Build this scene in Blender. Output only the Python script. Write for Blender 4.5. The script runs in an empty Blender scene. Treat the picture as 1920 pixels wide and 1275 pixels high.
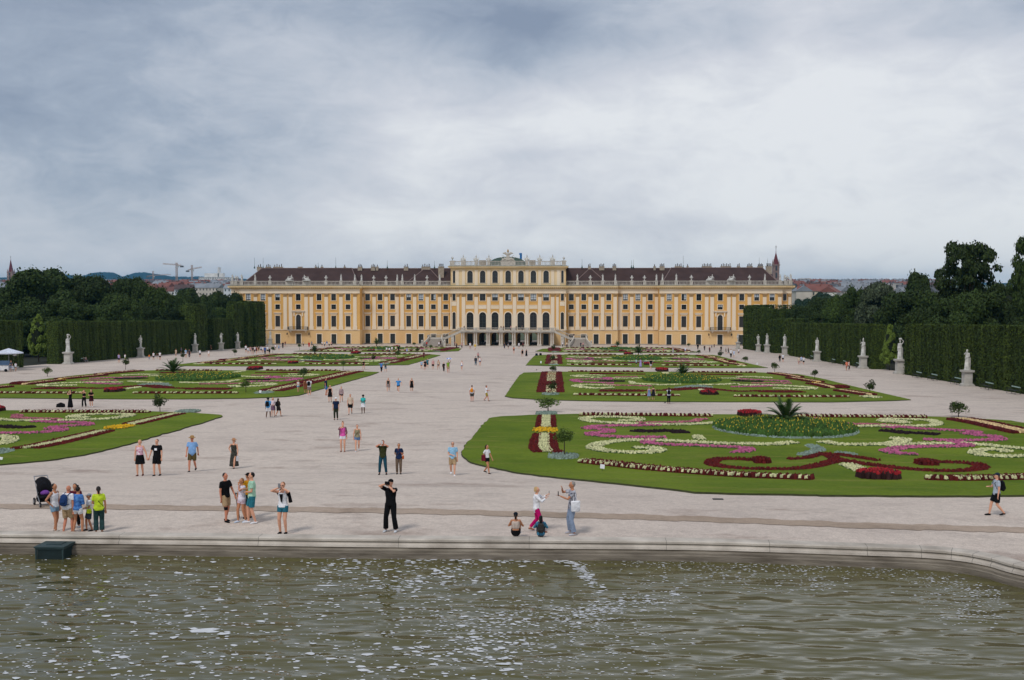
import bpy, math, random
import numpy as np
from mathutils import Vector, Matrix
R = math.radians
rnd = random.Random(7)
SC = bpy.context.scene
COL = SC.collection
# ---------------------------------------------------------------- camera
FPX = 2000.0
CAM = Vector((18.0, -337.5, 16.2))
YAW = math.atan(100 / FPX); PITCH = math.atan(87.5 / FPX)
Mrot = Matrix.Rotation(YAW, 3, 'Z') @ Matrix.Rotation(R(90) - PITCH, 3, 'X')
def ray(px, py):
    return (Mrot @ Vector(((px - 960) / FPX, (637.5 - py) / FPX, -1.0)))
def sstep(a, b, v):
    t = max(0.0, min(1.0, (v - a) / (b - a))); return t * t * (3 - 2 * t)
def gh(y):
    "height of the parterre: a gentle slope up towards the camera and a terrace by the pool"
    if y > -14: return 0.0
    d = y - CAM.y
    b = 1.15 * (1 - sstep(38, 62, d))
    return 0.024 * (-8 - max(CAM.y + 39, min(y, -8.0))) * sstep(14, 22, -y) + b
def gp(px, py, dz=0.0):
    r = ray(px, py); lo, hi = 12.0, 1500.0
    for _ in range(44):
        m = (lo + hi) / 2; p = CAM + r * m
        if p.z - gh(p.y) - dz > 0: lo = m
        else: hi = m
    p = CAM + r * lo
    return Vector((p.x, p.y, gh(p.y) + dz))
def gpz(px, py, z):
    r = ray(px, py); t = (z - CAM.z) / r.z; return CAM + r * t
def aty(px, py, Y):
    r = ray(px, py); t = (Y - CAM.y) / r.y; return CAM + r * t
def atd(px, py, d): return aty(px, py, CAM.y + d)
def pxm(p):   # photo pixels per metre at p
    v = Mrot.transposed() @ (p - CAM); return FPX / -v.z
# ---------------------------------------------------------------- materials
MATS = {}
def mat(name, col, rough=0.85, var=0.15, scale=3.0, bump=0.0, bscale=None, col2=None, metal=0.0, spec=0.3, island=0.0, detail=4.0, stretch=None, objr=0.0):
    if name in MATS: return MATS[name]
    m = bpy.data.materials.new(name); m.use_nodes = True
    nt = m.node_tree; N = nt.nodes; L = nt.links
    b = N['Principled BSDF']
    b.inputs['Roughness'].default_value = rough
    b.inputs['Metallic'].default_value = metal
    b.inputs['Specular IOR Level'].default_value = spec
    c1 = tuple(col) + (1,)
    if var > 0 or col2:
        tc = N.new('ShaderNodeTexCoord'); mp = N.new('ShaderNodeMapping')
        L.new(tc.outputs['Object'], mp.inputs[0])
        if stretch: mp.inputs['Scale'].default_value = stretch
        nz = N.new('ShaderNodeTexNoise'); nz.inputs['Scale'].default_value = scale; nz.inputs['Detail'].default_value = detail
        L.new(mp.outputs[0], nz.inputs['Vector'])
        mr = N.new('ShaderNodeMapRange'); mr.inputs[1].default_value = 0.3; mr.inputs[2].default_value = 0.7
        L.new(nz.outputs['Fac'], mr.inputs[0])
        mx = N.new('ShaderNodeMix'); mx.data_type = 'RGBA'
        L.new(mr.outputs[0], mx.inputs['Factor'])
        if col2: a, c = c1, tuple(col2) + (1,)
        else:
            a = tuple(min(1, v * (1 - var)) for v in col) + (1,); c = tuple(min(1, v * (1 + var)) for v in col) + (1,)
        mx.inputs[6].default_value = a; mx.inputs[7].default_value = c
        out = mx.outputs[2]
        if island > 0:
            g = N.new('ShaderNodeNewGeometry'); mr2 = N.new('ShaderNodeMapRange')
            mr2.inputs[3].default_value = 1 - island; mr2.inputs[4].default_value = 1 + island
            L.new(g.outputs['Random Per Island'], mr2.inputs[0])
            h = N.new('ShaderNodeHueSaturation'); L.new(mr2.outputs[0], h.inputs['Value']); L.new(out, h.inputs['Color']); out = h.outputs[0]
        if objr > 0:
            oi = N.new('ShaderNodeObjectInfo'); m3 = N.new('ShaderNodeMapRange'); m3.inputs[3].default_value = 1 - objr; m3.inputs[4].default_value = 1 + objr; L.new(oi.outputs['Random'], m3.inputs[0])
            h3 = N.new('ShaderNodeHueSaturation'); L.new(m3.outputs[0], h3.inputs['Value']); L.new(out, h3.inputs['Color']); out = h3.outputs[0]
        L.new(out, b.inputs['Base Color'])
        if bump:
            nb = N.new('ShaderNodeTexNoise'); nb.inputs['Scale'].default_value = bscale or scale * 4; nb.inputs['Detail'].default_value = 5
            L.new(mp.outputs[0], nb.inputs['Vector'])
            bp = N.new('ShaderNodeBump'); bp.inputs['Strength'].default_value = bump; bp.inputs['Distance'].default_value = 0.05
            L.new(nb.outputs['Fac'], bp.inputs['Height']); L.new(bp.outputs[0], b.inputs['Normal'])
    else:
        b.inputs['Base Color'].default_value = c1
    MATS[name] = m; return m
def srgb(h):
    h = h.lstrip('#'); o = []
    for i in (0, 2, 4):
        v = int(h[i:i+2], 16) / 255; o.append(v / 12.92 if v < .04045 else ((v + .055) / 1.055) ** 2.4)
    return tuple(o)
# ---------------------------------------------------------------- mesh builder
class MB:
    def __init__(s): s.v = []; s.f = []; s.m = []
    def add(s, vs, fs, mi=0):
        o = len(s.v); s.v.extend(tuple(v) for v in vs); s.f.extend(tuple(i + o for i in f) for f in fs); s.m.extend([mi] * len(fs)); return s
    def box(s, x0, y0, z0, x1, y1, z1, mi=0, taper=0.0):
        t = taper
        v = [(x0, y0, z0), (x1, y0, z0), (x1, y1, z0), (x0, y1, z0), (x0 + t, y0 + t, z1), (x1 - t, y0 + t, z1), (x1 - t, y1 - t, z1), (x0 + t, y1 - t, z1)]
        return s.add(v, [(3, 2, 1, 0), (4, 5, 6, 7), (0, 1, 5, 4), (1, 2, 6, 5), (2, 3, 7, 6), (3, 0, 4, 7)], mi)
    def quad(s, a, b, c, d, mi=0): return s.add([a, b, c, d], [(0, 1, 2, 3)], mi)
    def tube(s, pts, rad, seg=8, mi=0, hint=None, cap=True):
        "closed tube through pts; rad entries r or (ra, rb): ra along hint"
        pts = [Vector(p) for p in pts]; n = len(pts); vs = []
        for i, p in enumerate(pts):
            d = (pts[min(i + 1, n - 1)] - pts[max(i - 1, 0)])
            if d.length < 1e-9: d = Vector((0, 0, 1))
            d.normalize()
            h = Vector(hint) if hint else (Vector((1, 0, 0)) if abs(d.x) < .8 else Vector((0, 1, 0)))
            u = h - d * h.dot(d)
            if u.length < 1e-6: u = d.orthogonal()
            u.normalize(); w = d.cross(u)
            r = rad[i] if isinstance(rad, (list, tuple)) else rad
            ra, rb = r if isinstance(r, (list, tuple)) else (r, r)
            for k in range(seg):
                a = 2 * math.pi * k / seg; vs.append(p + u * (ra * math.cos(a)) + w * (rb * math.sin(a)))
        fs = []
        for i in range(n - 1):
            for k in range(seg):
                k2 = (k + 1) % seg; fs.append((i * seg + k, i * seg + k2, (i + 1) * seg + k2, (i + 1) * seg + k))
        if cap: fs.append(tuple(range(seg - 1, -1, -1))); fs.append(tuple((n - 1) * seg + k for k in range(seg)))
        return s.add(vs, fs, mi)
    def lathe(s, prof, c=(0, 0, 0), seg=10, mi=0):
        vs = []; 
        for r, z in prof:
            for k in range(seg):
                a = 2 * math.pi * k / seg; vs.append((c[0] + r * math.cos(a), c[1] + r * math.sin(a), c[2] + z))
        fs = []
        for i in range(len(prof) - 1):
            for k in range(seg):
                k2 = (k + 1) % seg; fs.append((i * seg + k, i * seg + k2, (i + 1) * seg + k2, (i + 1) * seg + k))
        fs.append(tuple(range(seg - 1, -1, -1))); fs.append(tuple((len(prof) - 1) * seg + k for k in range(seg)))
        return s.add(vs, fs, mi)
    def ball(s, c, r, seg=10, rings=6, mi=0):
        rx, ry, rz = r if isinstance(r, (tuple, list)) else (r, r, r)
        vs = [(c[0], c[1], c[2] - rz)]
        for i in range(1, rings):
            t = -math.pi / 2 + math.pi * i / rings
            for k in range(seg):
                a = 2 * math.pi * k / seg; vs.append((c[0] + rx * math.cos(t) * math.cos(a), c[1] + ry * math.cos(t) * math.sin(a), c[2] + rz * math.sin(t)))
        vs.append((c[0], c[1], c[2] + rz)); fs = []
        for k in range(seg): fs.append((0, 1 + (k + 1) % seg, 1 + k))
        for i in range(rings - 2):
            for k in range(seg):
                k2 = (k + 1) % seg; o = 1 + i * seg; fs.append((o + k, o + k2, o + seg + k2, o + seg + k))
        o = 1 + (rings - 2) * seg
        for k in range(seg): fs.append((o + k, o + (k + 1) % seg, len(vs) - 1))
        return s.add(vs, fs, mi)
    def mesh(s, name, mats, smooth=False):
        me = bpy.data.meshes.new(name); me.from_pydata(s.v, [], s.f)
        for m in (mats if isinstance(mats, (list, tuple)) else [mats]): me.materials.append(m)
        if s.m and any(s.m): me.polygons.foreach_set('material_index', s.m)
        if smooth: me.polygons.foreach_set('use_smooth', [True] * len(me.polygons))
        me.update(); return me
    def build(s, name, mats, parent=None, smooth=False, loc=None):
        return link(name, s.mesh(name, mats, smooth), parent, loc)
def link(name, me, parent=None, loc=None, rz=0.0, sc=None):
    o = bpy.data.objects.new(name, me); COL.objects.link(o)
    if parent: o.parent = parent
    if loc is not None: o.location = loc
    if rz: o.rotation_euler[2] = rz
    if sc is not None: o.scale = sc if isinstance(sc, (tuple, list)) else (sc, sc, sc)
    return o
def tag(o, label=None, cat=None, group=None, kind=None):
    if label: o['label'] = label
    if cat: o['category'] = cat
    if group: o['group'] = group
    if kind: o['kind'] = kind
    return o
def empty(name, loc=(0, 0, 0), rz=0.0):
    o = bpy.data.objects.new(name, None); COL.objects.link(o); o.location = loc; o.rotation_euler[2] = rz; o.empty_display_size = .2
    return o
def copy_tree(o, parent=None):
    c = o.copy(); COL.objects.link(c)
    if parent: c.parent = parent
    for ch in o.children: copy_tree(ch, c)
    return c
def quads_mesh(name, P, U, V, mats, mi=None):
    "P centres (n,3), U,V half-axes (n,3)"
    n = len(P); co = np.stack([P - U - V, P + U - V, P + U + V, P - U + V], 1).reshape(-1, 3)
    me = bpy.data.meshes.new(name); me.vertices.add(4 * n); me.vertices.foreach_set('co', co.ravel().astype(np.float32))
    me.loops.add(4 * n); me.loops.foreach_set('vertex_index', np.arange(4 * n, dtype=np.int32))
    me.polygons.add(n); me.polygons.foreach_set('loop_start', np.arange(0, 4 * n, 4, dtype=np.int32))
    for m in (mats if isinstance(mats, (list, tuple)) else [mats]): me.materials.append(m)
    if mi is not None: me.polygons.foreach_set('material_index', np.asarray(mi, dtype=np.int32))
    me.update(calc_edges=True); return me
RS = np.random.RandomState(11)
def rand_frames(n, size, up=0.0):
    a = RS.normal(size=(n, 3)); a[:, 2] += up; a /= np.linalg.norm(a, axis=1)[:, None]
    b = RS.normal(size=(n, 3)); u = np.cross(a, b); u /= np.linalg.norm(u, axis=1)[:, None]; v = np.cross(a, u)
    s = (size * RS.uniform(.6, 1.3, n))[:, None]
    return u * s, v * s * .75
SKY_OFF = [(3.1, 7.7, 0), (1.3, 2.2, 0), (4.4, 9.1, 0)]
SKY_LO, SKY_HI, SKY_GAIN = 0.30, 1.06, 7.8
EXPO = 0.30
SUN_E = 1.3
HAZE = 6e-5
# ================================================================ light, sky, camera
cd = bpy.data.cameras.new('camera'); cam = bpy.data.objects.new('camera', cd); COL.objects.link(cam)
cam.location = CAM; cam.rotation_euler = (R(90) - PITCH, 0, YAW); cd.sensor_width = 36; cd.lens = 36 * FPX / 1920; cd.clip_end = 30000; cd.clip_start = .5
SC.camera = cam
SUN_EL, SUN_AZ = R(52), R(200)
sl = bpy.data.lights.new('sun', 'SUN'); sl.energy = SUN_E; sl.angle = R(12); sl.color = (1, .965, .92)
so = bpy.data.objects.new('sun', sl); COL.objects.link(so); so.rotation_euler = (R(90) - SUN_EL, 0, R(-28))
W = bpy.data.worlds.new('World'); SC.world = W; W.use_nodes = True
nt = W.node_tree; N = nt.nodes; L = nt.links; N.clear()
def nd(t, **k):
    n = N.new(t)
    for a, v in k.items(): setattr(n, a, v)
    return n
def MATH(op, a, b=None, c=None, clamp=False):
    n = N.new('ShaderNodeMath'); n.operation = op; n.use_clamp = clamp
    for i, x in enumerate((a, b, c)):
        if x is None: continue
        if isinstance(x, (int, float)): n.inputs[i].default_value = x
        else: L.new(x, n.inputs[i])
    return n.outputs[0]
sky = nd('ShaderNodeTexSky', sky_type='NISHITA', sun_disc=False, sun_elevation=SUN_EL, sun_rotation=R(208))
tc = nd('ShaderNodeTexCoord'); sp = nd('ShaderNodeSeparateXYZ'); L.new(tc.outputs['Generated'], sp.inputs[0])
zz = MATH('MAXIMUM', sp.outputs[2], 0.0); zc = MATH('ADD', zz, 0.24)
u = MATH('DIVIDE', sp.outputs[0], zc); v = MATH('DIVIDE', sp.outputs[1], zc)
cb = nd('ShaderNodeCombineXYZ'); L.new(u, cb.inputs[0]); L.new(v, cb.inputs[1])
def noise(sc, det, off, rough=.55, sy=1.0, dist=0.0, src=None):
    mp = nd('ShaderNodeMapping'); mp.inputs['Location'].default_value = off; mp.inputs['Scale'].default_value = (1, sy, 1) if src is None else (1, 1, sy); L.new(src or cb.outputs[0], mp.inputs[0])
    n = nd('ShaderNodeTexNoise'); n.inputs['Scale'].default_value = sc; n.inputs['Detail'].default_value = det; n.inputs['Roughness'].default_value = rough; n.inputs['Distortion'].default_value = dist
    L.new(mp.outputs[0], n.inputs['Vector']); return n.outputs['Fac']
n1 = noise(0.8, 3, SKY_OFF[0], .5, .8, .3); n2 = noise(5.5, 9, SKY_OFF[1], .58, 2.4, .5, tc.outputs['Generated']); n3 = noise(17, 8, SKY_OFF[2], .62, 2.2, .6, tc.outputs['Generated'])
# darker bank towards the upper left, paler towards the right and the horizon
side = MATH('MULTIPLY', sp.outputs[0], 0.20); top = MATH('MULTIPLY', zz, -0.25)
s = MATH('ADD', MATH('MULTIPLY', n1, 0.5), MATH('MULTIPLY', n2, 0.62)); s = MATH('ADD', s, MATH('MULTIPLY', n3, .36))
s = MATH('ADD', MATH('ADD', s, side), top)
hz = MATH('MULTIPLY', MATH('SUBTRACT', 0.30, MATH('MINIMUM', zz, .30)), 0.72); s = MATH('ADD', s, hz)
def bank(px, py, sx, sz, amp):   # one broad thick or thin part of the cloud layer, in sky directions
    d_ = ray(px, py).normalized(); f = MATH('DIVIDE', MATH('SUBTRACT', sp.outputs[0], d_.x), sx); g_ = MATH('DIVIDE', MATH('SUBTRACT', sp.outputs[2], d_.z), sz)
    e_ = MATH('MULTIPLY', MATH('ADD', MATH('MULTIPLY', f, f), MATH('MULTIPLY', g_, g_)), -1.0); return MATH('MULTIPLY', MATH('EXPONENT', e_), amp)
warp = MATH('MULTIPLY', MATH('SUBTRACT', n2, .5), .0)
for b_ in [(985, 60, .07, .035, -.30), (930, 20, .10, .02, -.12), (900, 240, .20, .075, .15), (1250, 215, .16, .05, .12), (1500, 330, .25, .06, .05), (1640, 150, .17, .035, .16), (1860, 20, .13, .03, -.20), (60, 60, .28, .12, -.14), (1000, 290, .05, .009, -.14), (1320, 420, .07, .008, -.08), (20, 400, .22, .08, -.10), (640, 430, .16, .03, .06), (1500, 430, .25, .05, .06)]: s = MATH('ADD', s, bank(*b_))
mr = nd('ShaderNodeMapRange'); mr.inputs[1].default_value = SKY_LO; mr.inputs[2].default_value = SKY_HI; L.new(s, mr.inputs[0])
cr = nd('ShaderNodeValToRGB'); L.new(mr.outputs[0], cr.inputs[0])
el = cr.color_ramp.elements
el[0].position = 0; el[0].color = srgb('#8c99ae') + (1,); el[1].position = 1; el[1].color = srgb('#eef0f3') + (1,)
for p, c in ((.28, '#a6b1c2'), (.5, '#c1c8d4'), (.75, '#d8dbe3')):
    e = el.new(p); e.color = srgb(c) + (1,)
wm = nd('ShaderNodeVectorMath', operation='SCALE'); wm.inputs['Scale'].default_value = SKY_GAIN; L.new(cr.outputs[0], wm.inputs[0])
mx = nd('ShaderNodeMix', data_type='RGBA'); mx.inputs['Factor'].default_value = .93; L.new(sky.outputs[0], mx.inputs[6]); L.new(wm.outputs[0], mx.inputs[7])
bg = nd('ShaderNodeBackground'); bg.inputs['Strength'].default_value = 0.1; L.new(mx.outputs[2], bg.inputs[0])
wo = nd('ShaderNodeOutputWorld'); L.new(bg.outputs[0], wo.inputs[0])
SC.view_settings.view_transform = 'Standard'; SC.view_settings.look = 'None'; SC.view_settings.exposure = EXPO
SC.cycles.max_bounces = 5; SC.cycles.diffuse_bounces = 2; SC.cycles.glossy_bounces = 3; SC.cycles.transparent_max_bounces = 6
SC.cycles.volume_bounces = 0
# ================================================================ pool outline
RIM_PX = [(-60, 999.5), (0, 1000.2), (200, 1002.5), (420, 1005), (640, 1008), (860, 1010), (1060, 1011.5), (1280, 1013.5), (1440, 1017.5), (1600, 1023), (1700, 1026.5), (1760, 1030), (1810, 1035), (1850, 1041.5), (1885, 1049), (1920, 1059)]
def rim_pt(px, py): p = gp(px, py); return Vector((p.x, p.y))
rim = [rim_pt(*p) for p in RIM_PX]
# carry on outside the frame: right end turns towards the camera, left end likewise
l = rim[-1]; rim += [l + Vector(v) for v in ((.9, -1.2), (1.6, -3.0), (2.0, -6.0), (2.1, -10.0), (1.8, -14.0), (.8, -17.5), (-2.0, -20.0), (-8, -21.3), (-20, -21.8), (-34, -21.0))]
f0 = rim[0]; rim = [f0 + Vector(v) for v in ((-4.5, -20.8), (-9.5, -18.5), (-12.2, -14.0), (-12.4, -9.0), (-10.8, -4.0), (-7.5, -1.2), (-3.6, -.1))] + rim
def catmull(P, k, closed=True):
    out = []; n = len(P)
    for i in range(n if closed else n - 1):
        g = (lambda j: P[j % n]) if closed else (lambda j: P[max(0, min(n - 1, j))])
        a, b, c, d = g(i - 1), g(i), g(i + 1), g(i + 2)
        for q in range(k):
            t = q / k; out.append(.5 * ((2 * b) + (c - a) * t + (2 * a - 5 * b + 4 * c - d) * t * t + (3 * b - a - 3 * c + d) * t ** 3))
    if not closed: out.append(P[-1])
    return out
RIM = catmull(rim, 6)
RIMZ = gh(RIM[80].y) + 0.10
def ring_normals(P):
    n = len(P); o = []
    for i in range(n):
        t = (P[(i + 1) % n] - P[i - 1]); t.normalize(); o.append(Vector((t.y, -t.x)))   # inward (path runs left to right, pool on the camera side)
    return o
NRM = ring_normals(RIM)
def inside(P, x, y):
    c = False; j = len(P) - 1
    for i in range(len(P)):
        if (P[i].y > y) != (P[j].y > y) and x < (P[j].x - P[i].x) * (y - P[i].y) / (P[j].y - P[i].y) + P[i].x: c = not c
        j = i
    return c
INN = [p + n * .3 for p, n in zip(RIM, NRM)]
WZ = RIMZ - 0.62
# ================================================================ ground sheet
gm = bpy.data.materials.new('gravel'); gm.use_nodes = True
def gravel_nodes(m, base, warm, dark, fine=22.0):
    nt = m.node_tree; N = nt.nodes; L = nt.links; b = N['Principled BSDF']; b.inputs['Roughness'].default_value = .95; b.inputs['Specular IOR Level'].default_value = .1
    g = N.new('ShaderNodeNewGeometry')
    def nz(sc, det, rough=.6, st=(1, 1, 1)):
        mp = N.new('ShaderNodeMapping'); mp.inputs['Scale'].default_value = st; L.new(g.outputs['Position'], mp.inputs[0])
        n = N.new('ShaderNodeTexNoise'); n.inputs['Scale'].default_value = sc; n.inputs['Detail'].default_value = det; n.inputs['Roughness'].default_value = rough
        L.new(mp.outputs[0], n.inputs['Vector']); return n.outputs['Fac']
    def mixc(f, a, c, lo=.35, hi=.65):
        mr = N.new('ShaderNodeMapRange'); mr.inputs[1].default_value = lo; mr.inputs[2].default_value = hi; L.new(f, mr.inputs[0])
        mx = N.new('ShaderNodeMix'); mx.data_type = 'RGBA'; L.new(mr.outputs[0], mx.inputs['Factor'])
        for i, v in ((6, a), (7, c)):
            if isinstance(v, tuple): mx.inputs[i].default_value = v + (1,)
            else: L.new(v, mx.inputs[i])
        return mx.outputs[2]
    c = mixc(nz(.07, 4), base, warm)
    c = mixc(nz(.22, 5, .7, (.7, 1.2, 1)), tuple(v * m_ for v, m_ in zip(base, (.74, .70, .68))), c, .34, .44)
    d = tuple(v * .84 for v in base)
    c2 = mixc(nz(.5, 6, .7, (.6, 1.1, 1)), d, c, .28, .5)
    f = nz(fine, 3, .8); dk = N.new('ShaderNodeMapRange'); dk.inputs[1].default_value = .3; dk.inputs[2].default_value = .7; dk.inputs[3].default_value = .78; dk.inputs[4].default_value = 1.16; L.new(f, dk.inputs[0])
    f4 = nz(3.5, 6, .85); d4 = N.new('ShaderNodeMapRange'); d4.inputs[1].default_value = .3; d4.inputs[2].default_value = .7; d4.inputs[3].default_value = .80; d4.inputs[4].default_value = 1.17; L.new(f4, d4.inputs[0])
    mm = N.new('ShaderNodeMath'); mm.operation = 'MULTIPLY'; L.new(dk.outputs[0], mm.inputs[0]); L.new(d4.outputs[0], mm.inputs[1])
    h = N.new('ShaderNodeHueSaturation'); L.new(mm.outputs[0], h.inputs['Value']); L.new(c2, h.inputs['Color']); L.new(h.outputs[0], b.inputs['Base Color'])
    bp = N.new('ShaderNodeBump'); bp.inputs['Strength'].default_value = .5; bp.inputs['Distance'].default_value = .02; L.new(f, bp.inputs['Height']); L.new(bp.outputs[0], b.inputs['Normal'])
gravel_nodes(gm, (.575, .485, .42), (.64, .545, .465), None)
def terr(x, y):
    if y < 60: return gh(y)
    d = y - CAM.y
    pts = ((400, 0), (480, 0), (900, 9), (1500, 20), (2500, 34), (5000, 56), (9000, 60), (30000, 60))
    for (a, za), (b, zb) in zip(pts, pts[1:]):
        if d <= b: return za + (zb - za) * max(0, (d - a)) / (b - a)
    return 60
ys = [-420, -380, -362] + [-360 + .3 * i for i in range(0, 217)] + [-294 + i for i in range(26)] + [-265, -250, -200, -150, -100, -60, -40, -30, -24, -22, -20, -18, -16, -14, 0, 30, 60, 63, 142, 562, 1162, 2160, 4660, 8660, 10500]
xs = [-9000, -3000, -1000, -400, -200, -120, -80, -60] + [-42 + .35 * i for i in range(0, 230)] + [45, 60, 90, 130, 200, 400, 1000, 3000, 9000]
g = MB()
for y in ys:
    for x in xs:
        z = terr(x, y)
        if -360 <= y <= -294 and -42 <= x <= 39 and inside(INN, x, y): z = WZ - 1.3
        elif -360 <= y <= -294 and -42 <= x <= 39 and inside(RIM, x, y): z = RIMZ - .3
        g.v.append((x, y, z))
nx = len(xs)
for j in range(len(ys) - 1):
    for i in range(nx - 1):
        a = j * nx + i; g.f.append((a, a + 1, a + nx + 1, a + nx)); g.m.append(1 if ys[j] > 20 else 0)
earth = mat('earth_green', (.07, .085, .04), .95, .3, .01)
tag(g.build('gravel_ground', [gm, earth]), kind='structure')
# wheel-worn earth band that runs along behind the pool
bandpx = [(-80, 945, 953), (0, 945.5, 954), (200, 946.5, 955.5), (400, 949, 958), (600, 951.5, 961), (800, 954.5, 964.5), (1000, 959.5, 969.5), (1200, 965, 975), (1400, 972, 982), (1600, 980, 990.5), (1760, 984.5, 995), (1920, 989.5, 1000), (2100, 995, 1006)]
bm_ = MB(); bandm = bpy.data.materials.new('worn_earth'); bandm.use_nodes = True; gravel_nodes(bandm, (.38, .29, .22), (.45, .35, .275), None, 30)
up = catmull([gp(a, b).to_2d() for a, b, c in bandpx], 12, False); dn = catmull([gp(a, c).to_2d() for a, b, c in bandpx], 12, False)
for i in range(len(up) - 1):
    q = []
    for p in (dn[i], dn[i + 1], up[i + 1], up[i]):
        q.append((p.x, p.y + .06 * math.sin(p.x * 3.1) + .05 * math.sin(p.x * 7.7) + .03 * math.sin(p.x * 17.3), gh(p.y) + .015))
    bm_.quad(*q)
tag(bm_.build('worn_track', bandm), kind='structure')
# ================================================================ pool
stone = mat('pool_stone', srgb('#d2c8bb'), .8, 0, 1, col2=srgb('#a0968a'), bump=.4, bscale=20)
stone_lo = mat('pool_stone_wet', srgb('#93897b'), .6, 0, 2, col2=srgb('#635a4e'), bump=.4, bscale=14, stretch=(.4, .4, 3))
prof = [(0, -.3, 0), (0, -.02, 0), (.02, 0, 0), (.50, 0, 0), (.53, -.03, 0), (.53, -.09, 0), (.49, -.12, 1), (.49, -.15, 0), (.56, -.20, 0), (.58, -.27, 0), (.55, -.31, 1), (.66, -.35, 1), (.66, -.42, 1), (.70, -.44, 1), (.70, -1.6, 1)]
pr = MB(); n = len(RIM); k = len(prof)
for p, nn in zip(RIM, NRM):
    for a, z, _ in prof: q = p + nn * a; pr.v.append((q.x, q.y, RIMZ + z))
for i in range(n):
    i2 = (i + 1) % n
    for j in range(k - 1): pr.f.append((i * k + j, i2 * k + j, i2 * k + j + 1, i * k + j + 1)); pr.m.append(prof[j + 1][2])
pool = empty('pool', (RIM[0].x, RIM[0].y, RIMZ)); tag(pool, 'long stone basin with moulded coping filled with green water', 'pool')
def place_child(o, parent):
    o.parent = parent; o.location = o.location - parent.location if parent.rotation_euler[2] == 0 else o.location
    return o
jt = MB()
for i in range(6, n, 7):
    p, nn = RIM[i], NRM[i]; t = Vector((-nn.y, nn.x)) * .006
    for j in range(2, 10):
        a, z, _ = prof[j]; b2, z2, _ = prof[j + 1]; e = .002
        A = p + nn * a; B = p + nn * b2
        jt.quad((A.x - t.x + nn.x * e, A.y - t.y + nn.y * e, RIMZ + z + e), (A.x + t.x + nn.x * e, A.y + t.y + nn.y * e, RIMZ + z + e), (B.x + t.x + nn.x * e, B.y + t.y + nn.y * e, RIMZ + z2 + e), (B.x - t.x + nn.x * e, B.y - t.y + nn.y * e, RIMZ + z2 + e))
pr.add(jt.v, jt.f, 2)
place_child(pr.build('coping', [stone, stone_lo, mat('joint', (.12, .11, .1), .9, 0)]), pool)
wm_ = bpy.data.materials.new('water'); wm_.use_nodes = True
nt = wm_.node_tree; N = nt.nodes; L = nt.links; b = N['Principled BSDF']
b.inputs['Base Color'].default_value = (.100, .090, .032, 1); b.inputs['Roughness'].default_value = .05; b.inputs['IOR'].default_value = 1.33
gg = N.new('ShaderNodeNewGeometry')
hs = []
for sc, st, amp, det in ((1.15, (.55, 1.25, 1), 1.3, 1), (3.4, (.5, 1.3, 1), .12, 1), (12, (.6, 1.3, 1), .012, 2)):
    mp = N.new('ShaderNodeMapping'); mp.inputs['Scale'].default_value = st; mp.inputs['Rotation'].default_value = (0, 0, R(-14)); L.new(gg.outputs['Position'], mp.inputs[0])
    nz = N.new('ShaderNodeTexNoise'); nz.inputs['Scale'].default_value = sc; nz.inputs['Detail'].default_value = det; nz.inputs['Distortion'].default_value = .25; L.new(mp.outputs[0], nz.inputs['Vector'])
    m_ = N.new('ShaderNodeMath'); m_.operation = 'MULTIPLY'; m_.inputs[1].default_value = amp; L.new(nz.outputs['Fac'], m_.inputs[0]); hs.append(m_.outputs[0])
a = hs[0]
for h in hs[1:]:
    m_ = N.new('ShaderNodeMath'); m_.operation = 'ADD'; L.new(a, m_.inputs[0]); L.new(h, m_.inputs[1]); a = m_.outputs[0]
bp = N.new('ShaderNodeBump'); bp.inputs['Strength'].default_value = 1.0; bp.inputs['Distance'].default_value = .16; L.new(a, bp.inputs['Height']); L.new(bp.outputs[0], b.inputs['Normal'])
w = MB(); w.add([(p.x, p.y, WZ) for p in [q + nn * .69 for q, nn in zip(RIM, NRM)]], [tuple(range(n))])
tag(w.build('water', wm_), kind='structure')
# foam flecks drifting on the water
fl = MB(); rf = random.Random(3)
def fleck(px, py, r, st=1.6):
    p = gpz(px, py, WZ + .006); q = int(rf.uniform(6, 9)); rot = rf.uniform(-.5, .3); vs = []; zf = WZ + rf.uniform(.003, .012)
    if not inside(INN, p.x, p.y): return
    for i in range(q):
        a = 2 * math.pi * i / q; rr = r * rf.uniform(.6, 1.15); x = rr * st * math.cos(a); y = rr * math.sin(a)
        vs.append((p.x + x * math.cos(rot) - y * math.sin(rot), p.y + x * math.sin(rot) + y * math.cos(rot), zf))
    fl.add(vs, [tuple(range(q))])
def size(): 
    r_ = rf.random(); return .018 + .045 * r_ ** 3 if r_ < .955 else rf.uniform(.06, .105)
for _ in range(1900):       # left part: loose flecks everywhere
    x = rf.uniform(-30, 1000); y = 1040 + 245 * rf.random() ** 1.15
    if rf.random() < 1 - max(0, (x - 500) / 900): fleck(x, y, size())
def streak(pts, wd, cnt, smin=.018, smax=.07):
    for _ in range(cnt):
        i = rf.randrange(len(pts) - 1); t = rf.random(); x = pts[i][0] * (1 - t) + pts[i + 1][0] * t; y = pts[i][1] * (1 - t) + pts[i + 1][1] * t
        fleck(x + rf.gauss(0, wd * 2), y + rf.gauss(0, wd), smin + (smax - smin) * rf.random() ** 2.2, 1.9)
streak([(700, 1100), (780, 1090), (870, 1082), (960, 1075)], 11, 200, .015, .07)
streak([(860, 1046), (960, 1050), (1060, 1052), (1090, 1062), (1100, 1085), (1130, 1105)], 3.2, 260, .02, .07)
streak([(1060, 1152), (1120, 1148), (1180, 1130), (1280, 1115)], 8, 300, .014, .05)
streak([(760, 1140), (820, 1160), (900, 1175), (960, 1160), (1040, 1160), (1090, 1185)], 18, 380, .012, .05)
streak([(780, 1230), (860, 1215), (930, 1200), (960, 1215), (900, 1240)], 20, 150, .02, .08)
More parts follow.
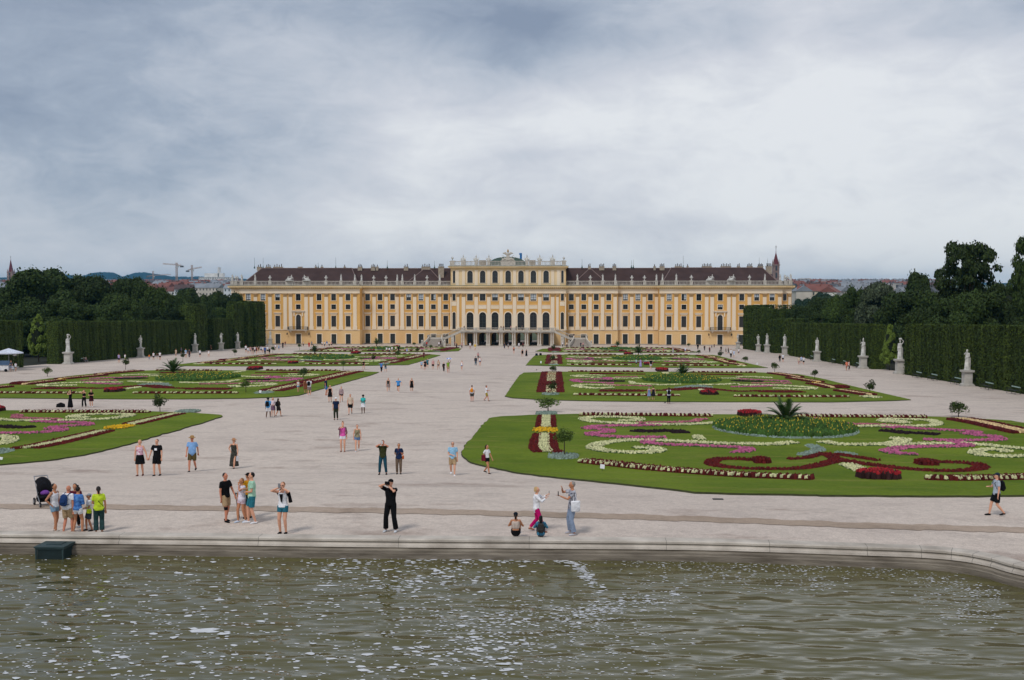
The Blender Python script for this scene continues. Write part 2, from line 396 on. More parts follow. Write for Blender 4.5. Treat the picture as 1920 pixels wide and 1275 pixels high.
streak([(1130, 1050), (1300, 1055), (1420, 1062), (1550, 1068), (1700, 1078), (1800, 1095), (1880, 1120)], 7, 700, .012, .035)
streak([(1200, 1085), (1320, 1080), (1450, 1090), (1560, 1095)], 12, 300, .012, .04)
streak([(1700, 1110), (1800, 1130), (1860, 1150), (1780, 1165)], 14, 220, .012, .035)
streak([(950, 1100), (1100, 1200), (1200, 1180), (1000, 1250)], 45, 700, .01, .035)
streak([(600, 1060), (900, 1062)], 14, 200, .02, .07)
for x, y, r_, st in ((380, 1181, .13, 3.6), (372, 1184, .10, 2), (392, 1184, .09, 3), (420, 1188, .09, 2), (402, 1100, .08, 2), (944, 1245, .10, 2.2), (612, 1098, .07, 5), (250, 1167, .08, 1.6), (620, 1235, .08, 2)): fleck(x, y, r_, st)
tag(fl.build('foam', mat('foam', (.62, .63, .65), .7, .1, 6)), 'white foam flecks drifting over the green pool water', kind='stuff')
# dark green metal intake box standing in the water by the coping
bx = empty('intake_box'); A = gpz(66, 1049, WZ); B = gpz(120, 1049, WZ); zt = RIMZ - .2
bx.location = (A.x, A.y, WZ); tag(bx, 'dark green metal intake box with slatted grille against the pool wall', 'water intake')
wd = B.x - A.x; dp = 1.05; hh = zt - WZ
met = mat('box_green', srgb('#3b4d4f'), .55, .15, 4, metal=.3); dk = mat('box_dark', (.012, .014, .014), .7, 0)
m = MB(); m.box(-.03, -.03, hh - .05, wd + .03, dp, hh); m.box(wd / 2 - .25, .3, hh, wd / 2 + .25, .7, hh + .02); m.build('lid', met, bx)
m = MB()
for x in (0, wd - .05): 
    for y in (0, dp - .05): m.box(x, y, -.3, x + .05, y + .05, hh - .1)
m.box(0, 0, hh - .1, wd, dp, hh - .052)
m.build('frame', met, bx)
m = MB(); m.box(.06, .06, -.3, wd - .06, dp, hh - .06); m.build('inner_tank', dk, bx)
m = MB()
for i in range(22):
    x = .08 + i * (wd - .16) / 21; m.box(x - .008, .015, -.3, x + .008, .035, hh - .05)
for i in range(16):
    y = .08 + i * (dp - .16) / 15; m.box(wd - .035, y - .008, -.3, wd - .015, y + .008, hh - .05)
m.build('grille', met, bx)
# ================================================================ lawns and flower beds
AX = 0.5    # the garden's middle axis (X)
gr = bpy.data.materials.new('grass'); gr.use_nodes = True
def grass_nodes(m):
    nt = m.node_tree; N = nt.nodes; L = nt.links; b = N['Principled BSDF']; b.inputs['Roughness'].default_value = .9; b.inputs['Specular IOR Level'].default_value = .1
    g = N.new('ShaderNodeNewGeometry'); out = None
    def nz(sc, det, st=(1, 1, 1)):
        mp = N.new('ShaderNodeMapping'); mp.inputs['Scale'].default_value = st; L.new(g.outputs['Position'], mp.inputs[0])
        n = N.new('ShaderNodeTexNoise'); n.inputs['Scale'].default_value = sc; n.inputs['Detail'].default_value = det; n.inputs['Roughness'].default_value = .65; L.new(mp.outputs[0], n.inputs['Vector']); return n.outputs['Fac']
    def mix(f, a, c, lo, hi):
        mr = N.new('ShaderNodeMapRange'); mr.inputs[1].default_value = lo; mr.inputs[2].default_value = hi; L.new(f, mr.inputs[0])
        mx = N.new('ShaderNodeMix'); mx.data_type = 'RGBA'; L.new(mr.outputs[0], mx.inputs['Factor'])
        for i, v in ((6, a), (7, c)):
            if isinstance(v, tuple): mx.inputs[i].default_value = v + (1,)
            else: L.new(v, mx.inputs[i])
        return mx.outputs[2]
    c = mix(nz(.12, 4), (.088, .142, .007), (.150, .205, .014), .35, .65)
    c = mix(nz(.35, 5, (.5, 2.2, 1)), (.19, .20, .035), c, .30, .46)
    f = nz(7, 6, (.6, 1.5, 1)); mr = N.new('ShaderNodeMapRange'); mr.inputs[1].default_value = .3; mr.inputs[2].default_value = .7; mr.inputs[3].default_value = .72; mr.inputs[4].default_value = 1.25; L.new(f, mr.inputs[0])
    h = N.new('ShaderNodeHueSaturation'); L.new(mr.outputs[0], h.inputs['Value']); L.new(c, h.inputs['Color']); L.new(h.outputs[0], b.inputs['Base Color'])
    bp = N.new('ShaderNodeBump'); bp.inputs['Strength'].default_value = .6; bp.inputs['Distance'].default_value = .06; L.new(nz(16, 4), bp.inputs['Height']); L.new(bp.outputs[0], b.inputs['Normal'])
grass_nodes(gr)
def W2(pts): return [gp(*p).to_2d() for p in pts]
def mir(P): return [Vector((2 * AX - p.x, p.y)) for p in P]
LW = {}
LW['R1'] = W2([(864.6,853),(867,842),(881,826),(901.7,801),(916,785.6),(930,782.8),(949.6,781.5),(1006,779),(1089,777.5),(1400,778.5),(1738,782),(1815,785.3),(1892,790),(1950,799),(2060,822),(2160,852),(2210,880),(2150,905),(2050,922),(1920,931.7),(1738,933.3),(1540,931.5),(1512.5,930.4),(1408,929),(1304,926),(1260,920.4),(1151.7,908.5),(1068,900),(964,887.7),(912,877),(880,869),(868,860)])
LW['R2'] = W2([(946,744),(958.7,725.4),(973,704.6),(981.7,699.4),(1044,697.7),(1127.5,697.3),(1340,698.6),(1422.5,699),(1497,702.3),(1540.6,710.4),(1628,732),(1709,750.5),(1672,752.3),(1562.5,754.9),(1300,754.4),(1252.5,754.2),(1127.5,753),(1023,750.8),(960,747)])
LW['R3'] = W2([(985.8,685.4),(992,677.5),(1002.5,667),(1027.5,665.4),(1336,666),(1346,667.3),(1387.5,678.3),(1440,690),(1365.6,690.5),(1252,689.8),(1086,688.3)])
LW['R4'] = W2([(1003.5,658.9),(1017,654.3),(1065,652.4),(1252,652.7),(1315,661),(1252,662),(1100,661.5),(1030,660.9)])
LW['L1'] = mir(LW['R1']); LW['L2'] = mir(LW['R2']); LW['L3'] = mir(LW['R3']); LW['L4'] = mir(LW['R4'])
def offset(P, d):
    n = len(P); o = []; ar = sum(P[i].x * P[(i + 1) % n].y - P[(i + 1) % n].x * P[i].y for i in range(n)); sg = 1 if ar > 0 else -1
    for i in range(n):
        t = P[(i + 1) % n] - P[i - 1]; t.normalize(); o.append(P[i] + Vector((-t.y, t.x)) * sg * d)
    return o
def lawn(key, jitter):
    P = LW[key]; Q = []
    n = len(P)
    for i in range(n):      # round the corners a little and roughen the cut edge
        a, b = P[i], P[(i + 1) % n]; k = max(2, int((b - a).length / .7))
        for q in range(k): 
            p = a.lerp(b, q / k); Q.append(p + Vector((rnd.gauss(0, jitter), rnd.gauss(0, jitter))))
    m = MB(); n = len(Q); ins = offset(Q, .05)
    m.v = [(p.x, p.y, gh(p.y) - .02) for p in Q] + [(p.x, p.y, gh(p.y) + .085) for p in ins]
    for i in range(n): m.f.append((i, (i + 1) % n, n + (i + 1) % n, n + i)); m.m.append(0)
    me_b = m.build('lawn_edge_' + key, mat('shadowed_turf_edge', (.045, .05, .018), .95, .3, 3))  # dark earth colour that also carries the shadow line along the turf
    # surface as strips that follow the slope
    import bmesh
    bmm = bmesh.new(); vs = [bmm.verts.new((p.x, p.y, 0)) for p in ins]; f = bmm.faces.new(vs)
    bmesh.ops.triangulate(bmm, faces=[f])
    y0 = min(p.y for p in ins); y1 = max(p.y for p in ins); y = y0 + 1
    while y < y1:
        gm_ = bmm.verts[:] + bmm.edges[:] + bmm.faces[:]
        bmesh.ops.bisect_plane(bmm, geom=gm_, plane_co=(0, y, 0), plane_no=(0, 1, 0)); y += 2.0 if y < -275 else 12
    for v in bmm.verts: v.co.z = gh(v.co.y) + .085
    me = bpy.data.meshes.new('lawn'); bmm.to_mesh(me); bmm.free(); me.materials.append(gr)
    o = link('lawn', me); tag(o, kind='structure'); me_b.name = 'lawn_edge'; me_b.parent = o
    for p in me.polygons:
        pass
    return o
for k_ in LW: lawn(k_, .06 if k_[1] == '1' else .035)
# ---- plants
def pm(name, c, v=.25, isl=.35): return mat(name, c, .8, v, 2.5, island=isl, spec=.2)
PM = dict(leaf=pm('bed_leaf', (.045, .085, .02)), dark=pm('bed_dark_leaf', (.035, .012, .012)), cream=pm('cream_bloom', (.56, .55, .30)), pink=pm('pink_bloom', (.44, .11, .22)),
          rose=pm('rose_bloom', (.42, .13, .17)), red=pm('red_bloom', (.10, .007, .006)), bright=pm('bright_red_bloom', (.30, .015, .022)), plum=pm('plum_leaf', (.016, .006, .008)), silver=pm('silver_leaf', (.20, .26, .215)),
          yellow=pm('yellow_bloom', (.62, .36, .012)), lemon=pm('lemon_bloom', (.56, .42, .04)), orange=pm('orange_bloom', (.36, .08, .012)), buff=pm('buff_bloom', (.60, .43, .22)), maroon=pm('maroon_leaf', (.085, .008, .008)), high=pm('high_leaf', (.05, .11, .02)))
PB = random.Random(5)
def clump(m, x, y, z, r, h, mi, n=6):
    "a ragged little cushion of leaves or petals"
    vs = []; a0 = PB.random() * 6.28
    for k in range(n):
        a = a0 + 2 * math.pi * k / n; rr = r * PB.uniform(.7, 1.25); vs.append((x + rr * math.cos(a), y + rr * math.sin(a), z + h * PB.uniform(-.1, .12)))
    for k in range(n):
        a = a0 + 2 * math.pi * (k + .5) / n; rr = r * PB.uniform(.45, .85); vs.append((x + rr * math.cos(a), y + rr * math.sin(a), z + h * PB.uniform(.55, .95)))
    vs.append((x + PB.gauss(0, r * .2), y + PB.gauss(0, r * .2), z + h * PB.uniform(.9, 1.15)))
    fs = []
    for k in range(n):
        k2 = (k + 1) % n; fs += [(k, k2, n + k), (n + k, k2, n + k2), (n + k, n + k2, 2 * n)]
    m.add(vs, fs, mi)
def strip_pts(P, w, sp):
    "plant places along a line of the given width"
    C = catmull(P, 8, False) if len(P) > 2 else [P[0].lerp(P[1], i / 12) for i in range(13)]
    out = []; carry = 0.0; tot = 0
    for a, b in zip(C, C[1:]):
        l = (b - a).length
        if l < 1e-6: continue
        t = (b - a) / l; nn = Vector((-t.y, t.x)); s_ = carry
        while s_ < l:
            rows = max(1, round(w / sp))
            for r_ in range(rows):
                o = ((r_ + .5) / rows - .5) * w; q = a + t * (s_ + PB.gauss(0, sp * .16)) + nn * (o + PB.gauss(0, sp * .14)); out.append((q.x, q.y, (r_ + .5) / rows, tot + s_))
            s_ += sp
        carry = s_ - l; tot += l
    return out
def ell_pts(c, rx, ry, sp):
    out = []; y = -ry
    while y <= ry:
        x = -rx
        while x <= rx:
            if (x / rx) ** 2 + (y / ry) ** 2 <= 1: out.append((c.x + x + PB.gauss(0, sp * .15), c.y + y + PB.gauss(0, sp * .15), (x / rx) ** 2 + (y / ry) ** 2, 0))
            x += sp
        y += sp
    return out
NBED = [0]
def bed(kind, places, sp, label, group, cat='flower bed'):
    """kind: colour key, 'zig' (dark edge, cream zigzag), 'band' (dark edges, cream middle), 'palmbed', 'mound'"""
    fo = MB(); bl = MB(); fm, bmx = 'leaf', kind; h = .17
    if kind in ('zig', 'band'): fm, bmx = 'maroon', 'cream' if kind == 'zig' else 'buff'
    if kind in ('plum', 'silver', 'maroon', 'red'): fm = dict(plum='plum', silver='silver', maroon='maroon', red='maroon')[kind]
    if kind == 'palmbed': fm, bmx = 'high', 'lemon'
    if kind == 'mound': fm, bmx = 'dark', 'bright'
    if kind == 'redmound': fm, bmx = 'maroon', 'red'
    for x, y, q, s_ in places:
        z = gh(y) + .06; r_ = sp * .62
        if kind == 'zig':
            ph = (s_ / (sp * 2.4)) % 1; clump(fo, x, y, z, r_ * 1.1, .16 if ph < .5 else .27, 0, 5)
            if q < .65 and ph < .5: clump(bl, x, y, z + .10, r_ * .85, .15, 0, 5)
        elif kind == 'band':
            clump(fo, x, y, z, r_ * 1.1, .15 if .3 < q < .7 else .24, 0, 5)
            if .3 < q < .7: clump(bl, x, y, z + .06, r_ * .95, .17, 0, 5)
        elif kind == 'palmbed':
            hh = .66 - .3 * q; clump(fo, x, y, z, r_ * 1.05, hh * PB.uniform(.75, 1.2), 0, 6)
            if PB.random() < .17: clump(bl, x + PB.gauss(0, .1), y + PB.gauss(0, .1), z + hh * PB.uniform(.8, 1.15), r_ * .27, .10, 0, 5)
        elif kind in ('mound', 'redmound'):
            hh = (.5 if kind == 'mound' else .34) * (1 - .25 * q); clump(fo, x, y, z, r_ * 1.1, hh * PB.uniform(.8, 1.1), 0, 6)
            if PB.random() < (.75 if kind == 'mound' else 1): clump(bl, x, y, z + hh * .72, r_ * .8, hh * .4, 0, 5)
        else:
            clump(fo, x, y, z, r_ * 1.15, .09, 0, 5)
            n_ = 1 if sp > .3 else 2
            for _ in range(n_ if PB.random() < .95 else 0): clump(bl, x + PB.gauss(0, sp * .2), y + PB.gauss(0, sp * .2), z + .04, r_ * (.95 if n_ == 1 else .62), h * PB.uniform(.45, .75), 0, 5)
    root = empty('flower_bed', (places[0][0], places[0][1], gh(places[0][1])))
    tag(root, label, cat, group); NBED[0] += 1
    for m, nm, mt in ((fo, 'foliage', PM[fm]), (bl, 'blossom', PM[bmx])):
        if m.v:
            lo = root.location; m.v = [(a - lo.x, b - lo.y, c - lo.z) for a, b, c in m.v]
            m.build(nm, mt, root)
    return root
# pattern tables in photo pixels: (kind, width m, [points]) lines and (kind, 'e', x, y, half width px, half height px) ellipses, then a label
P1 = [
 ('band',2.3,[(1800,789),(1840,796),(1880,805),(1925,815)],'slanting dark red strip with a cream middle, {far} end of the {L}'),
 ('zig',.9,[(1088,780),(1200,781),(1337,782.5)],'zigzag cream and red border along the rear of the {L}, {near} half'),
 ('zig',.9,[(1487,783),(1600,784),(1736,785)],'zigzag cream and red border along the rear of the {L}, {far} half'),
 ('cream',.95,[(1162,791.5),(1193,791),(1197,787),(1160,784.6),(1110,784.4),(1096.5,788),(1110,793),(1151,795.6),(1195,797.5)],'cream hook-shaped flower ribbon at the rear {near} end of the {L}'),
 ('rose',.8,[(1196,795.5),(1260,794.5),(1300,793),(1312,789),(1325,788.6)],'dusty pink ribbon that runs to the palm bed of the {L}, {near} side'),
 ('cream',.9,[(1214.6,798),(1279,798.6),(1320,797),(1352,794)],'cream ribbon along the pink one near the palm, {L}, {near} side'),
 ('pink',1.0,[(1231,801),(1215,799.5),(1193,801),(1141,801),(1112,803),(1104,806),(1139,808.6),(1139,813.4),(1112,814.6),(1112,818.6),(1151.7,822),(1203.7,823),(1250,823)],'deep pink ribbon curled like a three at the {near} end of the {L}'),
 ('plum',1.3,[(1190,810),(1215,812),(1233,811),(1262,810),(1279,815)],'blackish purple leaf ribbon inside the pink curls of the {L}, {near} side'),
 ('pink',.9,[(1222,828),(1214,831),(1220,835),(1260,837),(1345,840.6),(1395,843),(1402,847),(1387,851),(1376,850.5)],'long hooked pink ribbon in the middle of the {L}, {near} side'),
 ('cream',1.0,[(1193,843.5),(1214,842.5),(1234,846),(1222,851),(1172,851.5),(1131,848),(1113.5,841),(1131,834),(1172,829),(1240,829),(1304,832.5),(1366,835),(1429,836),(1450,836.5),(1491,832.3)],'longest cream ribbon, with a spiral end, on the {L}, {near} side'),
 ('cream',('e',1309,823.5,13,4),'small cream flower patch behind the long cream ribbon of the {L}, {near} side'),
 ('red',1.1,[(1408,866),(1387,863.8),(1350,864),(1334,870),(1346,877),(1387,881.5),(1440,883),(1481,882.8),(1512,880.4),(1554,871),(1567,864),(1546,853)],'dark red scroll of flowers at the front {near} side of the {L}'),
 ('redmound',('e',1427,869,18,5.5),'domed dark red patch inside the front {near} scroll of the {L}'),
 ('red',.7,[(1480,864),(1512,861.7),(1535,855.4)],'short dark red feather beside the silver tuft of the {L}, {near} side'),
 ('red',1.1,[(1757,869.4),(1787,870.2),(1823,872.4),(1841,878.3),(1827,884.3),(1777,887),(1718,884.3),(1658,878.3),(1609,871.4),(1567,864)],'dark red scroll of flowers at the front {far} side of the {L}'),
 ('redmound',('e',1736,873,21,5.5),'domed dark red patch inside the front {far} scroll of the {L}'),
 ('red',.7,[(1569,854.6),(1599,859.5),(1645,866.5)],'dark red feather of flowers from the silver tuft of the {L}, {far} side'),
 ('silver',('e',1530,843,14,6),'silvery blue leaf tuft in front of the palm bed on the {L}'),
 ('silver',.7,[(1502,856),(1515,853),(1528,849)],'short silvery leaf line beside the tuft of the {L}, {near} side'),
 ('silver',.7,[(1569,852),(1585,853),(1601,856)],'short silvery leaf line beside the tuft of the {L}, {far} side'),
 ('cream',('e',1604,881,20,8),'cream oval patch behind the tall red block of the {L}'),
 ('mound',('e',1645,899,39,6.5),'tall block of bright red flowers at the front of the {L}'),
 ('mound',('e',1405,780.5,23,4),'tall block of bright red flowers at the rear edge of the {L}'),
 ('zig',1.2,[(1095,869),(1150,875),(1200,881),(1300,890),(1400,897),(1527,902)],'long zigzag cream and red border along the front of the {L}, {near} half'),
 ('zig',1.2,[(1738,901.5),(1800,903),(1920,900),(2000,893),(2080,880)],'zigzag cream and dark red border along the front of the {L}, {far} half'),
 ('cream',1.0,[(1670,825),(1692,826.5),(1690,831),(1658,836),(1585,837),(1560,834),(1538,831)],'cream ribbon with a knob end, right of the silver tuft on the {L}'),
 ('cream',.9,[(1662,838.4),(1718,835.6),(1789,835)],'thin cream ribbon between two pink ribbons, {far} side of the {L}'),
 ('cream',.9,[(1805,833.8),(1837,836.8),(1876,840.7),(1920,845),(1965,849),(1975,856),(1920,858.8),(1857,858.5),(1830,853),(1838,847.6),(1866,845.7),(1888,850.6)],'cream looped ribbon at the {far} end of the {L}'),
 ('cream',.9,[(1668,794.5),(1655,791),(1667,788),(1706,789.3),(1738,790),(1758,796),(1748,800),(1718,801.5),(1662,801.5),(1599,802.5)],'cream hook-shaped flower ribbon at the rear {far} end of the {L}'),
 ('cream',('e',1685,793.5,20,3.2),'small cream patch inside the rear hook of the {L}, {far} side'),
 ('rose',.8,[(1587,797.5),(1662,799.5),(1698,803.5)],'dusty pink ribbon behind the palm bed of the {L}, {far} side'),
 ('pink',1.0,[(1664,805),(1680,803.5),(1718,806.3),(1757,808.5),(1823,812),(1823,816),(1805,817)],'deep pink ribbon above the dark leaf ribbon, {far} side of the {L}'),
 ('plum',1.3,[(1652,810),(1678,811.5),(1700,815),(1718,814.6),(1759,817.6)],'blackish purple leaf ribbon below the pink one, {far} side of the {L}'),
 ('pink',1.0,[(1734,826.9),(1787,829),(1866,828),(1869,823.4),(1856,820),(1827,820)],'pink ribbon hooked at its outer end, {far} side of the {L}'),
 ('pink',1.0,[(1716,855),(1680,853.4),(1666,848.6),(1680,844.7),(1718,841),(1800,840),(1812,838),(1790,831)],'large pink hook of flowers in the {far} middle of the {L}'),
 ('pink',('e',1531,789,11,3),'small pink patch behind the palm bed of the {L}'),
 ('palmbed',('e',1472,806,131,15.5),'broad oval bed with yellow flowers round the palm of the {L}'),
 ('silver',('ring',1472,807,133,17.5),'silvery leaf edging round the front of the palm bed on the {L}'),
 ('red',.62,[(1013,781.5),(1009,803)],'left dark red stripe behind the orange patch on the {L}'),
 ('cream',.24,[(1018.3,781.5),(1017.7,803)],'left cream stripe behind the orange patch on the {L}'),
 ('cream',.24,[(1024,781.5),(1023.5,803)],'middle cream stripe behind the orange patch on the {L}'),
 ('cream',.24,[(1029.6,781.5),(1029.5,803)],'right cream stripe behind the orange patch on the {L}'),
 ('red',.62,[(1036.5,781.5),(1038,803)],'right dark red stripe behind the orange patch on the {L}'),
 ('yellow',('e',1022.5,808.5,25,4.2),'bright orange and yellow flower patch between the stripes of the {L}'),
 ('red',.85,[(1008,816),(1003,830),(1001,843),(1010,851)],'left dark red stripe in front of the orange patch on the {L}'),
 ('cream',.24,[(1015,816),(1013,830),(1013,843),(1020,851)],'left cream stripe in front of the orange patch on the {L}'),
 ('cream',.24,[(1021,816),(1020,830),(1021,843),(1028,851)],'middle cream stripe in front of the orange patch on the {L}'),
 ('cream',.24,[(1027,816),(1027,830),(1028,843),(1036,851)],'right cream stripe in front of the orange patch on the {L}'),
 ('red',.85,[(1035,816),(1036,830),(1038,845),(1047,852)],'right dark red stripe in front of the orange patch on the {L}'),
 ('silver',('e',1024,776.8,21,2.8),'silvery leaf ring under the small tree at the rear corner of the {L}'),
 ('silver',('e',1056,858.5,31,5.5),'silvery leaf ring under the two-stemmed small tree of the {L}'),
]
P2 = [
 ('zig',.8,[(1067,697.9),(1207,698.4)],'low zigzag border along the rear edge of the {L}, {near} half'),
 ('zig',.8,[(1294,699.4),(1419,700)],'low zigzag border along the rear edge of the {L}, {far} half'),
 ('red',2.2,[(1108,702),(1167,702)],'thick dark red bar near the rear of the {L}, {near} side'),
 ('red',.9,[(1167,702.3),(1211,703.2)],'thin dark red line that joins the rear bar of the {L}, {near} side'),
 ('red',1.6,[(1300,703.6),(1340,703.4),(1392,704.7)],'thick dark red bar near the rear of the {L}, {far} side'),
 ('mound',('e',1241,695.8,12,2.6),'round red flower mound on the rear edge of the {L}'),
 ('cream',('e',1248,701,7,1.7),'small cream patch in front of the rear red mound of the {L}'),
 ('cream',1.0,[(1131,705.6),(1107,704.8),(1076,706.2),(1098,708.5),(1127,709.4)],'cream hook ribbon at the rear {near} end of the {L}'),
 ('pink',('e',1139,711.3,11,2),'pink patch where the ribbons of the {L} cross, {near} side'),
 ('rose',.8,[(1156,708.7),(1194,707.7)],'short dusty pink ribbon behind the cream one, {near} side of the {L}'),
 ('cream',1.0,[(1150,710.6),(1180,710.9),(1213,709.8)],'cream ribbon leading to the palm bed of the {L}, {near} side'),
 ('pink',1.2,[(1127,712.5),(1079,713.3),(1083,717),(1096,718.4),(1152,720)],'pink ribbon folded at the {near} end of the {L}'),
 ('plum',2.0,[(1126,716),(1173,716.4)],'blackish purple leaf bar in the {near} half of the {L}'),
 ('cream',1.2,[(1148,724.4),(1098,723.2),(1080,725.6),(1098,728.2),(1123,730),(1148,728)],'cream spiral at the front {near} end of the {L}'),
 ('rose',1.0,[(1140,722.3),(1148,723.8),(1211,725.4),(1223,725.8)],'pink ribbon under the cream line in the {near} half of the {L}'),
 ('cream',('e',1184,719,7,2.2),'cream knob behind the middle cream line of the {L}, {near} side'),
 ('cream',1.1,[(1188,720.8),(1242,723.3),(1273,722.3)],'middle cream line running from the knob in the {near} half of the {L}'),
 ('cream',1.1,[(1311,723.2),(1339,723),(1383,721.2)],'middle cream line in the {far} half of the {L}'),
 ('red',2.6,[(1127,734.2),(1165,734.4),(1204,734.2)],'big dark red bar at the front {near} side of the {L}'),
 ('red',1.0,[(1204,734),(1261,733.5)],'thin dark red line from the front bar to the middle of the {L}'),
 ('red',2.2,[(1258,733),(1290,730.6),(1304,729),(1320,730.4),(1340,732.7)],'dark red peak of flowers in the front middle of the {L}'),
 ('red',1.2,[(1340,732),(1365,734),(1385,735.6),(1425,734.6)],'dark red line right of the peak on the {L}'),
 ('red',2.6,[(1425,735.4),(1465,736),(1503,735.8)],'big dark red bar at the front {far} side of the {L}'),
 ('silver',1.4,[(1273,728.8),(1290,727),(1304,724.8),(1330,728)],'silvery blue leaf tuft above the red peak of the {L}'),
 ('cream',('e',1317,734,8,2.4),'cream oval above the red block at the front of the {L}'),
 ('mound',('e',1329,740.5,17,3),'tall bright red flower block at the front of the {L}'),
 ('zig',1.0,[(1077,742),(1170,743),(1276,743.8)],'zigzag border along the front of the {L}, {near} half'),
 ('zig',1.0,[(1379,745),(1480,745.8),(1591,746.2)],'zigzag border along the front of the {L}, {far} half'),
 ('palmbed',('e',1277,713.6,72,6.6),'oval bed of tall green plants with yellow flowers on the {L}'),
 ('cream',.9,[(1350,711),(1387,710.6)],'short cream ribbon beside the palm bed of the {L}, {far} side'),
 ('cream',1.2,[(1384,708),(1415,708),(1446,710)],'cream bar at the rear {far} end of the {L}'),
 ('pink',1.1,[(1388,712),(1425,714),(1462,715.5),(1473,717.2)],'pink ribbon at the {far} end of the {L}'),
 ('plum',1.7,[(1378,715),(1400,716.3),(1430,716.8)],'blackish purple leaf bar in the {far} half of the {L}'),
 ('rose',1.1,[(1412,720.3),(1450,720),(1482,720.6)],'dusty pink bar in front of the purple one, {far} half of the {L}'),
 ('cream',1.1,[(1388,723.6),(1453,724),(1520,728.4),(1510,731.6),(1453,729.6)],'long cream loop at the {far} end of the {L}'),
 ('pink',1.2,[(1373,727),(1410,726.6),(1448,725.2)],'pink ribbon under the cream loop in the {far} half of the {L}'),
 ('band',1.9,[(1449,701.3),(1475,705),(1497,709)],'rearmost slanting cream and red strip at the {far} edge of the {L}'),
 ('orange',('e',1486,706.4,10,1.7),'orange patch between slanting strips at the {far} edge of the {L}'),
 ('band',1.9,[(1483,710.4),(1510,714.4),(1536,718.6)],'second slanting cream and red strip from the rear of the {L}, {far} edge'),
 ('yellow',('e',1527,717.8,10,1.6),'yellow patch between slanting strips at the {far} edge of the {L}'),
 ('band',1.9,[(1525,721),(1545,725),(1562,729.4)],'third slanting cream and red strip from the rear of the {L}, {far} edge'),
 ('redmound',('e',1576,728,15,2.6),'long dark red flower mound between slanting strips of the {L}'),
 ('band',1.9,[(1575,734),(1604,738.4),(1632,742.8)],'frontmost slanting cream and red strip of the {L}, {far} edge'),
 ('cream',('e',1632,746,17,2),'pale patch at the front tip of the slanting strips of the {L}'),
 ('red',1.7,[(1026,698.6),(1021,737)],'left red stripe of the striped band at the {near} end of the {L}'),
 ('cream',.8,[(1032,698.6),(1030,737)],'left cream stripe of the striped band at the {near} end of the {L}'),
 ('cream',.8,[(1036.5,698.6),(1035.5,737)],'right cream stripe of the striped band at the {near} end of the {L}'),
 ('red',1.7,[(1042,698.6),(1043,737)],'right red stripe of the striped band at the {near} end of the {L}'),
 ('orange',('e',1033,703.5,12,1.5),'orange patch across the striped band of the {L}'),
 ('maroonmound',('e',1031.5,722,17,2.8),'reddish bush crossing the striped band of the {L}'),
 ('silver',('e',1031,740.3,17,2),'silvery leaf patch at the front end of the striped band of the {L}'),
]
def realize(P):
    out = []
    for e in P:
        k = e[0]
        if isinstance(e[1], tuple):
            t, x, y, a, b = e[1]; c = gp(x, y).to_2d(); l = gp(x - a, y); r_ = gp(x + a, y); f = gp(x, y + b); bk = gp(x, y - b)
            c = Vector(((l.x + r_.x) / 2, (f.y + bk.y) / 2)); out.append((k, t, c, (r_.x - l.x) / 2, (bk.y - f.y) / 2, e[2]))
        else: out.append((k, 'l', W2(e[2]), e[1], 0, e[3]))
    return [(k, t, a, b, c * (.6 if k in ('mound', 'redmound') else 1), l) if t == 'e' else (k, t, a, b, c, l) for k, t, a, b, c, l in out]
def plant(RE, tf, sp, names, group, clip=None):
    L_, near, far = names
    for k, t, a, b, c, lab in RE:
        if k == 'cream' and t == 'l' and b < .3: sq = sp * .62
        else: sq = sp
        if t == 'l': pts = strip_pts(a, b * (.78 if k == 'red' and b < 1.3 else 1.05 if k in ('red', 'cream', 'pink', 'rose') else 1), sq if k not in ('zig', 'band') else min(sp, b / 3.01) if k == 'band' else min(sp, .17, b / 3.01) if sp < .25 else min(sp, b / 3.01))
        elif t == 'e': pts = ell_pts(a, b, c, sp)
        else: pts = [p for p in ell_pts(a, b, c, sp * .8) if p[2] > .88 and PB.random() < .62 and p[1] < a.y + c * .1]
        pts = [(tf(x, y) + (q, s_)) for x, y, q, s_ in pts]
        if clip: pts = [p for p in pts if clip(p[0], p[1])]
        if len(pts) < 3: continue
        kk = 'redmound' if k == 'maroonmound' else k
        bed(kk, pts, min(sq, .17) if (k == 'zig' and sp < .25) else sq, lab.format(L=L_, near=near, far=far), group)
RE1 = realize(P1); RE2 = realize(P2)
def bounds(P): return min(p.x for p in P), max(p.x for p in P), min(p.y for p in P), max(p.y for p in P)
def remap(A, B):
    ax0, ax1, ay0, ay1 = bounds(A); bx0, bx1, by0, by1 = bounds(B)
    def tf(x, y):
        v = (y - ay0) / (ay1 - ay0)
        return (bx0 + (x - ax0) / (ax1 - ax0) * (bx1 - bx0), by0 + v * (by1 - by0))
    return tf
def vis(x, y):   # keep to what the picture could show, with a margin
    v = Mrot.transposed() @ (Vector((x, y, gh(y))) - CAM); px = 960 + FPX * v.x / -v.z
    return -70 < px < 1990
ident = lambda x, y: (x, y); mirr = lambda x, y: (2 * AX - x, y)
plant(RE1, ident, .2, ('nearest right lawn', 'left', 'right'), 'flower beds of the nearest right lawn', vis)
plant(RE1, mirr, .2, ('nearest left lawn', 'right', 'left'), 'flower beds of the nearest left lawn', vis)
plant(RE2, ident, .3, ('second right lawn', 'left', 'right'), 'flower beds of the second right lawn', vis)
plant(RE2, mirr, .3, ('second left lawn', 'right', 'left'), 'flower beds of the second left lawn', vis)
t3 = remap(LW['R2'], LW['R3']); t4 = remap(LW['R2'], LW['R4'])
plant(RE2, t3, .5, ('third right lawn', 'left', 'right'), 'flower beds of the third right lawn', vis)
plant(RE2, lambda x, y: mirr(*t3(x, y)), .5, ('third left lawn', 'right', 'left'), 'flower beds of the third left lawn', vis)
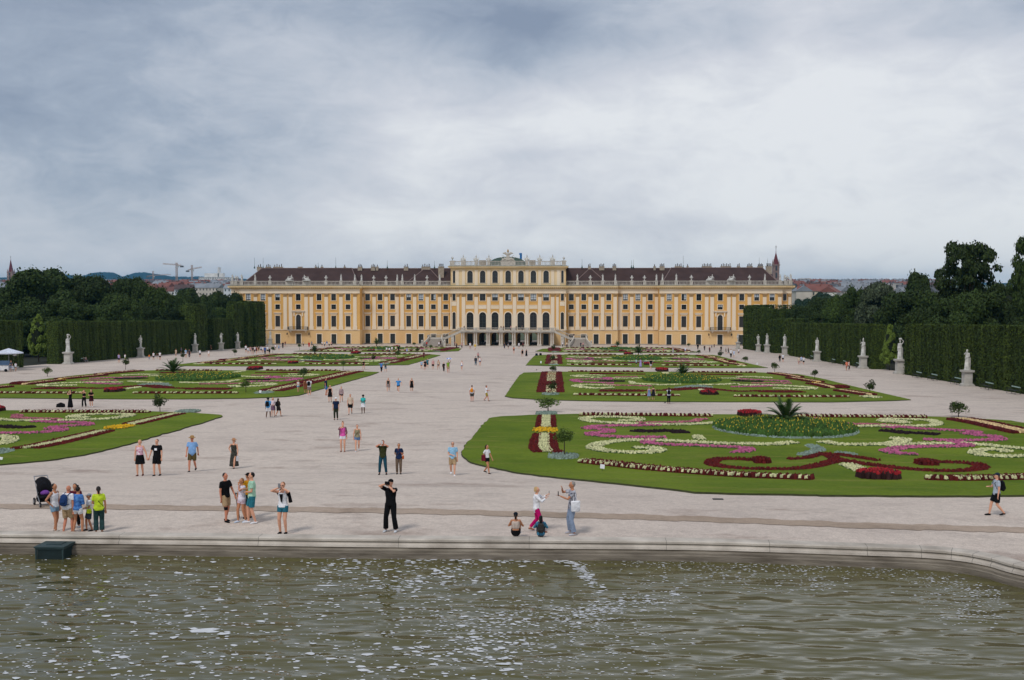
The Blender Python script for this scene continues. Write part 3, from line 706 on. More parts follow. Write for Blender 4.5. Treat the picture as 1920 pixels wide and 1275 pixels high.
keep4 = [e for e in RE2 if not e[5].startswith(('left cream', 'right cream', 'short', 'small', 'thin'))]
plant(keep4, t4, .62, ('farthest right lawn', 'left', 'right'), 'flower beds of the farthest right lawn', vis)
plant(keep4, lambda x, y: mirr(*t4(x, y)), .62, ('farthest left lawn', 'right', 'left'), 'flower beds of the farthest left lawn', vis)
# ================================================================ the palace
PAL = empty('palace', (0, 0, 0)); tag(PAL, 'long yellow baroque palace with cream pilasters, dark brown roof and raised central block', 'palace')
STU = bpy.data.materials.new('stucco_yellow')
def stucco(name, a, c, sc=.35, streak=True):
    return mat(name, a, .9, 0, sc, col2=c, bump=.15, bscale=6, stretch=(1, 1, .25) if streak else None, detail=6)
OCH = stucco('ochre_stucco', srgb('#e7b56a'), srgb('#d9a459'))
OCL = stucco('ashlar_ochre_stucco', srgb('#e8c48e'), srgb('#dcb27a'))
CRM = stucco('cream_stucco', srgb('#f5e3ca'), srgb('#ebd5b6'))
CAPM = stucco('capital_stone', srgb('#cdaa7c'), srgb('#b08d60'), 3, False)
COR = stucco('cornice_stucco', srgb('#f0d5a8'), srgb('#e4c48e'))
LST = mat('pale_limestone', srgb('#cfc8bb'), .85, 0, 1.5, col2=srgb('#aaa298'), bump=.2)
PLN = mat('plinth_stone', srgb('#bdb2a6'), .9, 0, 1, col2=srgb('#9a9085'))
COP = mat('green_copper', srgb('#4c6158'), .7, .2, 2)
TILE = mat('roof_tile', (.048, .027, .024), .8, 0, .4, col2=(.074, .043, .038), bump=.5, bscale=30, spec=.2)
LEAD = mat('ridge_metal', srgb('#7f6b66'), .6, .1, 3)
DRK = mat('window_dark', (.018, .020, .022), .12, 0, spec=.5)
SHUT = mat('grey_shutter', (.055, .052, .050), .6, .12, 8)
SHG = mat('green_grey_shutter', (.045, .052, .050), .6, .12, 8)
FRM = mat('window_frame_green', (.05, .06, .055), .6, .1)
WHT = mat('white_blind', (.50, .54, .58), .7, .15, 3)
IRON = mat('wrought_iron', (.015, .014, .014), .6, 0)
PASS = mat('passage_wall', srgb('#6b5a45'), .9, .15, 1)
GOLD = mat('gilding', (.55, .30, .06), .35, 0, metal=.7)
Yw, Yr, Ym, Yc, Yo = -4.5, 0.0, -1.8, -4.2, -2.6
def X(px, Y): return aty(px, 600, Y).x
Z_STR, Z_MB, Z_MT, Z_HOOD, Z_ZB, Z_ZT, Z_UB, Z_UT, Z_ENT, Z_COR, Z_CT, Z_BT = 4.7, 5.7, 9.1, 9.95, 11.2, 12.7, 13.95, 16.0, 16.2, 17.5, 18.6, 20.0
def wall(name, x0, x1, z0, z1, y, holes, mt, mrev=None, depth=.38, parent=PAL, mats=None):
    m = MB(); xs = {x0, x1}; zs = {z0, z1}
    for xc, w, zb, zt, arch in holes: xs |= {xc - w / 2, xc + w / 2}; zs |= {zb, zt}
    xs = sorted(v for v in xs if x0 <= v <= x1); zs = sorted(v for v in zs if z0 <= v <= z1)
    for a, b in zip(xs, xs[1:]):
        for c, d in zip(zs, zs[1:]):
            mx_, mz = (a + b) / 2, (c + d) / 2
            if any(abs(mx_ - h[0]) < h[1] / 2 and h[2] < mz < h[3] for h in holes): continue
            m.quad((a, y, c), (b, y, c), (b, y, d), (a, y, d))
    for xc, w, zb, zt, arch in holes:
        l, r_ = xc - w / 2, xc + w / 2; e = depth
        if arch:
            rz = min(arch, w / 2 * 1.0); sp_ = zt - rz; n = 10
            pts = [(xc + w / 2 * math.cos(math.pi * i / n), sp_ + rz * math.sin(math.pi * i / n)) for i in range(n + 1)]
            for i in range(n // 2): m.add([(r_, y, zt), (pts[i][0], y, pts[i][1]), (pts[i + 1][0], y, pts[i + 1][1])], [(0, 2, 1)])
            for i in range(n // 2, n): m.add([(l, y, zt), (pts[i][0], y, pts[i][1]), (pts[i + 1][0], y, pts[i + 1][1])], [(0, 2, 1)])
            for i in range(n): m.quad((pts[i][0], y, pts[i][1]), (pts[i + 1][0], y, pts[i + 1][1]), (pts[i + 1][0], y + e, pts[i + 1][1]), (pts[i][0], y + e, pts[i][1]), 1)
            top = sp_
        else:
            top = zt; m.quad((l, y, zt), (r_, y, zt), (r_, y + e, zt), (l, y + e, zt), 1)
        m.quad((l, y, zb), (l, y, top), (l, y + e, top), (l, y + e, zb), 1); m.quad((r_, y, zb), (r_, y + e, zb), (r_, y + e, top), (r_, y, top), 1)
        m.quad((l, y, zb), (l, y + e, zb), (r_, y + e, zb), (r_, y, zb), 1)
    return m.build(name, [mt, mrev or CRM], parent)
WCACHE = {}
def window(nm, xc, y, zb, zt, w, arch, style, surround=.16, depth=.30):
    "a surround with glazing bars (the part) and its pane (the sub-part)"
    h = zt - zb; key = (nm, round(w, 2), round(h, 2), round(arch, 2), style, surround)
    if key not in WCACHE:
        m = MB(); s_ = surround; fw = .07; y0 = -.06; rz = arch; tp = h - rz
        if s_:
            m.box(-w / 2 - s_, y0, -.02, -w / 2, .02, tp); m.box(w / 2, y0, -.02, w / 2 + s_, .02, tp)
            if not arch: m.box(-w / 2 - s_, y0, tp, w / 2 + s_, .02, tp + s_)
            else:
                n = 10
                for i in range(n):
                    a, b = math.pi * i / n, math.pi * (i + 1) / n
                    ri, ro = (w / 2, rz), (w / 2 + s_, rz + s_)
                    P = [(ri[0] * math.cos(a), tp + ri[1] * math.sin(a)), (ro[0] * math.cos(a), tp + ro[1] * math.sin(a)), (ro[0] * math.cos(b), tp + ro[1] * math.sin(b)), (ri[0] * math.cos(b), tp + ri[1] * math.sin(b))]
                    m.add([(p[0], y0, p[1]) for p in P], [(0, 1, 2, 3)]); m.quad((P[1][0], y0, P[1][1]), (P[1][0], .02, P[1][1]), (P[2][0], .02, P[2][1]), (P[2][0], y0, P[2][1]))
            m.box(-w / 2 - s_ - .05, y0 - .06, -.16, w / 2 + s_ + .05, .02, -.02)
        yb = depth - .06
        m.box(-w / 2, yb, 0, -w / 2 + fw, yb + .05, tp, 1); m.box(w / 2 - fw, yb, 0, w / 2, yb + .05, tp, 1)
        m.box(-w / 2 + fw, yb, 0, w / 2 - fw, yb + .05, fw, 1)
        if not arch: m.box(-w / 2 + fw, yb, tp - fw, w / 2 - fw, yb + .05, tp, 1)
        if style != 'shutter' or arch:
            m.box(-.035, yb, fw, .035, yb + .05, tp - fw + rz * .95, 1)
            nb = max(1, round(h / 1.0))
            for i in range(1, nb):
                zc_ = i * h / nb
                if zc_ < tp: m.box(-w / 2 + fw, yb, zc_ - .03, w / 2 - fw, yb + .05, zc_ + .03, 1)
        fme = m.mesh('window_frame', [CRM, FRM])
        p = MB(); yp = depth - .02
        if arch:
            n = 12; vs = [(w / 2, yp, 0), ] + [(w / 2 * math.cos(math.pi * i / n), yp, tp + rz * math.sin(math.pi * i / n)) for i in range(n + 1)] + [(-w / 2, yp, 0)]
            p.add(vs, [tuple(range(len(vs)))[::-1]])
        else: p.quad((-w / 2, yp, 0), (w / 2, yp, 0), (w / 2, yp, tp), (-w / 2, yp, tp))
        if style == 'shutter' or style == 'shutterg':
            nsl = int(tp / .16)
            for i in range(nsl):
                z = .08 + i * (tp - .1) / nsl
                p.quad((-w / 2 + fw, yb + .03, z), (w / 2 - fw, yb + .03, z), (w / 2 - fw, yb + .0, z + .10), (-w / 2 + fw, yb + .0, z + .10))
        if style in ('curtain', 'half', 'one'):
            o = fw + .03; q = h / 2
            cells = {'curtain': ((-1, 0), (-1, 1), (1, 0), (1, 1)), 'half': ((-1, 1), (1, 1)), 'one': ((1, 0), (1, 1))}[style]
            for sx, top_ in cells:
                x0_, x1_ = (-w / 2 + o, -.06) if sx < 0 else (.06, w / 2 - o); z0_, z1_ = (q + .05, h - o) if top_ else (q * .35, q - .05)
                p.quad((x0_, yp - .008, z0_), (x1_, yp - .008, z0_), (x1_, yp - .008, z1_), (x0_, yp - .008, z1_), 1)
        pme = p.mesh('pane', [{'shutter': SHUT, 'shutterg': SHG}.get(style, DRK), WHT]); WCACHE[key] = (fme, pme)
    fme, pme = WCACHE[key]
    o = link(nm, fme, PAL, (xc, y, zb)); link('pane', pme, o); return o
def boxpart(nm, a, b, mt, parent=PAL, taper=0.0):
    m = MB(); m.box(*a, *b, 0, taper); return m.build(nm, mt, parent)
PILC = {}
def pilaster(px, Y, w=1.12, z0=Z_STR, z1=Z_ENT, proud=.16):
    key = (w, z0, z1)
    if key not in PILC:
        m = MB(); h = z1 - z0; m.box(-w / 2 - .13, -proud - .08, 0, w / 2 + .13, .02, 1.0); m.box(-w / 2 - .06, -proud - .04, 1.0, w / 2 + .06, .02, 1.2); m.box(-w / 2, -proud, 1.2, w / 2, .02, h - 1.1)
        c = MB(); c.box(-w / 2 - .02, -proud - .03, h - 1.1, w / 2 + .02, .02, h - .95)
        for i in range(5):
            x = -w / 2 + (i + .5) * w / 5; c.box(x - .07, -proud - .12, h - .95, x + .07, .02, h - .5, 0, .02)
        for i in range(4):
            x = -w / 2 - .06 + (i + .5) * (w + .12) / 4; c.box(x - .09, -proud - .16, h - .5, x + .09, .02, h - .22, 0, -.03)
        c.box(-w / 2 - .22, -proud - .2, h - .2, w / 2 + .22, .02, h - .005)
        PILC[key] = (m.mesh('pilaster', CRM), c.mesh('capital', CAPM))
    a, b = PILC[key]; o = link('pilaster', a, PAL, (X(px, Y), Y, z0)); link('capital', b, o)
SECT = [('outer bay', 434.5, 453, Yo), ('wing', 449.5, 675, Yw), ('recess', 675, 750, Yr), ('mid', 750, 845, Ym)]
edges = dict(LO=(X(434.5, Yo), X(450, Yw)), LW=(X(449.3, Yw), X(675, Yw)), LR=(X(675, Yw), X(749.5, Ym)), LM=(X(749.5, Ym), X(845, Yc)), C=(X(845, Yc), X(1061, Yc)), RM=(X(1061, Yc), X(1158.3, Ym)), RR=(X(1158.3, Ym), X(1236, Yw)), RW=(X(1236, Yw), X(1466.5, Yw)), RO=(X(1466.5, Yw), X(1483.5, Yo)))
secY = dict(LO=Yo, LW=Yw, LR=Yr, LM=Ym, C=Yc, RM=Ym, RR=Yr, RW=Yw, RO=Yo)
WIN = dict(LO=[446], LW=[466, 493.5, 520.8, 559.5, 598.5, 625.8, 652.7], LR=[689.5, 712.8, 736.2], LM=[766.3, 789.5, 812.7, 835.8],
           RM=[1071.2, 1094.5, 1117.8, 1141.2], RR=[1172.5, 1195.8, 1219.2], RW=[1254.5, 1282.2, 1310, 1350.3, 1390.5, 1418.5, 1447.3], RO=[1470.9])
PIL = dict(LO=[438.5], LW=[453.4, 479.5, 506.5, 535, 545, 574.3, 584.2, 612, 639.5, 665.7], LR=[678.6, 701.7, 724.3, 744.8], LM=[754.3, 777.7, 801.2, 824.2],
           RM=[1082.7, 1106.2, 1129.5, 1153.3], RR=[1162.6, 1184.3, 1207.7, 1230.8], RW=[1241.7, 1267.5, 1295.8, 1324.6, 1335, 1366.2, 1376, 1404.7, 1433.2, 1461.5], RO=[1480])
upstyle = {466: 'curtain', 493.5: 'curtain', 520.8: 'half', 766.3: 'half', 789.5: 'curtain', 812.7: 'one', 1172.5: 'curtain', 1195.8: 'curtain', 1254.5: 'curtain', 1282.2: 'one', 1447.3: 'half', 1418.5: 'half'}
balc = {559.5, 1350.3}
for k in ('LO', 'LW', 'LR', 'LM', 'RM', 'RR', 'RW', 'RO'):
    x0, x1 = edges[k]; Y = secY[k]; ww = 1.5 if k not in ('LO', 'RO') else 1.05
    up, lo = [], []
    for p in WIN[k]:
        xc = X(p, Y)
        if p in balc: up.append((xc, 1.55, Z_STR + .02, 9.5, .8))
        else: up.append((xc, ww, Z_MB, Z_MT, 0))
        up += [(xc, ww, Z_ZB, Z_ZT, 0), (xc, ww, Z_UB, Z_UT, 0)]; lo.append((xc, ww + .05, .32, 3.35, 0))
    wall('wall', x0, x1, Z_STR, Z_ENT + .2, Y, up, OCH); wall('ground_storey_wall', x0, x1, 0, Z_STR, Y, lo, OCL)
    # horizontal mouldings
    boxpart('plinth', (x0, Y - .12, 0), (x1, Y + .02, .3), PLN)
    m = MB(); m.box(x0 - .02, Y - .16, Z_STR - .12, x1 + .02, Y + .02, Z_STR + .08); m.build('string_course', CRM, PAL)
    ext = .0
    m = MB(); m.box(x0, Y - .22, Z_ENT, x1, Y + .02, Z_ENT + .5); m.box(x0, Y - .16, Z_ENT + .5, x1, Y + .02, Z_COR); m.build('entablature', CRM, PAL)
    e0 = .8 if k in ('LO', 'LW', 'RW') else 0; e1 = .8 if k in ('RO', 'RW', 'LW') else 0
    m = MB(); m.box(x0 - e0 * .6, Y - .45, Z_COR + .22, x1 + e1 * .6, Y + .02, Z_COR + .5); m.box(x0 - e0, Y - .95, Z_COR + .5, x1 + e1, Y + .02, Z_COR + .75); m.box(x0 - e0, Y - 1.05, Z_COR + .75, x1 + e1, Y + .02, Z_CT)
    x = x0 + .35
    m.box(x0, Y - .3, Z_COR, x1, Y + .02, Z_COR + .22)
    while x < x1 - .1: m.box(x - .13, Y - .8, Z_COR + .26, x + .13, Y - .02, Z_COR + .498, 1); x += .62
    m.build('cornice', [COR, CAPM], PAL)
    boxpart('gutter', (x0 - e0 - .02, Y - 1.1, Z_CT), (x1 + e1 + .02, Y + .4, Z_CT + .10), COP)
    for i, p in enumerate(WIN[k]):
        xc = X(p, Y); st = 'dark'
        window('small_window', xc, Y, Z_ZB, Z_ZT, ww, 0, {789.5: 'dark', 1350.3: 'half', 1254.5: 'half', 493.5: 'half'}.get(p, 'dark'))
        window('upper_window', xc, Y, Z_UB, Z_UT, ww, 0, upstyle.get(p, 'dark'), .14)
        window('door', xc, Y, .32, 3.35, ww + .05, 0, 'shutterg', .22)
        if p in balc:
            window('balcony_door', xc, Y, Z_STR + .02, 9.5, 1.55, .8, 'shutter', .3)
            b = MB(); b.box(xc - 3.2, Y - 1.3, Z_STR - .18, xc + 3.2, Y - .17, Z_STR + .06); bo = b.build('balcony', LST, PAL)
            r_ = MB(); 
            for q in range(41):
                xx = xc - 3.1 + q * 6.2 / 40; r_.box(xx - .02, Y - 1.25, Z_STR + .06, xx + .02, Y - 1.21, Z_STR + 1.0)
            for q in range(10):
                xx = xc - 2.8 + q * 5.6 / 9; r_.lathe([(.02, -.01), (.2, -.005), (.2, .005), (.02, .01)], (xx, Y - 1.23, Z_STR + .5), 8)
            r_.box(xc - 3.15, Y - 1.27, Z_STR + 1.0, xc + 3.15, Y - 1.19, Z_STR + 1.07); r_.box(xc - 3.15, Y - 1.26, Z_STR + .12, xc + 3.15, Y - 1.2, Z_STR + .16)
            for s_ in (-1, 1): r_.box(xc + s_ * 3.13 - .03, Y - 1.18, Z_STR + .06, xc + s_ * 3.13 + .03, Y - .2, Z_STR + 1.05)
            r_.build('railing', IRON, bo)
            for s_ in (-1, 1):
                c = MB(); c.box(xc + s_ * 2.4 - .25, Y - 1.1, Z_STR - .45, xc + s_ * 2.4 + .25, Y - .02, Z_STR - .185); c.box(xc + s_ * 2.4 - .2, Y - .6, Z_STR - .8, xc + s_ * 2.4 + .2, Y - .02, Z_STR - .455); c.build('corbel', CRM, bo)
            h = MB(); h.box(xc - 2.1, Y - .5, 10.55, xc + 2.1, Y - .02, 10.8); h.box(xc - 1.9, Y - .25, 10.2, xc + 1.9, Y - .02, 10.54); h.box(xc - 1.5, Y - .22, 9.0, xc - 1.15, Y - .02, 10.19); h.box(xc + 1.15, Y - .22, 9.0, xc + 1.5, Y - .02, 10.19); h.ball((xc, Y - .1, 9.95), (.7, .12, .3), 8, 4, 1); h.build('door_hood', [CRM, CAPM], PAL)
            for s_ in (-1, 1):
                t = MB(); xx = xc + s_ * 3.5; t.tube([(xx, Y - .03, 3.7), (xx, Y - .45, 3.9), (xx, Y - .6, 3.7)], .04, 6); t.lathe([(.03, 0), (.16, .15), (.2, .5), (.05, .68)], (xx, Y - .6, 3.05), 6); t.build('wall_lantern', IRON, PAL)
        else:
            window('main_window', xc, Y, Z_MB, Z_MT, ww, 0, 'shutter')
            m = MB(); m.box(xc - ww / 2 - .5, Y - .32, Z_HOOD, xc + ww / 2 + .5, Y - .02, Z_HOOD + .2); m.box(xc - ww / 2 - .3, Y - .12, Z_HOOD - .45, xc + ww / 2 + .3, Y - .02, Z_HOOD - .01); m.build('window_hood', CRM, PAL)
            boxpart('apron', (xc - ww / 2 - .2, Y - .07, Z_STR + .12), (xc + ww / 2 + .2, Y - .005, Z_MB - .2), CRM)
    for p in PIL[k]: pilaster(p, Y, 1.12 if k not in ('LO', 'RO') else .8)
# returns (side faces) and the body behind
def side(x, ya, yb, z0, z1, mt): 
    m = MB(); m.quad((x, ya, z0), (x, yb, z0), (x, yb, z1), (x, ya, z1)); return m.build('side_wall', mt, PAL)
for x, ya, yb in ((edges['LW'][0], Yw, Yo), (edges['LW'][1], Yw, Yr), (edges['LR'][1], Yr, Ym), (edges['RM'][1], Ym, Yr), (edges['RR'][1], Yr, Yw), (edges['RW'][1], Yw, Yo)):
    side(x, ya, yb, 0, Z_STR, OCL); side(x, ya, yb, Z_STR, Z_CT, OCH)
BACK = 18.0
for x in (edges['LO'][0], edges['RO'][1]): side(x, Yo, BACK, 0, Z_STR, OCL); side(x, Yo, BACK, Z_STR, Z_CT, OCH)
m = MB(); m.quad((edges['LO'][0], BACK, 0), (edges['C'][0], BACK, 0), (edges['C'][0], BACK, Z_CT), (edges['LO'][0], BACK, Z_CT)); m.quad((edges['C'][1], BACK, 0), (edges['RO'][1], BACK, 0), (edges['RO'][1], BACK, Z_CT), (edges['C'][1], BACK, Z_CT)); m.build('rear_wall', OCL, PAL)
# balustrades
def balustrade(x0, x1, Y, z, piers, h=1.38, mt=LST, sp=.42):
    m = MB(); yb = Y - .55
    m.box(x0, yb - .22, z, x1, yb + .22, z + .24); m.box(x0, yb - .24, z + h - .2, x1, yb + .24, z + h)
    P = sorted(piers)
    x = x0 + sp / 2
    while x < x1:
        if not any(abs(x - p) < w_ / 2 + .1 for p, w_ in P): m.box(x - .08, yb - .08, z + .24, x + .08, yb + .08, z + h - .2)
        x += sp
    o = m.build('balustrade', mt, PAL)
    for p, w_ in P: q = MB(); q.box(p - w_ / 2, yb - .3, z, p + w_ / 2, yb + .3, z + h + .03); q.box(p - w_ / 2 - .05, yb - .35, z + h + .03, p + w_ / 2 + .05, yb + .35, z + h + .12); q.build('balustrade_pier', mt, o)
    return o
TOP = dict(LO=[(436.5, 's'), (443, 'u')], LW=[(454, 's'), (479.3, 's'), (507, 'u'), (543.5, 'g'), (575.5, 'h'), (612, 'u'), (640, 's'), (665.8, 's')], LR=[(678.3, 's'), (701.3, 'u'), (724.3, 'u'), (745.2, 's')], LM=[(754.7, 's'), (778, 's'), (801, 'u'), (824.7, 's')],
           RM=[(1082.5, 's'), (1106.7, 'u'), (1130, 's'), (1153.5, 's')], RR=[(1184.3, 'u'), (1208, 'u'), (1230.3, 's')], RW=[(1241.7, 's'), (1267.5, 's'), (1295.8, 'u'), (1330.8, 'g'), (1370.3, 'g'), (1404.5, 'u'), (1433.3, 's'), (1461.7, 's')], RO=[(1472, 'u'), (1481, 's')])
zb = Z_CT + .10; FIG = []
for k, lst in TOP.items():
    Y = secY[k]; x0, x1 = edges[k]
    balustrade(x0, x1, Y, zb, [(X(p, Y - .5), 2.6 if t in 'gh' else 1.0) for p, t in lst])
    for p, t in lst: FIG.append((t, X(p, Y - .5), Y - .55, zb + 1.5))
for x, ya, yb in ((edges['LO'][0] - .3, Yo, BACK), (edges['RO'][1] + .3, Yo, BACK)):
    m = MB(); m.box(x - .2, ya, zb, x + .2, yb, zb + .24); m.box(x - .22, ya, zb + 1.18, x + .22, yb, zb + 1.38); y = ya + .3
    while y < yb: m.box(x - .08, y - .08, zb + .24, x + .08, y + .08, zb + 1.18); y += .42
    m.build('balustrade', LST, PAL)
    m = MB(); s_ = -1 if x < 0 else 1; m.box(min(x, x + s_ * .6) , ya - 1, Z_COR + .5, max(x, x + s_ * .6), yb, Z_CT + .09); m.build('cornice', COR, PAL)
    for q, t in ((2.5, 's'), (7.5, 'u'), (12.5, 's')): FIG.append((t, x, ya + q, zb + 1.5))
# roofs
def hip(x0, x1, y0, y1, z0, z1, yr, hx, nm='roof'):
    r_ = MB(); a, b = x0 + hx, x1 - hx
    v = [(x0, y0, z0), (x1, y0, z0), (x1, y1, z0), (x0, y1, z0), (a, yr, z1), (b, yr, z1)]
    r_.add(v, [(0, 1, 5, 4), (1, 2, 5), (2, 3, 4, 5), (3, 0, 4), (3, 2, 1, 0)]); o = r_.build(nm, TILE, PAL)
    q = MB()
    for i, j in ((0, 4), (1, 5), (4, 5)): q.tube([v[i], v[j]], .13 if (i, j) != (4, 5) else .16, 6)
    q.build('ridge_cap', LEAD, o); return o
ZE, ZR = Z_CT + .05, 24.35
xl, xr = edges['LO'][0], edges['RO'][1]
main_roof = hip(xl + 2.2, edges['C'][0] + 6.6, .9, BACK - .5, ZE, ZR - .1, 7.0, 6.0)
main_roof2 = hip(edges['C'][1] - 6.6, xr - 2.2, .9, BACK - .5, ZE, ZR - .1, 7.0, 6.0)
rf_l = hip(edges['LW'][0] + .1, edges['LW'][1] - .4, Yw + .5, BACK - .6, ZE + .02, ZR, 6.0, 4.2)
rf_r = hip(edges['RW'][0] + .4, edges['RW'][1] - .1, Yw + .5, BACK - .6, ZE + .02, ZR, 6.0, 4.2)
hip(X(757, 0), X(836, 0), Ym + .6, BACK - .7, ZE + .01, ZR - .05, 6.5, 6.0); hip(X(1071, 0), X(1143, 0), Ym + .6, BACK - .7, ZE + .01, ZR - .05, 6.5, 6.0)
CHM = mat('chimney_plaster', srgb('#a89a88'), .9, .2, 2); POT = mat('chimney_pot', srgb('#51433c'), .8, .2, 4)
for px, w_, r_ in [(487.5, 8, 2), (504, 9, 3), (522.5, 17, 4), (563.7, 7.5, 0), (593, 3, 1), (604.5, 4, 1), (647, 3, 1), (675.8, 8, 3), (700.5, 8, 3), (708, 4, 1), (762, 8, 2), (799, 16, 4), (1104.7, 5, 2), (1127.8, 10, 4), (1151.5, 7, 3), (1226.7, 4, 1), (1240.7, 9, 4), (1271.3, 13, 4), (1288.5, 3, 1), (1324.4, 18, 6), (1360, 19, 6), (1383.8, 5, 2), (1404.7, 10, 4), (1424.7, 10, 5)]:
    Yv = 6.4; xa, xb = X(px - w_ / 2, Yv), X(px + w_ / 2, Yv); c = MB(); c.box(xa, Yv - .5, ZR - .8, xb, Yv + .5, ZR + .35); c.box(xa - .08, Yv - .58, ZR + .35, xb + .08, Yv + .58, ZR + .5)
    par = main_roof if px < 900 else main_roof2
    co = c.build('chimney', CHM, par)
    p_ = MB()
    for i in range(r_):
        x = xa + (i + .5) * (xb - xa) / r_; p_.tube([(x, Yv, ZR + .5), (x, Yv, ZR + 1.15 + .25 * (i % 2))], .13, 6)
    if r_: p_.build('chimney_pot', POT, co)
for px, za in ((827.5, 21.2), (1440.5, 22.3)):
    Yv = 4.2; c = MB(); x = X(px, Yv); c.box(x - .9, Yv - .5, za, x + .9, Yv + .5, 24.6); c.box(x - 1, Yv - .6, 24.6, x + 1, Yv + .6, 24.8); co = c.build('chimney', CHM, main_roof if px < 900 else main_roof2)
    q = MB()
    for i in range(4): q.tube([(x - .6 + i * .4, Yv, 24.8), (x - .6 + i * .4, Yv, 25.7)], .12, 6)
    q.build('chimney_pot', POT, co)
for px, h in ((478.3, 3.6), (494.5, 3.6), (630.3, 3.6), (597.5, 2), (726.7, 2.6), (815, 2.5), (1091, 3), (1187, 2.7), (1183.5, 2.5), (1280.3, 4), (1422.5, 3.2), (1438, 3)):
    x = X(px, 6.4); c = MB(); c.lathe([(.2, 0), (.26, .4), (.06, .6), (.15, .8), (.045, 1.0), (.03, h)], (x, 6.4, ZR - .1), 6); c.build('lightning_rod', COP, main_roof if px < 900 else main_roof2)
# ---- central block
x0, x1 = edges['C']; Z2W0, Z2W1, Z2C, Z2B = 19.45, 23.3, 24.0, 26.3
cwin = [881.3, 905, 928.2, 952.7, 976.7, 1000, 1023.8]; nar = [851.4, 1054.4]
up = []; 
for p in cwin: xc = X(p, Yc); up += [(xc, 2.15, Z_STR + .15, 10.3, 1.075), (xc, 1.8, 13.9, 16.05, 0)]
for p in nar: xc = X(p, Yc); up += [(xc, 1.0, Z_STR + .3, 10.3, .5), (xc, .95, 13.9, 16.05, 0)]
wall('wall', x0, x1, Z_STR, Z_ENT + .2, Yc, up, OCH)
wall('attic_wall', x0, x1, Z_CT + .12, Z2C, Yc + .25, [(X(p, Yc), 1.7, Z2W0, Z2W1, .85) for p in cwin] + [(X(p, Yc), .75, Z2W0, Z2W1, .37) for p in nar], COR)
low = [(X(p, Yc), 2.3, .05, 3.9, 1.15) for p in cwin[1:6]] + [(X(p, Yc), 1.75, .05, 3.6, 0) for p in (881.3, 1023.8)] + [(X(850, Yc), 1.1, .05, 3.3, 0), (X(1055.5, Yc), 1.1, .05, 3.3, 0)]
wall('ground_storey_wall', x0, x1, 0, Z_STR, Yc, low, OCL, PASS, .6)
for p in (881.3, 1023.8): window('door', X(p, Yc), Yc, .05, 3.6, 1.75, 0, 'shutterg', .2)
for p in (850, 1055.5): window('door', X(p, Yc), Yc, .05, 3.3, 1.1, 0, 'shutterg', .15)
wall('rear_wall', x0, x1, 0, Z_CT, BACK, [(X(p, Yc), 2.1, .05, 3.9, 1.05) for p in cwin[1:6]], OCL, PASS, -.6)
m = MB(); m.quad((x0, Yc + .6, 4.2), (x0, BACK - .6, 4.2), (x1, BACK - .6, 4.2), (x1, Yc + .6, 4.2))
for p in (893, 1012): x = X(p, Yc); m.quad((x, Yc + .6, 0), (x, BACK - .6, 0), (x, BACK - .6, 4.2), (x, Yc + .6, 4.2))
for p in cwin[1:5]:
    x = X(p + 12, Yc)
    for q in (3, 9): m.box(x - .5, q - .5, .01, x + .5, q + .5, 4.19)
m.build('passage', PASS, PAL)
for p in cwin:
    xc = X(p, Yc); window('arched_door', xc, Yc, Z_STR + .15, 10.3, 2.15, 1.075, 'dark', .34); window('upper_window', xc, Yc, 13.9, 16.05, 1.8, 0, {881.3: 'dark', 905: 'dark', 952.7: 'one', 1000: 'curtain'}.get(p, 'half'), .16)
    window('attic_window', X(p, Yc), Yc + .25, Z2W0, Z2W1, 1.7, .85, 'dark', .26)
for p in nar:
    xc = X(p, Yc); window('arched_window', xc, Yc, Z_STR + .3, 10.3, 1.0, .5, 'shutter', .2); window('upper_window', xc, Yc, 13.9, 16.05, .95, 0, 'dark', .12); window('attic_window', xc, Yc + .25, Z2W0, Z2W1, .75, .37, 'dark', .15)
    boxpart('apron', (xc - .75, Yc - .08, 12.3), (xc + .75, Yc - .005, 13.6), CRM)
m = MB()
pc = [858.8, 869.2, 893, 916.5, 939.8, 964.8, 988, 1012, 1036, 1045.2]
for a, b in zip(pc[1:], pc[2:-1]):
    xa, xb = X(a, Yc) + .7, X(b, Yc) - .7; m.box(xa, Yc - .10, 11.35, xb, Yc - .005, 12.45); m.box(xa, Yc - .16, 12.45, xb, Yc - .005, 12.6)
m.build('cream_band', CRM, PAL)
for p in pc: pilaster(p, Yc, 1.15 if p not in (858.8, 1045.2) else .8)
for p in [845.6, 1060.3]: pilaster(p, Yc, .35)
for p in [857.5, 869.2, 893, 916.5, 939.8, 964.8, 988, 1012, 1036, 1047]:
    x = X(p, Yc); m = MB(); m.box(x - .5, Yc + .12, Z_CT + .14, x + .5, Yc + .24, 23.2); m.box(x - .58, Yc + .06, 23.2, x + .58, Yc + .24, 23.5); m.build('attic_pilaster', CRM, PAL)
boxpart('string_course', (x0 - .02, Yc - .2, Z_STR - .12), (x1 + .02, Yc - .005, Z_STR + .1), CRM)
m = MB(); m.box(x0, Yc - .22, Z_ENT, x1, Yc + .02, Z_ENT + .5); m.box(x0, Yc - .16, Z_ENT + .5, x1, Yc + .02, Z_COR); m.build('entablature', CRM, PAL)
m = MB(); m.box(x0 - .5, Yc - .45, Z_COR + .22, x1 + .5, Yc + .24, Z_COR + .5); m.box(x0 - .8, Yc - .95, Z_COR + .5, x1 + .8, Yc + .24, Z_COR + .75); m.box(x0 - .8, Yc - 1.05, Z_COR + .75, x1 + .8, Yc + .24, Z_CT); m.box(x0, Yc - .3, Z_COR, x1, Yc + .02, Z_COR + .22)
x = x0 + .3
while x < x1: m.box(x - .13, Yc - .8, Z_COR + .26, x + .13, Yc - .02, Z_COR + .498, 1); x += .62
m.build('cornice', [COR, CAPM], PAL)
boxpart('gutter', (x0 - .85, Yc - 1.1, Z_CT), (x1 + .85, Yc + .24, Z_CT + .12), COP)
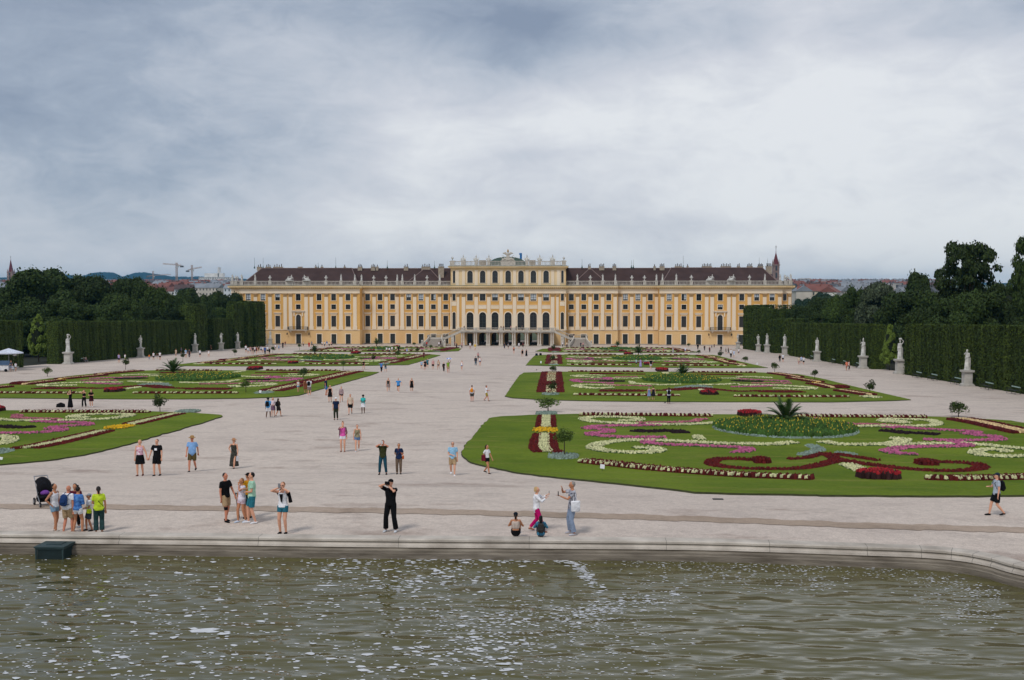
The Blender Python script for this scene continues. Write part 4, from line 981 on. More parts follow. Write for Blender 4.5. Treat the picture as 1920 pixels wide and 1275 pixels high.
m = MB(); m.box(x0 - .3, Yc - .15, Z2C, x1 + .3, BACK, Z2C + .3); m.box(x0 - .75, Yc - .7, Z2C + .3, x1 + .75, BACK + .5, Z2C + .62); m.build('cornice', COR, PAL)
boxpart('gutter', (x0 - .8, Yc - .75, Z2C + .62), (x1 + .8, BACK + .5, Z2C + .74), COP)
for x in (x0, x1): side(x, Yc, BACK, 0, Z_STR, OCL); side(x, Yc, BACK, Z_STR, Z2C, COR)
m = MB(); m.quad((x0, BACK, Z_CT), (x1, BACK, Z_CT), (x1, BACK, Z2C), (x0, BACK, Z2C)); m.build('rear_wall', OCL, PAL)
zt = Z2C + .74
piers = [(849, 1.3), (869, 1.5), (893, 1.0), (916.7, 1.0), (952.5, 4.6), (988, 1.0), (1012, 1.0), (1036, 1.5), (1057, 1.3)]
balustrade(x0 - .3, x1 + .3, Yc + .4, zt, [(X(p, Yc), w_) for p, w_ in piers], 1.55)
for p, t in ((848.7, 'b'), (869, 't'), (893, 't'), (916.7, 't'), (988, 't'), (1012, 't'), (1036, 't'), (1057, 'b')): FIG.append((t, X(p, Yc), Yc - .1, zt + 1.65))
# shallow copper dome roof behind the crest
m = MB(); cx = X(952.5, 4); n = 24
for i in range(n + 1):
    a = math.pi * i / n; 
    for y in (1.0, 10.0): m.v.append((cx - 5.9 * math.cos(a), y, zt + .3 + 2.75 * math.sin(a) ** .8))
for i in range(n): m.f.append((2 * i, 2 * i + 2, 2 * i + 3, 2 * i + 1)); m.m.append(0)
m.f.append(tuple(range(0, 2 * n + 2, 2))); m.m.append(0); m.f.append(tuple(range(1, 2 * n + 2, 2))); m.m.append(0)
m.build('dome_roof', mat('dome_copper', srgb('#55695f'), .7, .2, 2), PAL)
boxpart('attic_roof', (x0 + .3, Yc + 1.2, zt), (x1 - .3, BACK - .5, zt + .3), mat('flat_roof', (.12, .12, .11), .9, .1), PAL)
for p, w_ in ((905, 2.2), (998, 2.0)): x = X(p, 6); m = MB(); m.box(x - w_ / 2, 5.5, zt + .3, x + w_ / 2, 6.5, zt + 2.1); m.build('chimney', CHM, PAL)
# crest: eagle over trophies
m = MB(); x = X(952.5, Yc - .1); y = Yc - .2; z = zt + 1.65
m.box(x - 2.1, y - .35, z, x + 2.1, y + .35, z + .18)
for s_ in (-1, 1):
    m.tube([(x, y, z + .2), (x + s_ * .9, y, z + .55), (x + s_ * 1.9, y, z + .25)], [.45, .38, .2], 7); m.tube([(x + s_ * .5, y, z + .3), (x + s_ * 1.3, y - .1, z + 1.3), (x + s_ * 1.9, y, z + 1.75)], [.12, .1, .05], 6); m.tube([(x + s_ * .8, y, z + .2), (x + s_ * 2.0, y - .1, z + .9), (x + s_ * 2.4, y, z + 1.1)], [.12, .1, .05], 6)
    m.tube([(x + s_ * .2, y, z + 1.8), (x + s_ * .9, y, z + 2.35), (x + s_ * 1.6, y, z + 2.25)], [(.1, .3), (.1, .4), (.08, .15)], 7, hint=(0, 1, 0)); m.ball((x + s_ * .18, y, z + 2.65), .16, 7, 5)
m.ball((x, y, z + .95), (.65, .3, .9), 9, 7); m.ball((x, y, z + 1.95), (.38, .3, .6), 9, 6)
cr_ = m.build('crest', LST, PAL)
m = MB(); m.lathe([(.22, 0), (.28, .15), (.22, .5), (.08, .7), (.03, .95)], (x, y, z + 2.75), 8); m.build('gilt_crown', GOLD, cr_)
m = MB(); m.box(x - 1.9, Yc - .28, zt + .6, x + 1.9, Yc - .2, zt + .95); m.build('inscription_panel', mat('dark_lettering', (.12, .11, .10), .8, 0), cr_)
xb_ = X(976.6, 6); m = MB(); m.tube([(xb_, 6, zt + .3), (xb_, 6, zt + 4.4)], .36, 8); m.tube([(xb_, 6, zt + 4.2), (xb_ - .55, 6, zt + 4.1)], .25, 8); m.build('blue_pipe', mat('blue_plastic', (.02, .16, .42), .5, 0), PAL)
# ---- perron: open colonnade, deck, stairs
Yp = -10.8; xa, xb = X(864, Yp), X(1039.3, Yp); ZD = 4.62
boxpart('deck', (xa, Yp, 4.15), (xb, Yc - .21, ZD), LST); boxpart('deck_cornice', (xa - .1, Yp - .18, ZD - .18), (xb + .1, Yp - .003, ZD + .02), LST)
cols = [865.6, 869.4, 889.3, 893, 913, 917, 937, 941, 961.3, 965.3, 985.3, 989.3, 1009.2, 1013.3, 1033.4, 1037.3]
cm = MB(); cm.box(-.34, -.34, 0, .34, .34, .55); cm.lathe([(.3, .55), (.3, .68), (.25, .72), (.235, 2.2), (.20, 3.8), (.24, 3.84), (.27, 3.95)], (0, 0, 0), 12); cm.box(-.3, -.3, 3.95, .3, .3, 4.149)
cme = cm.mesh('column', mat('column_stone', srgb('#d9cfc2'), .8, 0, 1, col2=srgb('#bdb2a4')))
for p in cols: link('column', cme, PAL, (X(p, Yp), Yp + .45, 0))
def rail_run(P, Q, nm='stair_railing', par=None, post=.55):
    "parapet with balusters between two points (3D), used on the perron"
    P = Vector(P); Q = Vector(Q); n = max(2, int((Q - P).length / .4)); m = MB()
    d = (Q - P).normalized(); h = Vector((-d.y, d.x, 0)).normalized() * .12; u = Vector((0, 0, 1))
    def bar(a, b, z0, z1):
        v = [a - h + u * z0, a + h + u * z0, b + h + u * z0, b - h + u * z0, a - h + u * z1, a + h + u * z1, b + h + u * z1, b - h + u * z1]
        m.add(v, [(0, 1, 2, 3), (4, 7, 6, 5), (0, 4, 5, 1), (1, 5, 6, 2), (2, 6, 7, 3), (3, 7, 4, 0)])
    bar(P, Q, 0, .14); bar(P, Q, .86, 1.02)
    for i in range(n):
        c = P.lerp(Q, (i + .5) / n); m.box(c.x - .06, c.y - .06, c.z + .1, c.x + .06, c.y + .06, c.z + .9, 1)
    return m.build(nm, [LST, mat('stone_shade', srgb('#8f877d'), .85, .1)], par or PAL)
rail_run((xa, Yp + .14, ZD + .02), (xb, Yp + .14, ZD + .02), 'balustrade')
for p in [867.5, 891.2, 915, 939, 963.3, 987.3, 1011.2, 1035.4]: x = X(p, Yp); boxpart('balustrade_pier', (x - .55, Yp - .03, ZD + .02), (x + .55, Yp + .32, ZD + 1.08), LST)
SHC = mat('grey_steps', srgb('#a59b90'), .9, .1, 2)
for s_, xe, xl_, pa, pb in ((-1, xa, X(833, Yp), 803, 829), (1, xb, X(1070.5, Yp), 1074.5, 1100)):
    st = empty('stair'); st.parent = PAL
    # straight flight sloping outward along the facade
    n = 14; m = MB()
    for i in range(n):
        a = xe + (xl_ - xe) * i / n; b = xe + (xl_ - xe) * (i + 1) / n; z = ZD - (ZD - 2.35) * (i + .5) / n
        m.box(min(a, b), Yp + .25, z - .45, max(a, b), Yp + 3.2, z)
    m.build('steps', LST, st)
    q = MB(); v = [(xe, Yp, ZD - .45), (xl_, Yp, 1.9), (xl_, Yp, 2.45), (xe, Yp, ZD + .1)]
    q.add(v + [(a, Yp + .25, c) for a, b, c in v], [(0, 1, 2, 3), (7, 6, 5, 4), (0, 4, 5, 1), (3, 2, 6, 7)]); q.build('stringer', LST, st)
    rail_run((xe, Yp + .12, ZD + .1), (xl_, Yp + .12, 2.45), par=st)
    # landing block with side opening
    xi = xl_; xo = X(pa - 2 if s_ < 0 else pb + 2, Yp); lo_, hi = min(xi, xo), max(xi, xo)
    m = MB(); m.box(lo_, Yp + .3, 0, hi, Yp + 5.5, 2.3); m.build('landing', LST, st)
    rail_run((lo_, Yp + 5.3, 2.3), (hi, Yp + 5.3, 2.3), par=st); rail_run((xo, Yp + .5, 2.3), (xo, Yp + 5.3, 2.3), par=st)
    pier = MB(); pier.box(xe - .3, Yp - .05, 0, xe + .3, Yp + .6, ZD - .5) if False else None
    m = MB()
    for q_ in (.5,): xq = xe + (xl_ - xe) * q_; m.box(xq - .45, Yp + .02, 0, xq + .45, Yp + .9, ZD - (ZD - 2.35) * q_ - .5)
    m.build('support_pier', LST, st)
    # front flight towards the garden, splayed at the foot
    xA, xB = X(pa + 3, Yp), X(pb - 2.5, Yp); n = 14; m = MB()
    for i in range(n):
        z = 2.3 * (1 - (i + 1) / (n + 1)); ya = Yp + .3 - i * .36; yb = ya - .36; sp_ = 1.3 * (i / n) ** 2
        m.box(xA - sp_, yb, 0, xB + sp_, ya - .001, z)
    m.build('steps', SHC, st)
    for e, sg in ((xA, -1), (xB, 1)):
        pts = []
        for i in range(n + 1): pts.append(Vector((e + sg * (.25 + 1.5 * (i / n) ** 2), Yp + .3 - i * .36, 2.3 * (1 - i / (n + 1)))))
        w_ = MB()
        for a, b in zip(pts, pts[1:]):
            v = [(a.x - .16, a.y, 0), (a.x + .16, a.y, 0), (b.x + .16, b.y, 0), (b.x - .16, b.y, 0), (a.x - .16, a.y, a.z + .95), (a.x + .16, a.y, a.z + .95), (b.x + .16, b.y, b.z + .95), (b.x - .16, b.y, b.z + .95)]
            w_.add(v, [(4, 5, 6, 7), (0, 4, 7, 3), (1, 2, 6, 5), (0, 1, 5, 4), (3, 7, 6, 2)])
        w_.box(pts[-1].x - .3, pts[-1].y - .6, 0, pts[-1].x + .3, pts[-1].y + .1, 1.35); w_.lathe([(.12, 0), (.3, .2), (.33, .45), (.12, .7), (.02, .8)], (pts[-1].x, pts[-1].y - .25, 1.35), 8)
        w_.build('curved_parapet', LST, st)
boxpart('forecourt_step', (xa - 1, Yp - .4, 0), (xb + 1, Yc, .045), PLN)
# ================================================================ people
SKIN = {'l': mat('skin_light', srgb('#d9a184'), .55, .06, 6), 't': mat('skin_tan', srgb('#bd8260'), .55, .06, 6), 'r': mat('skin_ruddy', srgb('#c98468'), .55, .06, 6), 'd': mat('skin_dark', srgb('#5d3a28'), .5, .06, 6)}
def cloth(c):
    if isinstance(c, str) and c.startswith('pat'): a, b = c[3:].split('-'); return mat('cloth_' + c, srgb(a), .9, 0, 11, col2=srgb(b), bump=.3, bscale=20, detail=2)
    c = {'white': '#e4e4e8', 'black': '#141416', 'navy': '#1c2742', 'khaki': '#a98f6e', 'olive': '#4a4a2e', 'denim': '#5f7fa8', 'ltblue': '#8fb4d6', 'blue': '#3a7fc0', 'teal': '#2c6a78', 'dteal': '#1f4a50', 'grey': '#8b8d92', 'dgrey': '#3c3d42', 'red': '#c42a26', 'pink': '#d45aa4', 'maroon': '#5c2230', 'lime': '#c8e03a', 'mint': '#a9d2b8', 'mustard': '#c48a1c', 'beige': '#c8b4a0', 'brown': '#5c4432', 'magenta': '#c01468', 'orange': '#e0782a', 'turq': '#3ab8b4', 'lilac': '#a79ac8', 'yellow': '#d8b83a', 'green': '#7a9a34', 'dgreen': '#2a3a30', 'rose': '#c89a98', 'coral': '#e08468', 'greyblue': '#8796ad', 'cream': '#ddd0b8'}.get(c, c)
    return mat('cloth_' + c.lstrip('#'), srgb(c), .9, .22, 5, bump=.9, bscale=9, spec=.1)
HAIR = {'dk': '#1a1412', 'br': '#4a2e1e', 'bl': '#c0a070', 'gr': '#8c8680', 'gi': '#8a5a34', 'bk': '#0e0c0c', 'rd': '#6e3020'}
def _h(k): pass
def hairm(k): return mat('hair_' + k, srgb(HAIR[k]), .6, .2, 20)
PENDING = []
def ik(s, t, a, b, hint):
    s, t, h = Vector(s), Vector(t), Vector(hint); d = t - s; L_ = min(d.length, a + b - .004)
    if d.length < 1e-6: d = Vector((0, 0, -1))
    d.normalize(); t = s + d * L_; x = (a * a - b * b + L_ * L_) / (2 * L_); hh = math.sqrt(max(0, a * a - x * x)); h = h - d * h.dot(d)
    if h.length < 1e-6: h = d.orthogonal()
    return s + d * x + h.normalized() * hh, t
ARM = {'down': (.235, -.03, .84), 'fwd': (.22, -.22, .90), 'back': (.23, .2, .88), 'cam': (.07, -.2, 1.57), 'face': (.03, -.17, 1.50), 'low': (.05, -.3, 1.18), 'belly': (.02, -.19, 1.08), 'hip': (.19, -.03, 1.0), 'out': (.36, -.05, .86), 'wide': (.42, -.05, 1.0), 'phone': (.08, -.42, 1.38), 'wave': (.22, -.42, 1.52), 'behind': (.05, .18, .98), 'up': (.20, -.1, 1.82), 'knee': (.16, -.34, .42), 'pole': (.26, -.2, .92)}
LEG = {'stand': ((.10, 0, 0), (-.10, 0, 0)), 'apart': ((.17, .02, 0), (-.17, -.02, 0)), 'walk': ((.09, .26, .06), (-.09, -.24, 0)), 'walkb': ((.09, -.24, 0), (-.09, .26, .06)), 'step': ((.10, .10, 0), (-.09, -.12, 0)), 'sit': ((.13, -.52, -.0), (-.13, -.50, 0)), 'chair': ((.12, -.46, 0), (-.12, -.44, 0))}
def skeleton(pose):
    la, ra, legs = pose.get('la', 'down'), pose.get('ra', 'down'), pose.get('legs', 'stand')
    dz = {'sit': -.78, 'chair': -.44}.get(legs, -.02 if legs.startswith('walk') else 0); lean = pose.get('lean', 0)
    hz = .93 + dz
    Rl = Matrix.Rotation(R(lean), 3, 'X'); piv = Vector((0, 0, hz))
    up = lambda x, y, z: piv + Rl @ (Vector((x, y, z + dz)) - piv)
    J = dict(dz=dz, up=up, arms=[], legs=[])
    for s_, k in ((1, la), (-1, ra)):
        sh = up(s_ * pose.get('sw', .172), 0, 1.40); t = ARM[k] if isinstance(k, str) else k; t = Vector((s_ * t[0] if isinstance(k, str) else t[0], t[1], t[2] + dz)) if legs in ('stand', 'apart', 'step', 'walk', 'walkb') or not isinstance(k, str) or k != 'knee' else Vector((s_ * t[0], t[1], .42))
        e, w_ = ik(sh, t, .29, .255, (s_ * .8, .45, -.7)); J['arms'].append((sh, e, w_, s_))
    for s_, f in zip((1, -1), LEG[legs]):
        hp = Vector((s_ * .088, 0, hz - .02)); an = Vector((f[0], f[1], .085 + f[2])); kn, an = ik(hp, an, .425, .42, (s_ * .1, -1, .35 if legs in ('sit', 'chair') else 0)); J['legs'].append((hp, kn, an, s_, f[2]))
    return J
def tor(fem): 
    return [(.80, .10, .085), (.86, .15 if not fem else .155, .11), (.93, .165 if not fem else .175, .12), (1.02, .152 if not fem else .145, .105), (1.12, .148 if not fem else .124, .10), (1.24, .168 if not fem else .148, .112 if not fem else .118), (1.33, .178 if not fem else .155, .108 if not fem else .112), (1.40, .165 if not fem else .148, .085), (1.445, .10, .07), (1.475, .058, .058)]
def tor_at(z, T):
    for a, b in zip(T, T[1:]):
        if a[0] <= z <= b[0]:
            t = (z - a[0]) / (b[0] - a[0]); return a[1] + (b[1] - a[1]) * t, a[2] + (b[2] - a[2]) * t
    return T[0][1:] if z < T[0][0] else T[-1][1:]
def torso(m, J, T, z0, z1, g, seg=14, fat=0):
    zs = [z0] + [t[0] for t in T if z0 + .02 < t[0] < z1 - .02] + [z1]; P, Rr = [], []
    for z in zs:
        a, b = tor_at(z, T); k = fat * math.exp(-((z - 1.08) / .14) ** 2); P.append(J['up'](0, -k * .5, z)); Rr.append((a + g + k * .5, b + g + k))
    m.tube(P, Rr, seg, hint=(1, 0, 0))
def body_mesh(J, T, lod, fat, hair_gap=True):
    m = MB(); torso(m, J, T, .80, 1.475, 0, 14, fat); up = J['up']
    m.tube([up(0, .005, 1.44), up(0, -.005, 1.50), up(0, -.01, 1.56)], [.058, .052, .055], 10)
    hd = J['head'] if 'head' in J else (lambda x, y, z: up(x, y, z))
    c = hd(0, -.012, 1.625); m.ball(c, (.074, .092, .105), 14, 10); m.ball(hd(0, -.045, 1.562), (.052, .055, .05), 10, 7)
    if lod == 0:
        m.tube([hd(0, -.10, 1.635), hd(0, -.125, 1.598), hd(0, -.10, 1.592)], [.009, .016, .012], 6)
        m.ball(hd(0, -.098, 1.562), (.024, .012, .009), 8, 5)
        for s_ in (-1, 1): m.ball(hd(s_ * .075, 0, 1.615), (.012, .02, .03), 8, 5); m.ball(hd(s_ * .035, -.09, 1.65), (.022, .014, .008), 8, 5)
    for sh, e, w_, s_ in J['arms']:
        m.ball(sh, .058, 8, 6); m.tube([sh, sh.lerp(e, .5), e, e.lerp(w_, .4), w_], [.052, .046, .039, .036, .025], 8)
        d = (w_ - e).normalized(); sd = Vector((s_, 0, 0)) - d * d.x * s_
        if sd.length < .1: sd = Vector((0, -1, 0))
        sd.normalize(); nrm = d.cross(sd)
        if lod == 0:
            m.tube([w_, w_ + d * .05, w_ + d * .095], [(.024, .02), (.038, .016), (.038, .014)], 8, hint=nrm.cross(d))
            for i, ln in enumerate((.062, .074, .07, .055)):
                o = nrm * 0 + nrm.cross(d) * ((i - 1.5) * .021); cv = -nrm * s_ * .018
                b = w_ + d * .088 + o; m.tube([b, b + d * ln * .55 + cv * .4, b + d * ln + cv * 1.4], [.0098, .0092, .0082], 6)
            th = nrm.cross(d) * (-.03); m.tube([w_ + d * .03 + th * .6, w_ + d * .06 + th * 1.6, w_ + d * .09 + th * 1.7], [.012, .011, .009], 6)
        else: m.tube([w_, w_ + d * .08, w_ + d * .16], [.026, .034, .02], 6)
    for hp, kn, an, s_, lf in J['legs']:
        m.tube([hp, hp.lerp(kn, .5), kn, kn.lerp(an, .35), an.lerp(kn, .25), an], [.088, .076, .056, .056, .042, .036], 9)
        m.tube([an + Vector((0, .045, -.035 + lf * .1)), an + Vector((0, -.04, -.05)), an + Vector((s_ * .015, -.15, -.062 - lf * .3))], [.036, .04, .024], 8)
    return m
def legwear(m, J, frac, g, flare=0.0):
    for hp, kn, an, s_, lf in J['legs']:
        if frac <= 1: P = [hp + Vector((0, 0, .03)), hp.lerp(kn, frac * .5), hp.lerp(kn, frac)]; Q = [.094 + g, .086 + g + flare * .5, (.088 - .026 * frac) + g + flare]
        else: P = [hp + Vector((0, 0, .03)), hp.lerp(kn, .5), kn, kn.lerp(an, .5), kn.lerp(an, frac - 1)]; Q = [.094 + g, .082 + g, .066 + g, .058 + g + flare * .6, .052 + g + flare]
        m.tube(P, Q, 10)
def sleeves(m, J, frac, g):
    for sh, e, w_, s_ in J['arms']:
        m.ball(sh, .052 + g, 8, 6)
        if frac <= 1: m.tube([sh, sh.lerp(e, frac * .5), sh.lerp(e, frac)], [.058 + g, .056 + g, .055 + g], 9)
        else: m.tube([sh, sh.lerp(e, .5), e, e.lerp(w_, frac - 1)], [.058 + g, .052 + g, .047 + g, .038 + g], 9)
def skirt(m, J, z0, z1, r1, r0=.165):
    u = J['up']; n = 5; ff = sum((l[2] for l in J['legs']), Vector()) / 2
    P = [Vector((0, ff.y * .3 * (1 - i / n), z1 + J['dz'] + (z0 - z1) * i / n)) for i in range(n + 1)]
    m.tube(P, [(r0 + (r1 - r0) * (i / n) ** .8, (r0 * .78 + (r1 * .9 - r0 * .78) * (i / n) ** .8)) for i in range(n + 1)], 16, hint=(1, 0, 0))
NP = [0]
def person(x, y, h, ang, la, ra, legs, top, tc_, bot, bc, hair, hc, label, skin='l', lod=None, shoes='#2a2a2c', fem=None, fat=0, lean=0, z=None, extras=(), group=None, pos=None, turn=0, shl=True):
    p = pos or (gp(x, y) if z is None else aty(x, y, z[0]))
    if z is not None and pos is None: p.z = z[1]
    d = p.y - CAM.y
    H = h / pxm(p)
    if legs == 'sit': H = h / pxm(p) / .56
    if legs == 'chair': H = h / pxm(p) / .74
    H = max(.9, min(1.95, H)); S = H / 1.735
    if lod is None: lod = 0 if d < 60 else (1 if d < 150 else 2)
    if fem is None: fem = hair in ('long', 'bun', 'pony') or bot in ('skirt', 'dress', 'long')
    J = skeleton(dict(la=la, ra=ra, legs=legs, lean=lean, sw=.152 if fem else .175)); T = tor(fem); up = J['up']
    tr = Matrix.Rotation(R(turn), 3, 'Z')
    def hd(a, b, c): v = tr @ Vector((a, b, c - 1.5)); return up(v.x, v.y, v.z + 1.5)
    J['head'] = hd
    root = body_mesh(J, T, lod, fat * .06)
    vox = (.0095, .02, .034)[lod]
    o = root.build('person', SKIN[skin]); o.location = p; o.rotation_euler[2] = R(ang); o.scale = (S, S, S)
    tag(o, label, 'person', group); NP[0] += 1; PENDING.append((o, vox))
    def part(nm, m, mt, vx=None):
        c = m.build(nm, mt, o)
        if vx != 0: PENDING.append((c, vx or vox * 1.25))
        return c
    g = .014 + (.006 if lod else 0); f_ = fat * .06
    m = MB()
    if bot == 'dress': top2 = 'tank' if top == 'dress' else top
    else: top2 = top
    hem = {'tee': .86, 'tank': .90, 'long': .86, 'polo': .86, 'crop': 1.10, 'blouse': .80, 'jacket': .76, 'tuck': .98, 'tuckl': .98, 'cami': .95}.get(top2, .9)
    torso(m, J, T, hem, 1.385 if top2 in ('tank', 'crop', 'cami') else 1.455, g + (.008 if top2 in ('blouse', 'jacket', 'tee') else 0), 14, f_)
    if top2 in ('tee', 'polo', 'tuck', 'blouse'): sleeves(m, J, .62, .012)
    if top2 in ('long', 'tuckl', 'jacket'): sleeves(m, J, 1.75, .01)
    if top2 in ('tank', 'crop', 'cami'):
        for s_ in (-1, 1): m.tube([up(s_ * .085, -.10, 1.35), up(s_ * .09, -.03, 1.445), up(s_ * .085, .085, 1.36)], [.022, .022, .022], 6)
    if bot == 'dress' or bot == 'maxi':
        skirt(m, J, .55 if bot == 'dress' else .16, 1.0, .25 if bot == 'dress' else .28); part('dress', m, cloth(tc_))
    else:
        part('top', m, cloth(tc_))
        m = MB()
        if bot == 'skirt': skirt(m, J, .58, 1.02, .235)
        elif bot == 'longskirt': skirt(m, J, .25, 1.02, .24)
        else:
            torso(m, J, T, .80, 1.03, g - .004, 14, f_ * .8)
            if bot == 'shorts': legwear(m, J, .82, .018, .012)
            elif bot == 'mini': legwear(m, J, .42, .012, .006)
            elif bot == 'wide': legwear(m, J, 1.93, .016, .02)
            else: legwear(m, J, 1.9, .012)
        part('skirt' if 'skirt' in bot else ('shorts' if bot in ('shorts', 'mini') else 'trousers'), m, cloth(bc))
    if hair != 'bald':
        m = MB(); m.ball(hd(0, .018, 1.645), (.082, .088, .098), 12, 8)
        if hair == 'long': m.tube([hd(0, .05, 1.64), hd(0, .075, 1.52), hd(0, .085, 1.38)], [(.08, .05), (.085, .045), (.06, .03)], 9, hint=(1, 0, 0))
        if hair == 'bob': m.tube([hd(0, .03, 1.64), hd(0, .04, 1.55)], [(.09, .07), (.09, .065)], 9, hint=(1, 0, 0))
        if hair == 'bun': m.ball(hd(0, .03, 1.765), (.045, .045, .04), 8, 6)
        if hair == 'pony': m.tube([hd(0, .09, 1.67), hd(0, .13, 1.58), hd(0, .115, 1.46)], [.03, .038, .02], 8)
        if hair == 'curl': m.ball(hd(0, .02, 1.65), (.12, .12, .115), 12, 8)
        part('hair', m, hairm(hc))
    if lod < 2 and shl:
        for hp, kn, an, s_, lf in J['legs']:
            m = MB(); m.tube([an + Vector((0, .055, -.045 + lf * .1)), an + Vector((0, -.03, -.045)), an + Vector((s_ * .012, -.10, -.055 - lf * .2)), an + Vector((s_ * .018, -.175, -.066 - lf * .35))], [(.04, .034), (.046, .042), (.047, .034), (.034, .022)], 9, hint=(1, 0, 0))
            part('shoe', m, cloth(shoes))
    if lod == 0:
        m = MB()
        for s_ in (-1, 1): m.ball(hd(s_ * .032, -.092, 1.628), (.013, .009, .007), 8, 5)
        part('eyes', m, mat('eye_dark', (.02, .015, .012), .2, 0), 0)
    for e in extras: extra(o, p, ang, S, J, hd, e, part)
    return o
def wpt(p, ang, S, v): return p + (Matrix.Rotation(R(ang), 3, 'Z') @ Vector(v)) * S
def extra(o, p, ang, S, J, hd, e, part):
    k, c = e[0], e[1]; lab = e[2] if len(e) > 2 else None; up = J['up']
    def thing(nm, m, mt, cat, at=(0, 0, 0)):
        t = m.build(nm, mt); t.location = p; t.rotation_euler[2] = R(ang); t.scale = (S, S, S); tag(t, lab, cat); return t
    if k == 'cap': 
        m = MB(); m.ball(hd(0, .012, 1.675), (.09, .10, .075), 12, 7); m.tube([hd(0, -.06, 1.675), hd(0, -.13, 1.665), hd(0, -.165, 1.655)], [(.075, .012), (.07, .01), (.04, .008)], 10, hint=(1, 0, 0)); part('cap', m, cloth(c), .012)
    if k == 'sunhat':
        m = MB(); a = hd(0, .0, 1.675); m.lathe([(.17, 0), (.175, .012), (.1, .03), (.09, .09), (.05, .11)], a, 14); part('hat', m, cloth(c), 0)
    if k == 'glasses':
        m = MB(); m.box(-.07, -.012, -.013, .07, 0, .017); c_ = part('sunglasses', m, mat('lens', (.01, .01, .01), .2, 0), 0); c_.location = hd(0, -.095, 1.63)
    if k == 'strap':
        m = MB(); m.tube([up(.12, -.02, 1.44), up(0, -.15, 1.2), up(-.15, -.06, 1.0)], .012, 5); m.tube([up(.12, .0, 1.44), up(.0, .14, 1.2), up(-.15, .06, 1.0)], .012, 5); part('bag_strap', m, cloth(c), 0)
    if k == 'shawl':
        m = MB(); m.tube([up(-.2, 0, 1.34), up(0, .06, 1.45), up(.2, 0, 1.34)], [(.07, .09), (.05, .09), (.07, .09)], 8, hint=(0, 1, 0)); m.tube([up(.2, .03, 1.38), up(.25, .06, 1.05)], [.05, .07], 7); m.tube([up(0, -.14, 1.36), up(.01, -.15, 1.08)], [(.08, .02), (.02, .015)], 7); part('shawl', m, cloth(c), .015)
    if k == 'print': m = MB(); m.box(-.06, -.145, 1.22, .06, -.138, 1.32); q = part('shirt_print', m, cloth(c), 0)
    if k == 'kneebrace':
        hp, kn, an, s_, lf = J['legs'][1]; m = MB(); m.tube([hp.lerp(kn, .88), kn.lerp(an, .15)], [.072, .066], 9); part('knee_brace', m, cloth(c), 0)
    if k == 'openshirt':
        m = MB()
        for s_ in (-1, 1): m.tube([up(s_ * .15, .02, 1.42), up(s_ * .19, .02, 1.15), up(s_ * .2, .03, .85)], [(.05, .1), (.03, .1), (.03, .1)], 8, hint=(1, 0, 0))
        sleeves(m, J, 1.3, .01); part('open_shirt', m, cloth(c))
    if k == 'backpack':
        m = MB(); P = [up(0, .20, 1.02), up(0, .215, 1.06), up(0, .22, 1.2), up(0, .21, 1.36), up(0, .19, 1.42)]; m.tube(P, [(.10, .05), (.15, .085), (.155, .09), (.14, .075), (.08, .04)], 12, hint=(1, 0, 0))
        t = thing('backpack', m, cloth(c), 'backpack'); m = MB(); m.tube([up(0, .29, 1.08), up(0, .31, 1.14), up(0, .29, 1.24)], [(.09, .02), (.11, .03), (.08, .02)], 8, hint=(1, 0, 0)); m.build('pocket', cloth(c), t)
        m = MB()
        for s_ in (-1, 1): m.tube([up(s_ * .09, .15, 1.38), up(s_ * .11, .02, 1.475), up(s_ * .11, -.125, 1.34), up(s_ * .15, -.05, 1.12), up(s_ * .13, .14, 1.06)], .016, 5)
        m.build('strap', cloth(c), t)
    if k in ('tote', 'handbag', 'bag'):
        i = e[3] if len(e) > 3 else 0; s_ = 1 if i == 0 else -1; w_ = J['arms'][i][2]
        if k == 'tote': b = up(s_ * .26, .05, 1.0); m = MB(); m.tube([b + Vector((0, 0, -.2)), b + Vector((0, 0, -.17)), b + Vector((0, 0, .12)), b + Vector((0, 0, .15))], [(.04, .13), (.055, .155), (.05, .16), (.02, .15)], 10, hint=(1, 0, 0)); tp_ = up(s_ * .18, 0, 1.46)
        elif k == 'handbag': b = up(s_ * .24, -.03, .98); m = MB(); m.tube([b + Vector((0, 0, -.12)), b + Vector((0, 0, -.1)), b + Vector((0, 0, .06)), b + Vector((0, 0, .08))], [(.04, .09), (.055, .12), (.05, .11), (.02, .08)], 10, hint=(1, 0, 0)); tp_ = up(-s_ * .05, -.1, 1.4)
        else: b = w_ + Vector((0, -.02, -.24)); m = MB(); m.tube([b + Vector((0, 0, -.16)), b + Vector((0, 0, -.14)), b + Vector((0, 0, .1)), b + Vector((0, 0, .13))], [(.04, .10), (.055, .13), (.045, .12), (.015, .08)], 10, hint=(1, 0, 0)); tp_ = w_ + Vector((0, 0, -.03))
        t = thing({'tote': 'tote_bag', 'handbag': 'handbag', 'bag': 'carrier_bag'}[k], m, cloth(c), 'bag'); m = MB()
        for q in (-.07, .07): m.tube([b + Vector((0, q, .12)), tp_ + Vector((0, q * .2, 0))], .01, 5)
        m.build('handle', cloth(c), t)
    if k in ('phone', 'camera'):
        a, b = J['arms'][0][2], J['arms'][1][2]; i = e[3] if len(e) > 3 else None; w_ = (a + b) / 2 if i is None else J['arms'][i][2]
        m = MB()
        if k == 'phone': q = w_ + Vector((0, -.09, .09)); m.box(q.x - .04, q.y - .006, q.z - .075, q.x + .04, q.y + .006, q.z + .075)
        else: q = w_ + Vector((0, -.03, .06)); m.box(q.x - .075, q.y - .03, q.z - .045, q.x + .075, q.y + .03, q.z + .055); m.tube([q + Vector((0, -.02, 0)), q + Vector((0, -.11, 0))], .038, 10)
        t = thing(k, m, cloth(c), k); m = MB()
